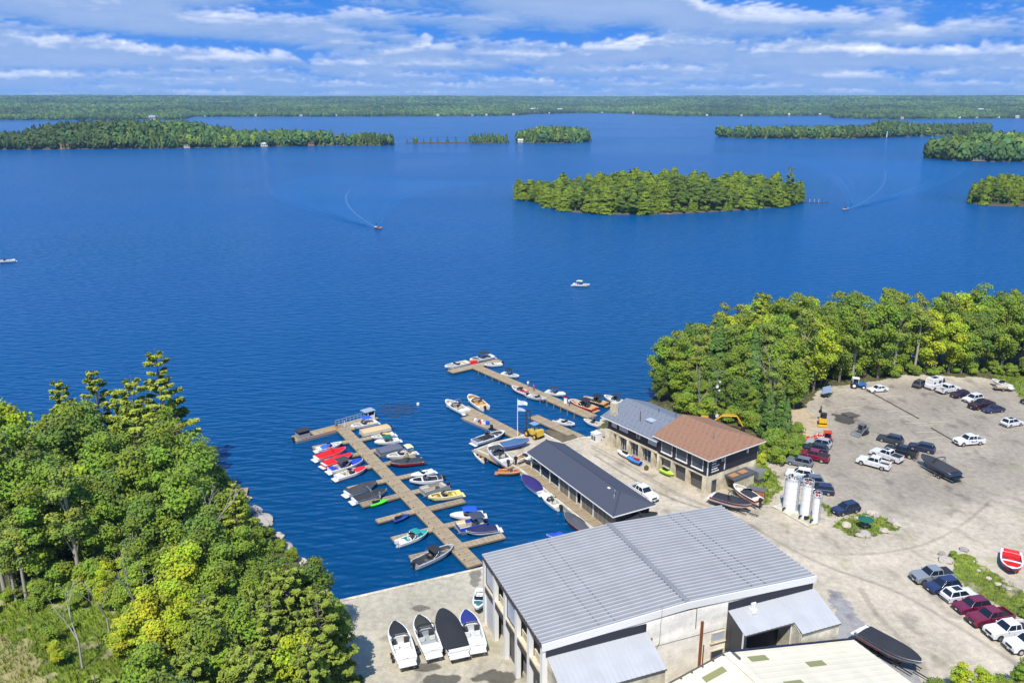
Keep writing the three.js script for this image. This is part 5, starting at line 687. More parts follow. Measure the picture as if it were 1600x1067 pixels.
function carGeo(type) { return once('car' + type, () => {
  const c = CAR[type], h = c.L / 2, s = new THREE.Shape(), fa = h - .95, ra = -h + (c.bed ? 1.15 : .95), r = c.wr + .07, by = c.bed ? .46 : .33, w = c.W - .2;
  s.moveTo(-h + .05, by); s.lineTo(-h, .6); s.lineTo(-h + .03, c.bed ? .86 : c.belt - .1);
  if (c.bed) { s.lineTo(c.rb - .05, .86); s.lineTo(c.rb - .02, c.belt); } else if (c.trunk) { s.lineTo(-h + .1, c.belt); s.lineTo(c.rb, c.belt + .02); } else s.lineTo(c.rb, c.belt);
  s.lineTo(c.cowl, c.belt - .01); s.lineTo(h - .45, c.hood - .03); s.quadraticCurveTo(h - .05, c.hood - .08, h, c.hood * .72); s.lineTo(h + .02, .5); s.lineTo(h - .06, by);
  s.lineTo(fa + r, by); s.absarc(fa, by, r, 0, Math.PI, false); s.lineTo(ra + r, by); s.absarc(ra, by, r, 0, Math.PI, false); s.lineTo(-h + .05, by);
  const e = new THREE.ExtrudeGeometry(s, { depth: w, bevelEnabled: true, bevelThickness: .1, bevelSize: .05, bevelSegments: 2, curveSegments: 6 }); e.translate(0, 0, -w / 2);
  const out = { body: new MB().add(e).geo() }, yb = c.belt + .04, yt = c.roof, wb = c.W / 2 - .09, wt = c.W / 2 - (c.van ? .14 : .28);
  const A = [[c.cowl, yb, wb], [c.rf, yt, wt], [c.rr, yt, wt], [c.rb, yb, wb]], Bz = A.map((p) => [p[0], p[1], -p[2]]);
  out.windshield = new MB().quad(A[0], Bz[0], Bz[1], A[1]).geo();
  const sw = (q) => c.van ? new MB().quad(...[[0, .05], [.0, .95], [.28, .95], [.28, .05]].map(([u, v]) => [mix(mix(q[0][0], q[3][0], u), mix(q[1][0], q[2][0], u), v), mix(yb, yt - .1, v), mix(q[0][2], q[1][2], v)])) : new MB().quad(q[0], q[1], q[2], q[3]);
  out.sideA = c.van ? new MB().quad([c.cowl - .1, yb + .05, wb + .01], [c.rf + .2, yt - .55, wt + .07], [c.rf - .5, yt - .55, wt + .07], [c.rf - .5, yb + .05, wb + .01]).geo() : new MB().quad(...A).geo(); out.sideB = c.van ? new MB().quad([c.cowl - .1, yb + .05, -wb - .01], [c.rf - .5, yb + .05, -wb - .01], [c.rf - .5, yt - .55, -wt - .07], [c.rf + .2, yt - .55, -wt - .07]).geo() : new MB().quad(Bz[0], Bz[3], Bz[2], Bz[1]).geo();
  out.rear = new MB().quad(A[3], A[2], Bz[2], Bz[3]).geo();
  const rf = new MB(), t = .05; rf.hexa([[c.rr - .06, yt - .02, wt + .03], [c.rf + .05, yt - .02, wt + .03], [c.rf + .05, yt - .02, -wt - .03], [c.rr - .06, yt - .02, -wt - .03], [c.rr, yt + t, wt - .1], [c.rf - .05, yt + t, wt - .1], [c.rf - .05, yt + t, -wt + .1], [c.rr, yt + t, -wt + .1]]);
  if (c.van) rf.hexa([[c.rb, yb - .05, wb + .005], [c.rf - .5, yb - .05, wb + .005], [c.rf - .5, yb - .05, -wb - .005], [c.rb, yb - .05, -wb - .005], [c.rr, yt - .01, wt + .02], [c.rf - .2, yt - .01, wt + .02], [c.rf - .2, yt - .01, -wt - .02], [c.rr, yt - .01, -wt - .02]]);
  out.roof = rf.geo();
  const pl = new MB(); for (const q of [A, Bz]) { pl.cyl(q[0], q[1], .05, .045, 5).cyl(q[2], q[3], .07, .07, 5); const m0 = mix(q[0][0], q[3][0], c.bed ? .62 : .5), m1 = mix(q[1][0], q[2][0], c.bed ? .55 : .48); pl.cyl([m0, yb, q[0][2]], [m1, yt, q[1][2]], .045, .045, 5); pl.cyl(q[1], q[2], .04, .04, 5); } out.pillars = pl.geo();
  if (c.bed) { out.bedSide = new MB().box((-h + c.rb) / 2, 1.08, c.W / 2 - .03, h + c.rb - .04, .5, .14).box((-h + c.rb) / 2, 1.08, -c.W / 2 + .03, h + c.rb - .04, .5, .14).geo(); out.gate = new MB().box(-h + .06, 1.06, 0, .1, .5, c.W - .2).geo(); out.liner = new MB().box((-h + c.rb) / 2, .925, 0, h + c.rb - .16, .03, c.W - .26).geo(); out.bedCover = new MB().box((-h + c.rb) / 2 + .02, 1.31, 0, h + c.rb - .12, .05, c.W - .2).geo(); }
  const ly = c.hood * .74; out.headA = new MB().box(h - .1, ly, c.W / 2 - .3, .2, .16, .4).geo(); out.headB = new MB().box(h - .1, ly, -c.W / 2 + .3, .2, .16, .4).geo(); out.grille = new MB().box(h + .01, ly - .06, 0, .1, c.bed ? .34 : .2, c.W - 1.0).geo();
  out.tailA = new MB().box(-h + .02, c.bed ? 1.1 : c.belt - .2, c.W / 2 - .1, .1, c.bed ? .36 : .2, .2).geo(); out.tailB = new MB().box(-h + .02, c.bed ? 1.1 : c.belt - .2, -c.W / 2 + .1, .1, c.bed ? .36 : .2, .2).geo();
  out.bumper = new MB().box(h + .04, .48, 0, .12, .18, c.W - .15).geo(); out.bumperR = new MB().box(-h - .03, .5, 0, .12, .18, c.W - .2).geo(); out.plate = new MB().box(h + .105, .5, 0, .02, .13, .32).geo();
  out.mirA = new MB().box(c.cowl - .25, yb + .08, c.W / 2 + .08, .12, .16, .22).geo(); out.mirB = new MB().box(c.cowl - .25, yb + .08, -c.W / 2 - .08, .12, .16, .22).geo();
  out.tyre = once('tyre' + c.wr, () => new MB().cyl([0, 0, -.12], [0, 0, .12], c.wr, c.wr, 18).geo()); out.rim = once('rim' + c.wr, () => new MB().cyl([0, 0, -.13], [0, 0, .13], c.wr * .62, c.wr * .58, 12).geo());
  out.wheels = [[fa, c.W / 2 - .1], [fa, -c.W / 2 + .1], [ra, c.W / 2 - .1], [ra, -c.W / 2 + .1]]; out.sun = new MB().box((c.rf + c.rr) / 2 + .2, yt + .055, 0, Math.abs(c.rf - c.rr) * .55, .02, wt * 1.4).geo();
  out.seam = new MB().box(.05, .72, c.W / 2 + .0, .02, .5, .03).box(.05, .72, -c.W / 2, .02, .5, .03).box(-.95, .74, c.W / 2, .02, .5, .03).box(-.95, .74, -c.W / 2, .02, .5, .03).geo(); out.under = new MB().box(0, .3, 0, c.L - .6, .14, c.W - .35).geo();
  return out;
}); }
function car(type, color, front, rear, label, o = {}) {
  const a = P(...rear), b = P(...front), c = CAR[type], q = carGeo(type), p = paint(color), g = thing({ pickup: 'pickup_truck', van: 'camper_van' }[type] || 'parked_car', label, { pickup: 'pickup truck', van: 'van' }[type] || 'car', V((a.x + b.x) / 2, GROUND + .003, (a.z + b.z) / 2), heading(a, b), o.group || 'cars parked in the marina lot');
  mesh('body', q.body, p, g); mesh('roof', q.roof, p, g); mesh('pillars', q.pillars, p, g); mesh('windshield', q.windshield, glassDark, g); mesh('side_window', q.sideA, glassDark, g); mesh('side_window', q.sideB, glassDark, g); if (!c.van) mesh('rear_window', q.rear, glassDark, g); else mesh('rear_door', q.rear, p, g);
  mesh('headlight', q.headA, clearLens, g); mesh('headlight', q.headB, clearLens, g); mesh('taillight', q.tailA, redLight, g); mesh('taillight', q.tailB, redLight, g); mesh('grille', q.grille, blackPlastic, g); mesh('front_bumper', q.bumper, o.chrome ? chrome : blackPlastic, g); mesh('rear_bumper', q.bumperR, o.chrome ? chrome : blackPlastic, g); mesh('licence_plate', q.plate, whitePlastic, g); mesh('mirror', q.mirA, p, g); mesh('mirror', q.mirB, p, g); mesh('door_seam', q.seam, blackPlastic, g); mesh('underbody', q.under, blackPlastic, g);
  if (c.bed) { mesh('bed_side', q.bedSide, p, g); mesh('tailgate', q.gate, p, g); mesh('bed_liner', q.liner, blackPlastic, g); if (o.cover) mesh('bed_cover', q.bedCover, blackPlastic, g); }
  if (o.sunroof) mesh('sunroof', q.sun, glassDark, g);
  for (const [x, z] of q.wheels) { const w = mesh('wheel', q.tyre, rubber, g); w.position.set(x, c.wr, z); mesh('rim', q.rim, chrome, w); }
  if (o.van) { new MB().box(-.9, 2.76, 0, 1.6, .12, 1.1).build('roof_hatch', blackPlastic, g); new MB().box(-.2, 1.9, 1.0, .9, .6, .06).box(-2.1, 1.85, 1.0, .5, .4, .06).box(-.2, 1.9, -1.0, .9, .6, .06).build('side_hatch_window', glassDark, g); }
  if (o.logo) { const m = new MB(); for (const z of [1, -1]) m.box(.15, .98, z * (1.012), .5, .2, .03).box(-.35, .86, z * 1.012, .4, .16, .03).box(-.75, 1.02, z * 1.012, .3, .2, .03); m.build('door_emblem', blackPlastic, g); }
  return g;
}
const row = 'cars parked nose out by the grass bank';
car('pickup', 0x868c92, [1425, 910], [1487, 903], 'silver grey pickup with dark bed cover at the end of the grass bank row', { cover: 1, group: row });
car('suv', 0x23305a, [1447, 926], [1499, 917], 'navy suv between the silver pickup and the white suv', { group: row });
car('suv', 0xdfe1e2, [1524, 932], [1473, 940], 'white suv with dark sunroof parked nose to the grass bank', { sunroof: 1, group: row });
car('suv', 0x6d1238, [1491, 957], [1546, 949], 'magenta red suv beside the maroon pickup', { group: row });
car('pickup', 0x741230, [1513, 978], [1580, 967], 'maroon pickup with open bed in the grass bank row', { group: row });
car('pickup', 0xe4e5e5, [1542, 997], [1608, 988], 'white crew cab pickup next to the maroon pickup', { group: row });
car('pickup', 0xe4e5e5, [1574, 1018], [1642, 1010], 'white pickup with hood scoop at the row end by the bushes', { group: row });
car('pickup', 0xe6e7e7, [1490, 696], [1538, 692], 'white pickup with dark door emblem standing alone in the lot', { logo: 1 });
car('suv', 0xe0e2e3, [1597, 662], [1566, 667.5], 'white suv with black roof glass parked alone at the lot side', { sunroof: 1 });
car('sedan', 0x2a2f52, [1538, 645], [1567, 642], 'dark blue sedan in front of the dark red pickup');
car('pickup', 0x3a1a22, [1511, 641], [1556, 634], 'dark red pickup in the row by the camper van', { cover: 1 });
car('suv', 0xe2e3e4, [1504, 630], [1537, 624], 'white suv beside the dark purple car');
car('hatch', 0x3a1a38, [1485, 622.5], [1516, 618], 'dark purple hatchback in the camper van row');
car('pickup', 0xe3e4e4, [1499, 609.5], [1464, 616], 'white pickup parked against the camper van', {});
car('van', 0xe8e8e6, [1482, 601.5], [1444, 611], 'tall white camper van with roof hatch', { van: 1 });
car('suv', 0x4b4f56, [1447, 600], [1430, 607.5], 'dark grey suv half hidden behind the camper van');
car('sedan', 0xe4e6e7, [1355, 613], [1388, 610], 'white sedan beside the blue tractor');
car('suv', 0x343a44, [1374, 687], [1409, 695], 'charcoal crossover beside the black pickup');
car('pickup', 0x22252b, [1385, 705], [1432, 717], 'black pickup towing the long boat trailer', { chrome: 1 });
car('suv', 0x1f2a48, [1418, 699], [1463, 709], 'dark blue wagon parked behind the black pickup');
car('pickup', 0xe4e5e4, [1340, 722], [1391, 735.5], 'white pickup with open bed in front of the other white pickup', { chrome: 1 });
car('pickup', 0xe2e3e4, [1362, 709], [1409, 725], 'white pickup with black bed cover beside the open-bed pickup', { cover: 1, sunroof: 1 });
car('suv', 0xaab0b6, [1262, 693.5], [1297, 700.5], 'silver suv next to the orange tractor');
car('suv', 0x232a3c, [1255, 702], [1293, 709], 'dark navy suv between the silver suv and the maroon pickup');
car('pickup', 0x7a1430, [1247, 713], [1294, 723], 'maroon pickup backed out beside the hedge', { cover: 1 });
car('suv', 0x6d7480, [1230, 722.5], [1268, 731], 'grey suv at the lane beside the hedge');
car('suv', 0xe2e4e4, [1232, 742], [1267, 748], 'white suv behind the widest silo');
car('suv', 0x5b6674, [1247, 755], [1283, 758], 'blue grey suv behind the middle silo', {});
car('suv', 0x1d2b52, [1262, 768], [1299, 772], 'dark blue suv right behind the slimmest silo');
car('suv', 0x1e2c50, [1302, 805], [1341, 796], 'navy suv parked by the boulder island');
car('pickup', 0xe4e5e5, [1023, 787], [988, 765], 'white pickup parked alongside the boathouse');
car('hatch', 0x30161e, [1597, 632], [1625, 628], 'dark maroon car at the lot edge by the far lawn');

// ---------------------------------------------------------------- machines
const wheelGeo = (r, w) => once('wh' + r + w, () => new MB().cyl([0, 0, -w / 2], [0, 0, w / 2], r, r, 18).geo()), hubGeo = (r, w) => once('hb' + r + w, () => new MB().cyl([0, 0, -w / 2 - .02], [0, 0, w / 2 + .02], r * .55, r * .5, 12).geo());
function wheels(g, list, hub) { for (const [x, z, r, w] of list) { const t = mesh('wheel', wheelGeo(r, w), rubber, g); t.position.set(x, r, z); mesh('rim', hubGeo(r, w), hub, t); } }
function tractor(px, py, turn, body, rimc, label, loader, cabRoof) {
  const g = thing('tractor', label, 'tractor', P(px, py), turn), pm = paint(body);
  new MB().box(1.0, 1.05, 0, 1.7, .7, .8).box(1.8, 1.0, 0, .25, .6, .7).build('hood', pm, g); new MB().box(-.2, .75, 0, 2.4, .5, .6).build('chassis', blackPlastic, g); for (const z of [1, -1]) new MB().box(-.75, 1.3, z * .75, 1.3, .14, .42).build('fender', pm, g);
  const cb = new MB(); for (const x of [-1.1, .15]) for (const z of [-.6, .6]) cb.cyl([x, 1.2, z], [x, 2.35, z * .92], .05, .05, 5); cb.build('cab_frame', cabRoof === 1 ? pm : whitePlastic, g); new MB().box(-.5, 2.4, 0, 1.6, .12, 1.4).build('cab_roof', cabRoof === 1 ? pm : whitePlastic, g); new MB().box(-.48, 1.8, 0, 1.1, 1.0, 1.05).build('cab_glass', glassDark, g); new MB().cyl([1.1, 1.4, .25], [1.1, 2.1, .25], .05).build('exhaust', blackPlastic, g);
  wheels(g, [[-.75, .85, .72, .42], [-.75, -.85, .72, .42], [1.35, .72, .48, .3], [1.35, -.72, .48, .3]], rimc);
  if (loader) { const m = new MB(); for (const z of [.6, -.6]) m.tube([[.1, 1.5, z], [1.7, 1.35, z], [2.5, .55, z]], .1, 5); m.build('loader_arm', pm, g); const b = new MB(); b.box(2.75, .45, 0, .12, .7, 1.9).box(3.1, .14, 0, .7, .1, 1.9).box(3.0, .45, .93, .6, .6, .06).box(3.0, .45, -.93, .6, .6, .06); b.build('bucket', pm, g); }
}
tractor(1288, 692, 2.9, 0xd93a12, std('orange_rim', lin(.55, .1, .02), .5), 'orange tractor with front loader beside the silver suv', 1, 1);
tractor(1340, 606, -.35, 0x1c6fc4, whitePlastic, 'blue tractor with white cab roof under the trees', 0, 2);
{ const g = thing('mini_excavator', 'yellow mini excavator with raised black boom on the dirt slope', 'excavator', P(1285, 664), 1.3), y = paint(0xe3b312); for (const z of [.7, -.7]) { const m = new MB(); m.box(0, .3, z, 1.9, .5, .36); m.cyl([-.95, .3, z - .18], [-.95, .3, z + .18], .25, .25, 10).cyl([.95, .3, z - .18], [.95, .3, z + .18], .25, .25, 10); m.build('track', rubber, g); } new MB().box(0, .65, 0, 1.3, .3, 1.2).build('undercarriage', blackPlastic, g); new MB().box(-.45, 1.15, 0, 1.2, .75, 1.5).cyl([-.9, .8, -.5], [-.9, 1.5, -.5], .3, .3, 8).cyl([-.9, .8, .5], [-.9, 1.5, .5], .3, .3, 8).build('counterweight', y, g); new MB().box(.3, 1.75, .25, 1.0, 1.3, .95).build('cab', glassDark, g); new MB().box(.3, 2.45, .25, 1.1, .1, 1.05).build('cab_roof', blackPlastic, g); const b = new MB(); b.tube([[.8, 1.0, -.3], [1.5, 2.6, -.3], [2.2, 3.4, -.3]], .13, 6).tube([[2.2, 3.4, -.3], [2.9, 2.2, -.3]], .1, 6); b.build('boom', blackPlastic, g); const k = new MB(); k.box(2.9, 1.9, -.3, .5, .5, .6); k.build('bucket', blackPlastic, g); const bl = new MB().box(-1.5, .4, 0, .12, .5, 1.8); bl.build('blade', y, g); }
{ const g = thing('skid_steer', 'grey tracked skid steer with wide bucket out on the gravel', 'loader', P(1347, 678), 3.75), m0 = paint(0x6b7178); for (const z of [.75, -.75]) { const m = new MB(); m.hexa([[-.9, .05, z + .2], [.9, .05, z + .2], [.9, .05, z - .2], [-.9, .05, z - .2], [-1.2, .6, z + .2], [1.1, .5, z + .2], [1.1, .5, z - .2], [-1.2, .6, z - .2]]); m.build('track', rubber, g); } new MB().box(-.3, .95, 0, 2.0, .8, 1.1).build('body', m0, g); new MB().box(.1, 1.6, 0, 1.2, 1.0, 1.0).build('cab', glassDark, g); const c = new MB(); for (const x of [-.5, .7]) for (const z of [-.52, .52]) c.box(x, 1.6, z, .1, 1.0, .1); c.box(.1, 2.12, 0, 1.4, .1, 1.15); c.build('cab_frame', m0, g); const a = new MB(); for (const z of [.85, -.85]) a.tube([[-1.1, 1.6, z], [.6, 1.2, z], [1.5, .5, z]], .1, 5); a.build('lift_arm', m0, g); new MB().box(1.7, .45, 0, .1, .75, 1.95).box(2.1, .12, 0, .8, .08, 1.95).box(2.0, .4, .95, .6, .6, .06).box(2.0, .4, -.95, .6, .6, .06).build('bucket', alu, g); new MB().box(-1.2, 1.1, 0, .3, .7, 1.1).build('engine_door', std('moss_yellow', lin(.3, .26, .08), .6), g); }
{ const g = thing('boat_forklift', 'yellow marina forklift with tall mast beside the launch slip', 'forklift', P(834, 682), 2.3), y = paint(0xd8b428); new MB().box(-.5, 1.15, 0, 2.8, .9, 1.7).build('chassis', y, g); new MB().box(-1.7, 1.3, 0, .8, 1.2, 1.7).build('counterweight', y, g); wheels(g, [[1.0, .95, .65, .45], [1.0, -.95, .65, .45], [-1.3, .9, .55, .4], [-1.3, -.9, .55, .4]], y); const c = new MB(); for (const x of [-.8, .5]) for (const z of [-.6, .6]) c.cyl([x, 1.5, z], [x, 2.8, z], .06, .06, 5); c.build('cab_frame', blackPlastic, g); new MB().box(-.15, 2.86, 0, 1.6, .12, 1.5).build('cab_roof', paint(0x7fa0c4), g); const m = new MB(); for (const z of [-.55, .55]) m.box(1.7, 2.6, z, .2, 5.0, .18); for (const yy of [.6, 2.4, 5.0]) m.box(1.7, yy, 0, .14, .16, 1.2); m.build('mast', std('mast_dark', lin(.05, .05, .05), .6), g); for (const z of [-.5, .5]) new MB().box(2.9, .35, z, 2.2, .1, .2).build('fork', std('mast_dark', lin(.05, .05, .05), .6), g); }
{ const g = thing('large_excavator', 'yellow excavator with folded arm behind the brown-roofed house', 'excavator', P(1132, 672), -.35), y = paint(0xe0a41a); for (const z of [1, -1]) new MB().box(-3.4, .45, z, 3.2, .8, .5).build('track', rubber, g); new MB().box(-3.6, 1.6, 0, 2.6, 1.3, 2.3).build('house_body', y, g); new MB().box(-2.6, 2.3, .6, 1.3, 1.7, 1.0).build('cab', glassDark, g); new MB().tube([[-2.4, 1.5, -.2], [-.6, 3.0, -.2], [2.3, 3.3, -.2]], .2, 6).build('boom', y, g); new MB().tube([[2.3, 3.3, -.2], [3.6, 1.3, -.2]], .17, 6).tube([[-.5, 3.35, -.2], [2.0, 3.65, -.2]], .07, 5).build('stick', y, g); new MB().box(3.7, .8, -.2, .8, .9, 1.0).build('bucket', blackPlastic, g); }
{ const g = thing('sign_trailer', 'blue and white panel trailer under the trees', 'trailer', P(1291, 620), .5); new MB().box(0, 1.7, 0, 2.6, 1.6, .25).build('panel', paint(0x9fb6d6), g); new MB().box(0, .65, 0, 2.6, .15, 1.2).box(1.8, .65, 0, 1.2, .1, .15).build('chassis', blackPlastic, g); for (const x of [-1.1, 1.1]) new MB().cyl([x, .6, 0], [x, 2.5, 0], .05).build('post', alu, g); wheels(g, [[0, .7, .32, .2], [0, -.7, .32, .2]], chrome); }
{ const g = thing('flatbed_trailer', 'small flat trailer loaded with pale lumber at the far lawn', 'trailer', P(1566, 610), -.2); new MB().box(0, .7, 0, 3.6, .14, 1.8).build('bed', beamWood, g); new MB().box(.2, .95, 0, 3.0, .3, 1.3).build('lumber', std('lumber', lin(.5, .42, .3), .85), g); new MB().box(2.3, .65, 0, 1.2, .1, .14).build('tongue', blackPlastic, g); wheels(g, [[0, .9, .36, .22], [0, -.9, .36, .22]], chrome); }
boat({ stern: [1574, 604], bow: [1557, 598], L: 5, land: 1, lift: .6, label: 'small white boat resting beside the lumber trailer' });
{ // flagpole
  const g = thing('flagpole', 'white flagpole with two pale flags at the shore end of the pier', 'flagpole', P(808.6, 684, DOCK)); new MB().cyl([0, 0, 0], [0, 8.4, 0], .09, .05, 8).build('pole', whitePlastic, g); new MB().cyl([0, 8.4, 0], [0, 8.55, 0], .11, .11, 8).build('finial', chrome, g);
  for (const [y, h, w, k] of [[7.6, 1.15, 1.9, 0], [6.2, .85, 1.6, 2]]) { const m = new MB(), rows = []; for (let i = 0; i <= 10; i++) { const u = i / 10; rows.push([[.06 + u * w, y + h / 2 - u * .5, .22 * Math.sin(u * 7 + k) * u], [.06 + u * w, y - h / 2 - u * .35 + .35 * u, .22 * Math.sin(u * 7 + .6 + k) * u]]); } m.grid(rows); m.build('flag', canvas(k ? 0xb8c4d8 : 0xd3dbe8), g); }
}
{ // small goods on the docks
  const red = thing('red_box', 'red dock box at the pier crosspiece', 'dock box', P(740, 568, DOCK), .5); new MB().box(0, .35, 0, 1.6, .7, .9).build('chest', vinyl(0xd81e1e), red); new MB().box(0, .74, 0, 1.7, .1, 1.0).build('lid', vinyl(0xe22a24), red);
  const wc = thing('pump_shed', 'white ventilated pump cabinet by the house corner', 'cabinet', P(931, 690), -.96); new MB().box(0, .95, 0, 1.6, 1.8, 1.3).build('cabinet', whitePlastic, wc); for (const x of [-.35, .35]) for (let k = 0; k < 4; k++) new MB().box(x, .6 + k * .25, .67, .55, .16, .05).build('louvre', doorGrey, wc); new MB().box(0, 1.9, 0, 1.75, .1, 1.45).build('lid', whitePlastic, wc);
  const fd = thing('fuel_pump', 'white and red fuel pump standing on the crosspiece pier', 'fuel pump', P(884, 630, DOCK), -.4); new MB().box(0, .8, 0, .7, 1.6, .5).build('cabinet', whitePlastic, fd); new MB().box(0, 1.45, .0, .74, .3, .54).build('header', vinyl(0xc01c1c), fd); new MB().tube([[.38, 1.0, 0], [.5, .5, .1], [.4, .3, 0]], .03, 5).build('hose', rubber, fd);
  const sb = thing('wooden_shed_box', 'orange brown wooden shed box on the lawn', 'shed', P(1182, 777), -.4); for (let k = 0; k < 8; k++) new MB().box(-1.2 + k * .34, .75, .65, .3, 1.5, .1).build('board', std('cedar', lin(.36, .14, .045), .8), sb); new MB().box(0, .75, 0, 2.7, 1.5, 1.2).build('carcass', std('cedar2', lin(.30, .115, .04), .8), sb); new MB().box(0, 1.58, 0, 2.95, .12, 1.55).build('lid', std('lid_grey', lin(.12, .12, .14), .8), sb);
  const um = thing('green_parasol', 'dark green parasol over a table between the boulders', 'parasol', P(1352, 826)); const m = new MB(), rim = [...Array(9).keys()].map((i) => { const a = i / 8 * 6.2832; return [Math.cos(a) * 1.25, 1.65, Math.sin(a) * 1.25]; }); for (let i = 0; i < 8; i++) m.tri([0, 2.2, 0], rim[i + 1], rim[i]); m.build('canopy', canvas(0x0f5a4c), um); new MB().cyl([0, 0, 0], [0, 2.25, 0], .04).build('pole', whitePlastic, um); new MB().cyl([0, .68, 0], [0, .74, 0], .6, .6, 14).build('table_top', beamWood, um);
  const pk = thing('planter_barrel', 'half barrel planter by the shop windows', 'planter', P(1010, 734)); new MB().cyl([0, 0, 0], [0, .6, 0], .36, .45, 14).build('barrel', std('barrel', lin(.13, .06, .035), .8), pk); new MB().cyl([0, .55, 0], [0, .95, 0], .35, .12, 8).build('plant', std('plantgreen', lin(.06, .13, .02), .9), pk);
  for (const [x0, y0, x1, y1, lb] of [[1362, 614, 1437, 655, 'long dark timber parking barrier starting at the white sedan'], [1455, 669, 1492, 690, 'short dark timber parking barrier by the white pickup']]) { const a = P(x0, y0), b = P(x1, y1), l = a.distanceTo(b), g = thing('parking_barrier', lb, 'barrier', a, heading(a, b)), n = Math.round(l / 3); for (let k = 0; k < n; k++) new MB().box(l * (k + .5) / n, .12, 0, l / n - .12, .16, .18).build('timber', std('tarry', lin(.11, .095, .08), .9), g); }
  const stripes = [[1357, 617], [1370, 624], [1395, 619], [1384, 632], [1402, 642], [1420, 650], [1432, 661], [1447, 675], [1462, 684], [1330, 637], [1300, 640], [1340, 626], [1470, 659], [1450, 664]]; stripes.forEach(([x, y], i) => { const p = P(x, y, GROUND + .006), m = new MB().box(0, 0, 0, 4.6, .004, .16).build('lot_marking', std('worn_paint', lin(.5, .47, .40), .9)); m.position.copy(p); m.rotation.y = .12 + .1 * Math.sin(i * 5); tag(m, 'worn pale stall line painted on the lot', 'road marking', 'worn stall lines in the lot', 'structure'); });
}
// ---------------------------------------------------------------- people on the docks
{
  const mc = new MarchingCubes(56, new THREE.MeshStandardMaterial(), true, true, 60000); mc.isolation = 0;
  const J = { hd: [0, 1.62, .02, .11], nk: [0, 1.46, 0, .06], ch: [0, 1.28, 0, .17], ws: [0, 1.02, 0, .14], hp: [0, .92, 0, .16], ls: [-.2, 1.36, 0, .06], le: [-.27, 1.1, .02, .05], lh: [-.26, .86, .1, .04], rs: [.2, 1.36, 0, .06], re: [.28, 1.1, .02, .05], rh: [.3, .86, .08, .04], lk: [-.1, .5, .04, .07], la: [-.11, .07, 0, .045], lf: [-.11, .05, .16, .04], rk: [.11, .5, .02, .07], ra: [.13, .07, -.03, .045], rf: [.14, .05, .13, .04] };
  const bones = [['hd', 'hd'], ['hd', 'nk'], ['nk', 'ch'], ['ch', 'ws'], ['ws', 'hp'], ['ch', 'ls'], ['ls', 'le'], ['le', 'lh'], ['ch', 'rs'], ['rs', 're'], ['re', 'rh'], ['hp', 'lk'], ['lk', 'la'], ['la', 'lf'], ['hp', 'rk'], ['rk', 'ra'], ['ra', 'rf']];
  const n = mc.size, at = (i) => (i - n / 2) / (n / 2);   // field spans -1..1, scaled by .92 about y=.86
  for (let k = 0; k < n; k++) for (let j = 0; j < n; j++) for (let i = 0; i < n; i++) { const x = at(i) * .92, y = at(j) * .92 + .86, z = at(k) * .92; let s = 0; for (const [a, b] of bones) { const A = J[a], B = J[b], dx = B[0] - A[0], dy = B[1] - A[1], dz = B[2] - A[2], l2 = dx * dx + dy * dy + dz * dz, t = l2 ? clamp(((x - A[0]) * dx + (y - A[1]) * dy + (z - A[2]) * dz) / l2) : 0, d = Math.hypot(x - A[0] - dx * t, y - A[1] - dy * t, z - A[2] - dz * t) - mix(A[3], B[3], t); s += Math.exp(-d * 38); } mc.field[k * n * n + j * n + i] = Math.log(s) / 38; }
  mc.update(); const cnt = mc.count, pos = new Float32Array(cnt * 3), nor = new Float32Array(cnt * 3); for (let i = 0; i < cnt; i++) { pos[i * 3] = mc.positionArray[i * 3] * .92; pos[i * 3 + 1] = mc.positionArray[i * 3 + 1] * .92 + .86; pos[i * 3 + 2] = mc.positionArray[i * 3 + 2] * .92; for (let q = 0; q < 3; q++) nor[i * 3 + q] = mc.normalArray[i * 3 + q]; }
  const pm = new THREE.MeshStandardMaterial({ vertexColors: true, roughness: .8, name: 'person_cloth' });
  const person = (px, py, h, turn, shirt, pants, label) => { const c = new Float32Array(cnt * 3), S = hex(shirt), T = hex(pants), skin = hex(0xb98a6c), hair = hex(0x3a2a1c); for (let i = 0; i < cnt; i++) { const x = pos[i * 3], y = pos[i * 3 + 1], z = pos[i * 3 + 2], col = y > 1.66 || (y > 1.58 && z < -.02) ? hair : y > 1.47 ? skin : Math.abs(x) > .2 && y < 1.18 ? skin : y > .95 ? S : y > .5 ? T : y > .1 ? skin : hair; c.set([col.r, col.g, col.b], i * 3); } const g = new THREE.BufferGeometry(); g.setAttribute('position', new THREE.BufferAttribute(pos, 3)); g.setAttribute('normal', new THREE.BufferAttribute(nor, 3)); g.setAttribute('color', new THREE.BufferAttribute(c, 3)); const m = mesh('person', g, pm); m.position.copy(P(px, py, h)); m.rotation.y = turn; tag(m, label, 'person'); };
  person(825, 605, DOCK, .5, 0xe6e3dc, 0x8a7a60, 'person in white shirt standing on the crosspiece pier'); person(834, 611, DOCK, -1.2, 0xb04a3a, 0x2a3550, 'person in red shirt and dark shorts on the crosspiece pier'); person(593.5, 781, DOCK, 2, 0x6a7688, 0xc9bfa8, 'person in grey shirt standing beside the black-covered boat'); person(889, 634, DOCK, 1.2, 0xe8e8e8, 0x2b3142, 'person in white top beside the fuel pump');
}

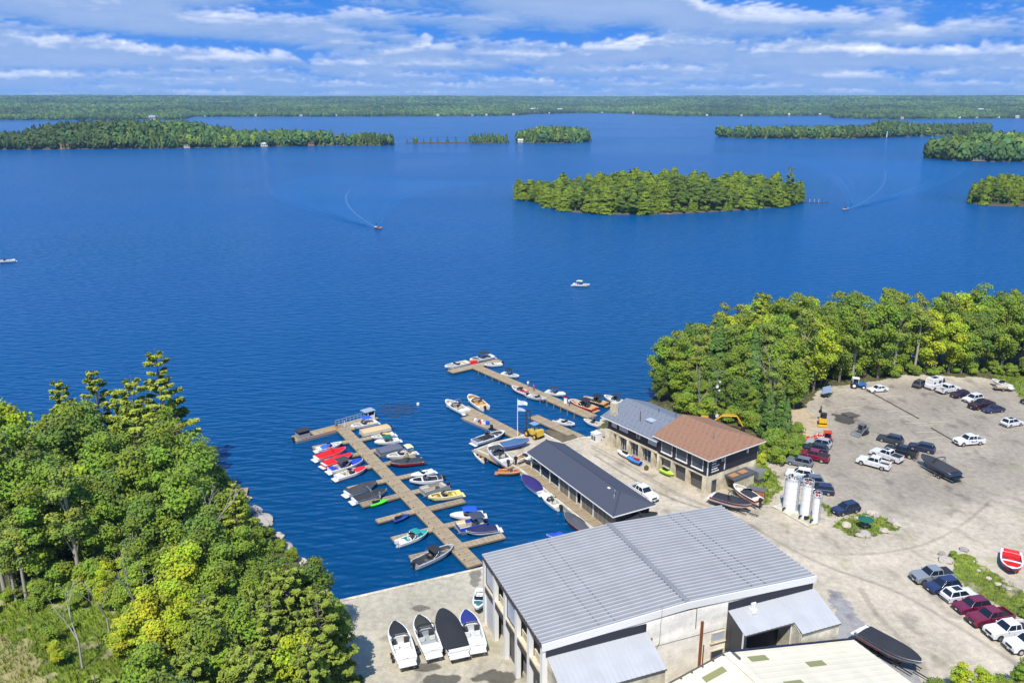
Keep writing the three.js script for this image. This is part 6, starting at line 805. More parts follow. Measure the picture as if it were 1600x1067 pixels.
// ---------------------------------------------------------------- trees
const bark = std('bark', lin(.17, .145, .12), .95), paleBark = std('pale_bark', lin(.36, .33, .28), .95), deadWood = std('dead_wood', lin(.40, .37, .33), .95);
const leafMat = new THREE.MeshPhysicalMaterial({ vertexColors: true, roughness: .95, transmission: .28, thickness: 0, name: 'leaves' });
const needleMat = new THREE.MeshStandardMaterial({ vertexColors: true, roughness: .9, name: 'needles' });
class Leaves {
  constructor() { this.p = []; this.n = []; this.c = []; }
  quad(x, y, z, n, s, col, r, asp = 1) {   // a folded leaf spray facing roughly n
    let ax = r() - .5, ay = r() - .5, az = r() - .5; const d = ax * n[0] + ay * n[1] + az * n[2]; ax -= d * n[0]; ay -= d * n[1]; az -= d * n[2]; const l = Math.hypot(ax, ay, az) || 1; ax /= l; ay /= l; az /= l;
    const bx = n[1] * az - n[2] * ay, by = n[2] * ax - n[0] * az, bz = n[0] * ay - n[1] * ax, h = s * .5, f = s * .18 * (r() - .3), w = h * asp;
    const A = [x + ax * h - n[0] * f, y + ay * h - n[1] * f, z + az * h - n[2] * f], B = [x + bx * w + n[0] * f, y + by * w + n[1] * f, z + bz * w + n[2] * f], C = [x - ax * h - n[0] * f, y - ay * h - n[1] * f, z - az * h - n[2] * f], D = [x - bx * w + n[0] * f, y - by * w + n[1] * f, z - bz * w + n[2] * f];
    this.p.push(...A, ...B, ...C, ...A, ...C, ...D); for (let i = 0; i < 6; i++) { this.n.push(...n); this.c.push(...col); }
  }
  geo() { const g = new THREE.BufferGeometry(); g.setAttribute('position', new THREE.Float32BufferAttribute(this.p, 3)); g.setAttribute('normal', new THREE.Float32BufferAttribute(this.n, 3)); g.setAttribute('color', new THREE.Float32BufferAttribute(this.c, 3)); return g; }
}
const nrm = (v) => { const l = Math.hypot(...v) || 1; return [v[0] / l, v[1] / l, v[2] / l]; };
function leafy(seed, o) {   // h height, r crown radius, base: where the crown starts, lobes, per lobe leaves, s leaf spray size, col
  const r = rng(seed), L = new Leaves(), tr = new MB(), lobes = [], cy = (o.base + 1) / 2 * o.h, ry = (1 - o.base) / 2 * o.h;
  for (let k = 0; k < o.lobes; k++) { let x, y, z, q; do { x = r() * 2 - 1; y = r() * 2 - 1; z = r() * 2 - 1; q = Math.hypot(x, y, z); } while (q > 1 || q < .35); const lr = o.r * (.26 + .2 * r()); const taper = y > 0 ? 1 - .5 * y : 1 - .12 * y * y; lobes.push([x * (o.r - lr * .5) * taper, cy + y * (ry - lr * .6), z * (o.r - lr * .5) * taper, lr, .78 + .44 * r(), r()]); }
  for (const [x, y, z, lr, b, hu] of lobes) for (let i = 0; i < o.leaves; i++) {
    let u = r() * 2 - 1; if (u < -.2 && r() < .6) u = -u; const a = r() * 6.2832, q = Math.sqrt(1 - u * u), rad = lr * (.55 + .5 * Math.pow(r(), .7)) * (r() < .06 ? 1.35 : 1), dx = q * Math.cos(a), dz = q * Math.sin(a);
    const px = x + dx * rad, py = y + u * rad * .72, pz = z + dz * rad, n = nrm([dx * .7 + px / o.r * .3 + (r() - .5) * 1.5, u * .7 + .45 + (r() - .5) * 1.3, dz * .7 + pz / o.r * .3 + (r() - .5) * 1.5]), v = b * (.8 + .4 * r()), k = (hu - .5) * .35;
    L.quad(px, py, pz, n, o.s * (.7 + .7 * r()), [o.col[0] * v * (1 + k), o.col[1] * v, o.col[2] * v * (1 - k)], r);
  }
  const tw = o.h * .014 + .06; tr.cyl([0, -.3, 0], [o.h * .01, o.h * .45, 0], tw, tw * .7, 7).cyl([o.h * .01, o.h * .45, 0], [0, o.h * .85, .1], tw * .7, tw * .2, 6);
  for (let k = 0; k < Math.min(7, lobes.length); k++) { const q = lobes[k]; tr.cyl([0, Math.max(o.h * .22, q[1] - o.h * .22), 0], [q[0] * .9, q[1], q[2] * .9], tw * .4, tw * .12, 5); }
  return { crown: L.geo(), trunk: tr.geo(), mat: leafMat, bark: o.bark || bark };
}
function pine(seed, o) {   // open white pine: level plumes on irregular branches
  const r = rng(seed), L = new Leaves(), tr = new MB(); tr.cyl([0, -.3, 0], [0, o.h, 0], o.h * .016 + .05, .04, 7);
  const lean = (r() - .5) * .1; let y = o.h * (o.base ?? .3), k = 0;
  while (y < o.h * .97) { const f = (y / o.h), len = o.r * Math.pow(1 - f, .62) * (1.15 - .25 * f) * (.75 + .4 * r()) + .4, nb = 4 + Math.floor(r() * 2), off = r() * 6.28; for (let b = 0; b < nb; b++) { if (r() < .12) continue; const a = off + b / nb * 6.2832 + (r() - .5) * .5, l = len * (.6 + .6 * r()), up = .10 + .25 * f, ex = Math.cos(a) * l, ez = Math.sin(a) * l; tr.cyl([lean * y * .2, y, 0], [ex, y + l * up, ez], .07, .025, 4);
      const m = Math.ceil(l * o.den); for (let i = 0; i < m; i++) { const t = .3 + .75 * Math.sqrt(r()), w = l * .26 * (1.1 - .5 * t), sx = (r() - .5) * 2 * w, px = ex * t - Math.sin(a) * sx, pz = ez * t + Math.cos(a) * sx, py = y + l * up * t + (r() - .35) * .35; const n = nrm([(r() - .5) * 1.1 + Math.cos(a) * .35, .9, (r() - .5) * 1.1 + Math.sin(a) * .35]), v = .72 + .55 * r(); L.quad(px, py, pz, n, o.s * (.6 + .7 * r()), [o.col[0] * v, o.col[1] * v, o.col[2] * v], r, .55); } }
    y += o.h * (.045 + .03 * r()); k++; }
  return { crown: L.geo(), trunk: tr.geo(), mat: needleMat, bark };
}
function cedar(seed, o) {   // dense columnar or conical evergreen, in drooping sprays
  const r = rng(seed), L = new Leaves(), tr = new MB().cyl([0, -.3, 0], [0, o.h * .95, 0], o.h * .013 + .05, .04, 6);
  const lob = [...Array(o.lobes).keys()].map(() => [r(), r() * 6.28, .8 + .4 * r()]);
  for (const [q, a0, b] of lob) { const f = q, y = o.h * (o.base + (1 - o.base) * f), R = o.r * Math.pow(1 - f, o.pow) * (.8 + .35 * r()) + .25; for (let i = 0; i < o.leaves; i++) { const a = a0 + (r() - .5) * (1.1), rad = R * (.62 + .42 * r()), yy = y - rad * .35 + (r() - .5) * o.h * .06; const n = nrm([Math.cos(a) + (r() - .5) * .9, .55 + (r() - .5) * .8, Math.sin(a) + (r() - .5) * .9]), v = b * (.78 + .45 * r()); L.quad(Math.cos(a) * rad, yy, Math.sin(a) * rad, n, o.s * (.7 + .6 * r()), [o.col[0] * v, o.col[1] * v, o.col[2] * v], r, .8); } }
  return { crown: L.geo(), trunk: tr.geo(), mat: needleMat, bark };
}
function bare(seed, o) {
  const r = rng(seed), tr = new MB(); const grow = (p, d, l, w, k) => { const q = [p[0] + d[0] * l, p[1] + d[1] * l, p[2] + d[2] * l]; tr.cyl(p, q, w, w * .6, 5); if (k > 0) { const n = 2 + Math.floor(r() * 2); for (let i = 0; i < n; i++) grow(q, nrm([d[0] + (r() - .5) * 1.1, d[1] + .15 + (r() - .5) * .5, d[2] + (r() - .5) * 1.1]), l * (.55 + .25 * r()), w * .58, k - 1); } };
  grow([0, -.2, 0], nrm([(r() - .5) * .15, 1, (r() - .5) * .15]), o.h * .42, o.h * .012 + .05, 4); return { trunk: tr.geo(), bark: deadWood };
}
const KINDS = {
  maple: [[13, 3.2], [15, 3.5], [12, 2.9], [14, 3.0]].map(([h, r], i) => leafy(101 + i, { h, r, base: .1, lobes: 44, leaves: 168, s: 0.299, col: [0.220, 0.322, 0.014] })),
  lime: [[11, 2.7], [13, 3.1]].map(([h, r], i) => leafy(121 + i, { h, r, base: .08, lobes: 38, leaves: 175, s: 0.282, col: [0.384, 0.470, 0.010] })),
  gold: [[7, 2.4], [8.5, 2.7]].map(([h, r], i) => leafy(131 + i, { h, r, base: .05, lobes: 28, leaves: 175, s: 0.266, col: [0.429, 0.470, 0.012] })),
  oak: [[15, 3.6], [13, 3.3], [16, 3.4]].map(([h, r], i) => leafy(141 + i, { h, r, base: .1, lobes: 46, leaves: 168, s: 0.315, col: [0.153, 0.243, 0.018] })),
  bush: [[3.2, 2.1], [4.2, 2.4], [2.4, 1.7]].map(([h, r], i) => leafy(151 + i, { h, r, base: .0, lobes: 22, leaves: 196, s: 0.232, col: [0.226, 0.328, 0.014] })),
  birch: [[16, 2.4], [14, 2.2]].map(([h, r], i) => leafy(161 + i, { h, r, base: .3, lobes: 30, leaves: 105, s: 0.282, col: [0.249, 0.316, 0.030], bark: paleBark })),
  pine: [[19, 4.2], [17, 3.8], [15, 3.8]].map(([h, r], i) => pine(171 + i, { h, r, s: .55, den: 80, col: [0.305, 0.362, 0.035] })),
  pineDense: [[14, 3.6], [12, 3.3], [13, 3.0]].map(([h, r], i) => pine(181 + i, { h, r, base: .06, s: .52, den: 56, col: [0.209, 0.266, 0.030] })),
  spruce: [[15, 2.6], [12, 2.4]].map(([h, r], i) => cedar(191 + i, { h, r, base: .04, pow: .75, lobes: 150, leaves: 56, s: 0.382, col: [0.096, 0.181, 0.028] })),
  hemlock: [[18, 3.9], [16, 4.1], [19, 3.7], [14, 3.8]].map(([h, r], i) => cedar(201 + i, { h, r, base: .02, pow: .36, lobes: 140, leaves: 47, s: 0.664, col: [0.181, 0.254, 0.018] })),
  islandOak: [[15, 3.9], [14, 4.2], [17, 3.6]].map(([h, r], i) => leafy(211 + i, { h, r, base: .03, lobes: 42, leaves: 105, s: 0.515, col: [0.153, 0.243, 0.018] })),
  dead: [9, 11, 7].map((h, i) => bare(221 + i, { h })),
};
const LABELS = { maple: ['maple_tree', 'round-crowned mid green maple'], lime: ['lime_green_tree', 'bright lime green leafy tree'], gold: ['golden_tree', 'small yellow green tree'], oak: ['oak_tree', 'large dark green oak'], bush: ['shrub', 'low rounded green shrub'], birch: ['birch_tree', 'slim birch with pale trunk and light leaves'], pine: ['pine_tree', 'tall open white pine with level plumes'], pineDense: ['dense_pine_tree', 'broad dense olive green pine'], spruce: ['spruce_tree', 'dark conical spruce'], hemlock: ['hemlock_tree', 'olive green conical hemlock'], islandOak: ['broadleaf_tree', 'round dark green broadleaf tree'], dead: ['dead_tree', 'bare grey dead tree'] };
const protos = new Map();
let treeCount = 0;
function tree(kind, x, z, place, o = {}) {
  const v = KINDS[kind], k = o.v ?? treeCount % v.length, key = kind + k; treeCount++;
  let g; if (!protos.has(key)) { g = new THREE.Group(); const q = v[k]; mesh('trunk', q.trunk, q.bark, g); if (q.crown) mesh('crown', q.crown, q.mat, g); protos.set(key, g); } g = protos.get(key).clone();
  g.name = numbered(LABELS[kind][0]); scene.add(g); const s = o.s ?? 1; g.scale.set(s * (o.w ?? 1), s * (o.t ?? 1), s * (o.w ?? 1)); g.position.set(x, o.y ?? GROUND, z); g.rotation.y = o.turn ?? treeCount * 2.4;
  tag(g, o.label || `${LABELS[kind][1]} ${place[0]}`, kind === 'bush' ? 'shrub' : 'tree', `${kind === 'bush' ? 'shrubs' : LABELS[kind][0].replace(/_/g, ' ') + 's'} ${place[1]}`); return g;
}
const at = (kind, px, py, place, o) => { const p = P(px, py); return tree(kind, p.x, p.z, place, o); };
const scatter = (poly, gap, seed, f, tries = 9000) => { const r = rng(seed), pts = [], xs = poly.map((p) => p[0]), zs = poly.map((p) => p[1]), x0 = Math.min(...xs), x1 = Math.max(...xs), z0 = Math.min(...zs), z1 = Math.max(...zs); for (let i = 0; i < tries; i++) { const x = mix(x0, x1, r()), z = mix(z0, z1, r()); if (!inPoly(x, z, poly)) continue; const gp = typeof gap === 'function' ? gap(x, z) : gap; if (pts.some((p) => (p[0] - x) ** 2 + (p[1] - z) ** 2 < gp * gp)) continue; pts.push([x, z]); f(x, z, r, pts.length); } return pts; };
// left wood
const LW = ['in the wood beside the harbour', 'in the wood beside the harbour'];
const leftWood = [...px2([[-260, 776], [0, 762], [250, 748], [322, 757], [340, 776], [352, 806], [368, 836], [398, 876], [428, 914], [448, 944], [466, 970], [492, 1005], [520, 1067]]), [-19.5, -74], [-21, -62], [-40, -60], ...px2([[330, 1100], [290, 1040], [235, 962], [150, 922], [60, 938], [0, 915], [-260, 900]])];
at('pine', 268, 752, LW, { s: 1.3, v: 0, label: 'tall ragged white pine standing highest at the lakeward wood edge' }); at('pine', 172, 765, LW, { s: 1.3, v: 1 }); at('pine', 205, 770, LW, { s: 1.25, v: 2 }); at('pine', 118, 768, LW, { s: 1.2, v: 1 });
at('lime', 190, 800, LW, { s: 1.0, v: 1, label: 'brightest lime green tree below the tall pines' }); at('lime', 62, 800, LW, { s: .95, v: 0 }); at('lime', 300, 985, LW, { s: 1.15, v: 1 }); at('lime', 275, 935, LW, { s: .8, v: 0 });
at('gold', 232, 1010, LW, { v: 1, s: 1.0 }); at('gold', 255, 1050, LW, { v: 0, s: 1.1 }); at('gold', 196, 1025, LW, { v: 0, s: .8 }); at('lime', 205, 920, LW, { v: 0, s: .62 }); 
for (const [x, y, s] of [[128, 1045, 1.05], [215, 985, .95], [200, 1015, .6], [240, 945, 1], [150, 905, .8], [270, 900, 1.05], [172, 1000, .9], [318, 930, 1.25], [300, 905, 1.2], [135, 870, 1.3], [30, 850, 1.3], [420, 1010, 1.2]]) at('dead', x, y, LW, { s });
for (const [x, y, s, v] of [[8, 930, 1.05, 0], [42, 945, 1, 1], [24, 938, .8, 1]]) at('birch', x, y, ['with bare trunk at the meadow edge', 'at the meadow edge'], { s, v });
for (const [kd, x, y, sc] of [['bush', 70, 938, 1.2], ['bush', 92, 930, 1.3], ['bush', 112, 934, 1.0], ['gold', 132, 928, .6], ['bush', 150, 926, 1.3], ['lime', 170, 934, .55], ['bush', 188, 945, 1.2], ['bush', 205, 955, 1.1], ['gold', 165, 950, .5], ['bush', 225, 975, 1.2], ['bush', 250, 995, 1.0], ['bush', 55, 950, .8], ['bush', 120, 950, .7]]) at(kd, x, y, ['at the meadow edge of the wood', 'at the meadow edge of the wood'], { s: sc });
const placedLeft = [[268, 752], [172, 765], [205, 770], [118, 768], [190, 800], [62, 800], [300, 985], [275, 935], [232, 1010], [255, 1050], [205, 920]].map((p) => P(...p));
scatter(leftWood, 3.3, 31, (x, z, r) => {
  if (placedLeft.some((p) => Math.hypot(p.x - x, p.z - z) < 2.6)) return; const q = fbm(x * .06 + 3, z * .06, 3), u = r(), near = z > -92; let kind;
  if (near && x > -46) kind = u < .62 ? 'pineDense' : u < .75 ? 'oak' : u < .9 ? 'maple' : 'lime'; else kind = u < .12 + .25 * Math.max(0, q) ? 'lime' : u < .55 ? 'maple' : u < .84 ? 'oak' : u < .9 ? 'pine' : u < .95 ? 'birch' : 'gold';
  const sd = Math.min(...leftShore.map((p) => Math.hypot(p[0] - x, p[1] - z))), edge = x > -56 ? clamp(.26 + sd / 17, .3, 1) : sd < 7 ? .72 : 1, tall = z < -104 ? 1.32 : z < -96 ? 1.15 : 1; tree(kind, x, z, LW, { s: (.82 + .3 * r()) * edge * tall * (kind === 'pine' ? .85 : 1), t: .95 + .2 * r(), turn: r() * 6.28 });
});
scatter(Z.meadow, 3.2, 37, (x, z, r) => { if (inPoly(x, z, Z.dry) || r() < .55) return; tree(r() < .7 ? 'bush' : 'gold', x, z, ['growing in the long meadow grass', 'in the meadow'], { s: .35 + .45 * r() }); });
for (let k = 0; k < leftShore.length; k += 1) { const [x, z] = leftShore[k]; if (x < -100 || x > -24) continue; tree('bush', x - 1.6 * ((k * 7 % 5) / 5), z + .9, ['hanging over the harbour bank', 'along the harbour bank'], { s: .38 + .3 * ((k * 13 % 7) / 7) }); }
// right wood
const RW = ['in the wood behind the parking lot', 'behind the parking lot'];
const lotBack = px2([[1030, 622], [1052, 606], [1082, 593], [1135, 574], [1205, 563], [1300, 562], [1400, 564], [1500, 560], [1640, 554], [1640, 583], [1560, 582], [1430, 586], [1350, 594], [1285, 602], [1255, 628], [1200, 640], [1150, 640], [1090, 645]]);
at('pine', 1180, 590, RW, { s: 1.15, v: 0, label: 'tall white pine rising above the wood behind the house' }); at('pine', 1238, 590, RW, { s: 1.15, v: 1 });
for (const [x, y, s] of [[1205, 652, 1.25], [1158, 622, 1.25], [1252, 606, 1.0], [1090, 655, .9], [1215, 640, 1.0]]) at('dead', x, y, RW, { s });
scatter(lotBack, (x) => x > 62 ? 3.1 : 3.3, 41, (x, z, r) => { const u = r(), far = x > 60; const kind = far ? (u < .50 ? 'maple' : u < .70 ? 'lime' : u < .84 ? 'oak' : 'birch') : (u < .42 ? 'maple' : u < .6 ? 'oak' : u < .76 ? 'birch' : u < .84 ? 'spruce' : 'lime'); tree(kind, x, z, RW, { s: (kind === 'lime' ? 1.25 : 1.12) * (.88 + .3 * r()), t: far ? 1.12 : 1.0, turn: r() * 6.28 }); });
for (const [k, x, y, s] of [['spruce', 1198, 685, .7], ['spruce', 1218, 672, .75], ['spruce', 1226, 690, .6], ['oak', 1150, 655, .8], ['maple', 1085, 642, .75], ['maple', 1058, 632, .75], ['lime', 1048, 622, .55], ['oak', 1130, 648, .7], ['birch', 1206, 668, .95], ['birch', 1168, 640, 1.0], ['maple', 1240, 640, .85], ['oak', 1030, 628, .6]]) at(k, x, y, ['beside the house and dirt slope', 'beside the house and dirt slope'], { s });
for (const [k, x, y, sc] of [['bush', 1075, 646, 1.3], ['bush', 1092, 650, 1.2], ['maple', 1100, 644, .6], ['bush', 1108, 654, 1.3], ['oak', 1118, 642, .7], ['bush', 1145, 660, 1.2], ['bush', 1062, 642, 1.1], ['lime', 1140, 645, .6], ['spruce', 1100, 636, .7], ['bush', 1165, 668, 1.0], ['maple', 1172, 655, .6], ['oak', 1070, 630, .75]]) at(k, x, y, ['in the thicket behind the house', 'in the thicket behind the house'], { s: sc });
const HB = ['in the hedge between house and cars', 'in the hedge between house and cars'];
for (const [x, y, s] of [[1205, 715, 1.2], [1220, 712, 1.15], [1234, 708, 1.05], [1212, 702, 1.1], [1228, 700, 1.2], [1242, 696, .9], [1246, 708, .8], [1198, 704, 1.1], [1240, 718, .7], [1214, 724, .9], [1208, 690, 1.1], [1240, 684, .9], [1248, 676, .6], [1252, 688, .6], [1192, 676, 1], [1175, 668, .9]]) at('bush', x, y, HB, { s });
at('gold', 1186, 740, HB, { s: .62, v: 0, label: 'yellow green shrub against the navy end wall' }); at('bush', 1192, 748, HB, { s: .8 });
const BR = ['by the lane below the white pickups', 'by the lane'];
for (const [k, x, y, s] of [['lime', 1498, 1092, .48], ['lime', 1530, 1100, .42], ['bush', 1560, 1090, .9], ['maple', 1590, 1085, .36], ['bush', 1620, 1080, .9], ['bush', 1462, 1090, .75], ['lime', 1570, 1120, .4], ['bush', 1600, 965, .4], ['bush', 1606, 958, .45], ['bush', 1490, 872, .3]]) at(k, x, y, BR, { s });
for (let k = 0; k < 30; k++) { const t = k / 29 + .012 * Math.sin(k * 9), x = mix(1262, 1640, t), y = 596 - 9 * Math.sin(t * 3) - (t > .6 ? 3 : 0) - 9 * ((k * 7 % 5) / 5); at('bush', x, y, ['under the trees along the lot edge', 'under the trees along the lot edge'], { s: .5 + .8 * ((k * 11 % 7) / 7) }); }
// wooded island in the bay
const isle = (front, depth, n = 24) => { const f = px2(front, 0), c = new THREE.CatmullRomCurve3(f.map(([x, z]) => V(x, 0, z))), a = c.getSpacedPoints(n), poly = a.map((p) => [p.x, p.z]); for (let i = n; i >= 0; i--) { const t = i / n, d = depth * Math.pow(Math.sin(Math.PI * clamp(t, .02, .98)), .55), p = a[i]; const l = Math.hypot(p.x, p.z); poly.push([p.x + p.x / l * d, p.z + p.z / l * d]); } return poly; };
const rockShore = std('shore_rock', lin(.10, .085, .065), .95), forestFloor = std('forest_floor', lin(.05, .055, .022), .95);
function isleLand(poly, hill, name, label) { const cx = poly.reduce((s, p) => s + p[0], 0) / poly.length, cz = poly.reduce((s, p) => s + p[1], 0) / poly.length, R = []; for (const [k, h] of [[1.0, -.6], [.995, .35], [.985, .9], [.85, 1.1 + hill * .45], [.6, 1.1 + hill * .85], [.3, 1.1 + hill], [.02, 1.1 + hill]]) R.push(poly.map(([x, z], i) => [cx + (x - cx) * k + (k > .9 ? noise(i * .9, k) * 1.2 : 0), h, cz + (z - cz) * k])); const g = new MB().grid(R.slice(0, 3), false, true).build(name, rockShore); tag(g, label, null, null, 'structure'); const t = new MB().grid(R.slice(2), false, true).build(name, forestFloor); tag(t, label, null, null, 'structure'); return (x, z) => { const q = Math.max(...poly.map(([a, b]) => { const l = (a - cx) ** 2 + (b - cz) ** 2; return ((x - cx) * (a - cx) + (z - cz) * (b - cz)) / l; })); const k = clamp(q); return 1 + hill * (k > .85 ? .45 * (1 - k) / .15 : k > .6 ? mix(.85, .45, (k - .6) / .25) : k > .3 ? mix(1, .85, (k - .3) / .3) : 1); }; }
{
  const poly = isle([[806, 312], [838, 317], [868, 328], [920, 333.5], [985, 335.5], [1050, 334.5], [1120, 331], [1190, 326], [1238, 321], [1252, 317]], 105, 30), hy = isleLand(poly, 5, 'island', 'rocky wooded island shore in the bay');
  const W2 = ['on the wooded island in the bay', 'on the wooded island'];
  scatter(poly, (x, z) => 6.0, 51, (x, z, r) => { const u = r(); tree(u < .42 ? 'hemlock' : u < .96 ? 'islandOak' : 'spruce', x, z, W2, { y: hy(x, z) - .2, w: 1.28, t: .86, s: (.74 + .36 * r()) * (x < 35 ? .82 : 1), turn: r() * 6.28 }); }, 6000);
  poly.slice(0, 31).forEach(([x, z], i) => { if (i % 1 === 0 && i < 30) for (const k of [0, 1]) tree(i * 7 % 3 ? 'bush' : 'hemlock', x + 2.6 * k + noise(i, k) * 2, z - 2.4 - 1.5 * noise(i * 3, k), ['leaning over the island shore', 'along the wooded island shore'], { y: .6, s: i * 7 % 3 ? 1.1 + .5 * ((i * 5 + k) % 4) / 4 : .5 }); });
  const p = P(1238, 318, 0); tree('pine', p.x, p.z - 8, W2, { y: 1.5, s: 1.2, v: 0, label: 'tall lone pine at the tip of the wooded island' });
  const k = thing('kayak', 'orange kayak pulled up on the island rocks', 'kayak', P(1046, 334.5, .7), .05); const m = new MB(); m.cyl([-2, 0, 0], [0, .1, 0], .03, .34, 8).cyl([0, .1, 0], [2, 0, 0], .34, .03, 8); m.build('hull', gel(0xe07a1e), k); new MB().box(0, .4, 0, .8, .05, .4).build('cockpit', blackPlastic, k);
  const po2 = isle([[1518, 318], [1540, 321], [1575, 322.5], [1610, 323], [1690, 323]], 60, 16), h2 = isleLand(po2, 4, 'island', 'rocky wooded point at the edge of the bay');
  scatter(po2, 5.2, 53, (x, z, r) => tree(r() < .75 ? 'hemlock' : 'islandOak', x, z, ['on the small wooded point', 'on the small wooded point'], { y: h2(x, z) - .2, s: .68 + .28 * r(), turn: r() * 6.28 }), 2500);
}

// ---------------------------------------------------------------- woods on the far shores: masses of trees
const farMat = new THREE.MeshStandardMaterial({ vertexColors: true, roughness: .95, name: 'far_foliage' });
const farGeo = (() => { const mk = (seed, con) => { const r = rng(seed), L = new Leaves(), n = con ? 70 : 80; for (let i = 0; i < n; i++) { const a = r() * 6.28, f = r(), u = con ? f : f * 2 - 1, q = con ? (1 - f) * .42 + .06 : Math.sqrt(1 - u * u) * .5, y = con ? f : .5 + u * .42; const v = .75 + .5 * r(); L.quad(Math.cos(a) * q, y, Math.sin(a) * q, nrm([Math.cos(a) + (r() - .5), .6 + (con ? 0 : u * .6) + (r() - .5) * .6, Math.sin(a) + (r() - .5)]), con ? .26 : .34, [v, v, v * .95], r); } return L.geo(); }; return [mk(301, false), mk(302, true)]; })();
function wood(name, label, spots, cols) {  // spots: [x, y, z, height, width, kind]
  const g = thing(name, label, 'wood', V(0, 0, 0)); g.userData.kind = 'stuff';
  for (const kind of [0, 1]) { const q = spots.filter((s) => s[5] === kind), im = new THREE.InstancedMesh(farGeo[kind], farMat, q.length), M = new THREE.Matrix4(), r = rng(9 + kind), c = new THREE.Color(); if (!q.length) continue; q.forEach((s, i) => { const pa = 1 + .9 * fbm(s[0] * .0022, s[2] * .0013, 3); M.compose(V(s[0], s[1], s[2]), new THREE.Quaternion().setFromAxisAngle(V(0, 1, 0), r() * 6.28), V(s[4], s[3], s[4])); im.setMatrixAt(i, M); const b = (.7 + .6 * r()) * clamp(pa, .45, 1.5), w = cols[Math.floor(r() * cols.length)]; c.setRGB(w[0] * b, w[1] * b, w[2] * b); im.setColorAt(i, c); }); im.name = kind ? 'conifers' : 'broadleaf_trees'; im.castShadow = im.receiveShadow = true; g.add(im); }
}
const greens = [[.07, .135, .026], [.095, .155, .026], [.05, .115, .03], [.11, .165, .026]];
function isletWood(front, depth, hill, gap, hgt, con, seed, label, woodLabel) {
  const poly = isle(front, depth, 26), hy = isleLand(poly, hill, 'island', label), sp = []; scatter(poly, gap, seed, (x, z, r) => { const k = r() < con ? 1 : 0, h = hgt * (.7 + .5 * r()); sp.push([x, hy(x, z) - .3, z, h, h * (k ? .55 : .72) * (.85 + .4 * r()), k]); }, 14000); wood('shore_wood', woodLabel, sp, greens);
}
isletWood([[-160, 236], [-60, 234], [60, 233.5], [180, 232.5], [280, 231.5], [370, 230], [450, 228.5], [524, 227]], 190, 17, 6.5, 18, .35, 61, 'low wooded peninsula with rocky edge', 'mixed wood covering the long peninsula');
isletWood([[528, 227.5], [560, 227.5], [600, 227], [614, 226.5]], 40, 3, 5.2, 14, .55, 62, 'low wooded islet off the peninsula tip', 'thin wood on the islet off the peninsula');
isletWood([[632, 224], [680, 224], [735, 223.5]], 12, .4, 13, 8, .6, 63, 'bare rock reef with a few trees', 'scattered small trees on the rock reef');
isletWood([[736, 223.5], [760, 224], [792, 223]], 34, 1.5, 5.8, 12, .7, 64, 'small rocky islet with low trees', 'low evergreens on the rocky islet');
isletWood([[805, 222.5], [840, 223.5], [885, 223.5], [921, 221.5]], 60, 5, 5.6, 18, .5, 65, 'small wooded island with a white boathouse', 'dense wood on the boathouse island');
isletWood([[1122, 214], [1180, 216], [1260, 216.5], [1340, 216], [1420, 213.5], [1500, 211], [1547, 208]], 130, 8, 6.5, 18, .4, 66, 'long low wooded island beyond the bay', 'mixed wood on the long low island');
isletWood([[1450, 247], [1490, 251], [1540, 252.5], [1600, 252.5], [1720, 253]], 110, 8, 5.8, 20, .45, 67, 'wooded point with white cottages', 'wood around the white cottages');
// the mainland beyond: shoreline, rising land, trees
const shorePts = [[-700, 188], [-100, 188], [180, 187.5], [285, 186.5], [300, 182.5], [500, 182], [700, 181.5], [800, 180.5], [832, 178.3], [900, 176.6], [965, 176.8], [1000, 178.5], [1060, 181], [1180, 181.5], [1296, 180.2], [1306, 184.5], [1400, 186.3], [1600, 184.5], [1900, 184.5], [2400, 184.5]];
function shoreAt(px) { let i = 0; while (i + 2 < shorePts.length && shorePts[i + 1][0] < px) i++; const [a, b] = [shorePts[i], shorePts[i + 1]], t = clamp((px - a[0]) / (b[0] - a[0])); return mix(a[1], b[1], t); }
function farH(px, s) { return Math.max(.5, 1.5 + 30 * sstep(0, 1700, s) + 62 * sstep(1200, 5200, s) + (11 * sstep(300, 2500, s)) * fbm(px * .006 + s * .0006, s * .0007 + 3, 3) + 8 * sstep(3500, 6000, s) * fbm(px * .004 + 50, 2, 3)); }
function farPoint(px, s) { const q = P(px, shoreAt(px), 0), l = Math.hypot(q.x, q.z), k = (l + s) / l; return [q.x * k, farH(px, s), q.z * k]; }
{
  const S = [-15, 0, 60, 200, 450, 800, 1300, 1900, 2600, 3400, 4300, 5300, 6500, 8000], rows = S.map((s) => { const r = []; for (let px = -700; px <= 2300; px += 20) { const p = farPoint(px, Math.max(s, 0)); if (s < 0) p[1] = -2; r.push(p); } return r; });
  const mt = std('far_forest_floor', lin(.05, .09, .025), .95); const m = new MB().grid(rows.map((r) => r.slice().reverse())).build('far_hills', mt); tag(m, 'low forested hills along the far lake shore', null, null, 'structure');
  const r = rng(71), sp = []; for (let i = 0; i < 46000; i++) { const px = mix(-260, 1860, r()), u = r(), s = u < .3 ? 320 * r() : u < .62 ? 320 + 1700 * r() : 2000 + 4600 * Math.pow(r(), .8), p = farPoint(px, s), k = r() < .3 ? 1 : 0, h = (s < 320 ? 16 : 19) * (.75 + .5 * r()), w = h * (k ? .6 : .9) * (s > 1500 ? 1.9 : s > 320 ? 1.35 : 1); sp.push([p[0], p[1] - 1.2, p[2], h, w, k]); }
  wood('far_wood', 'unbroken forest covering the far shore hills', sp, greens);
}
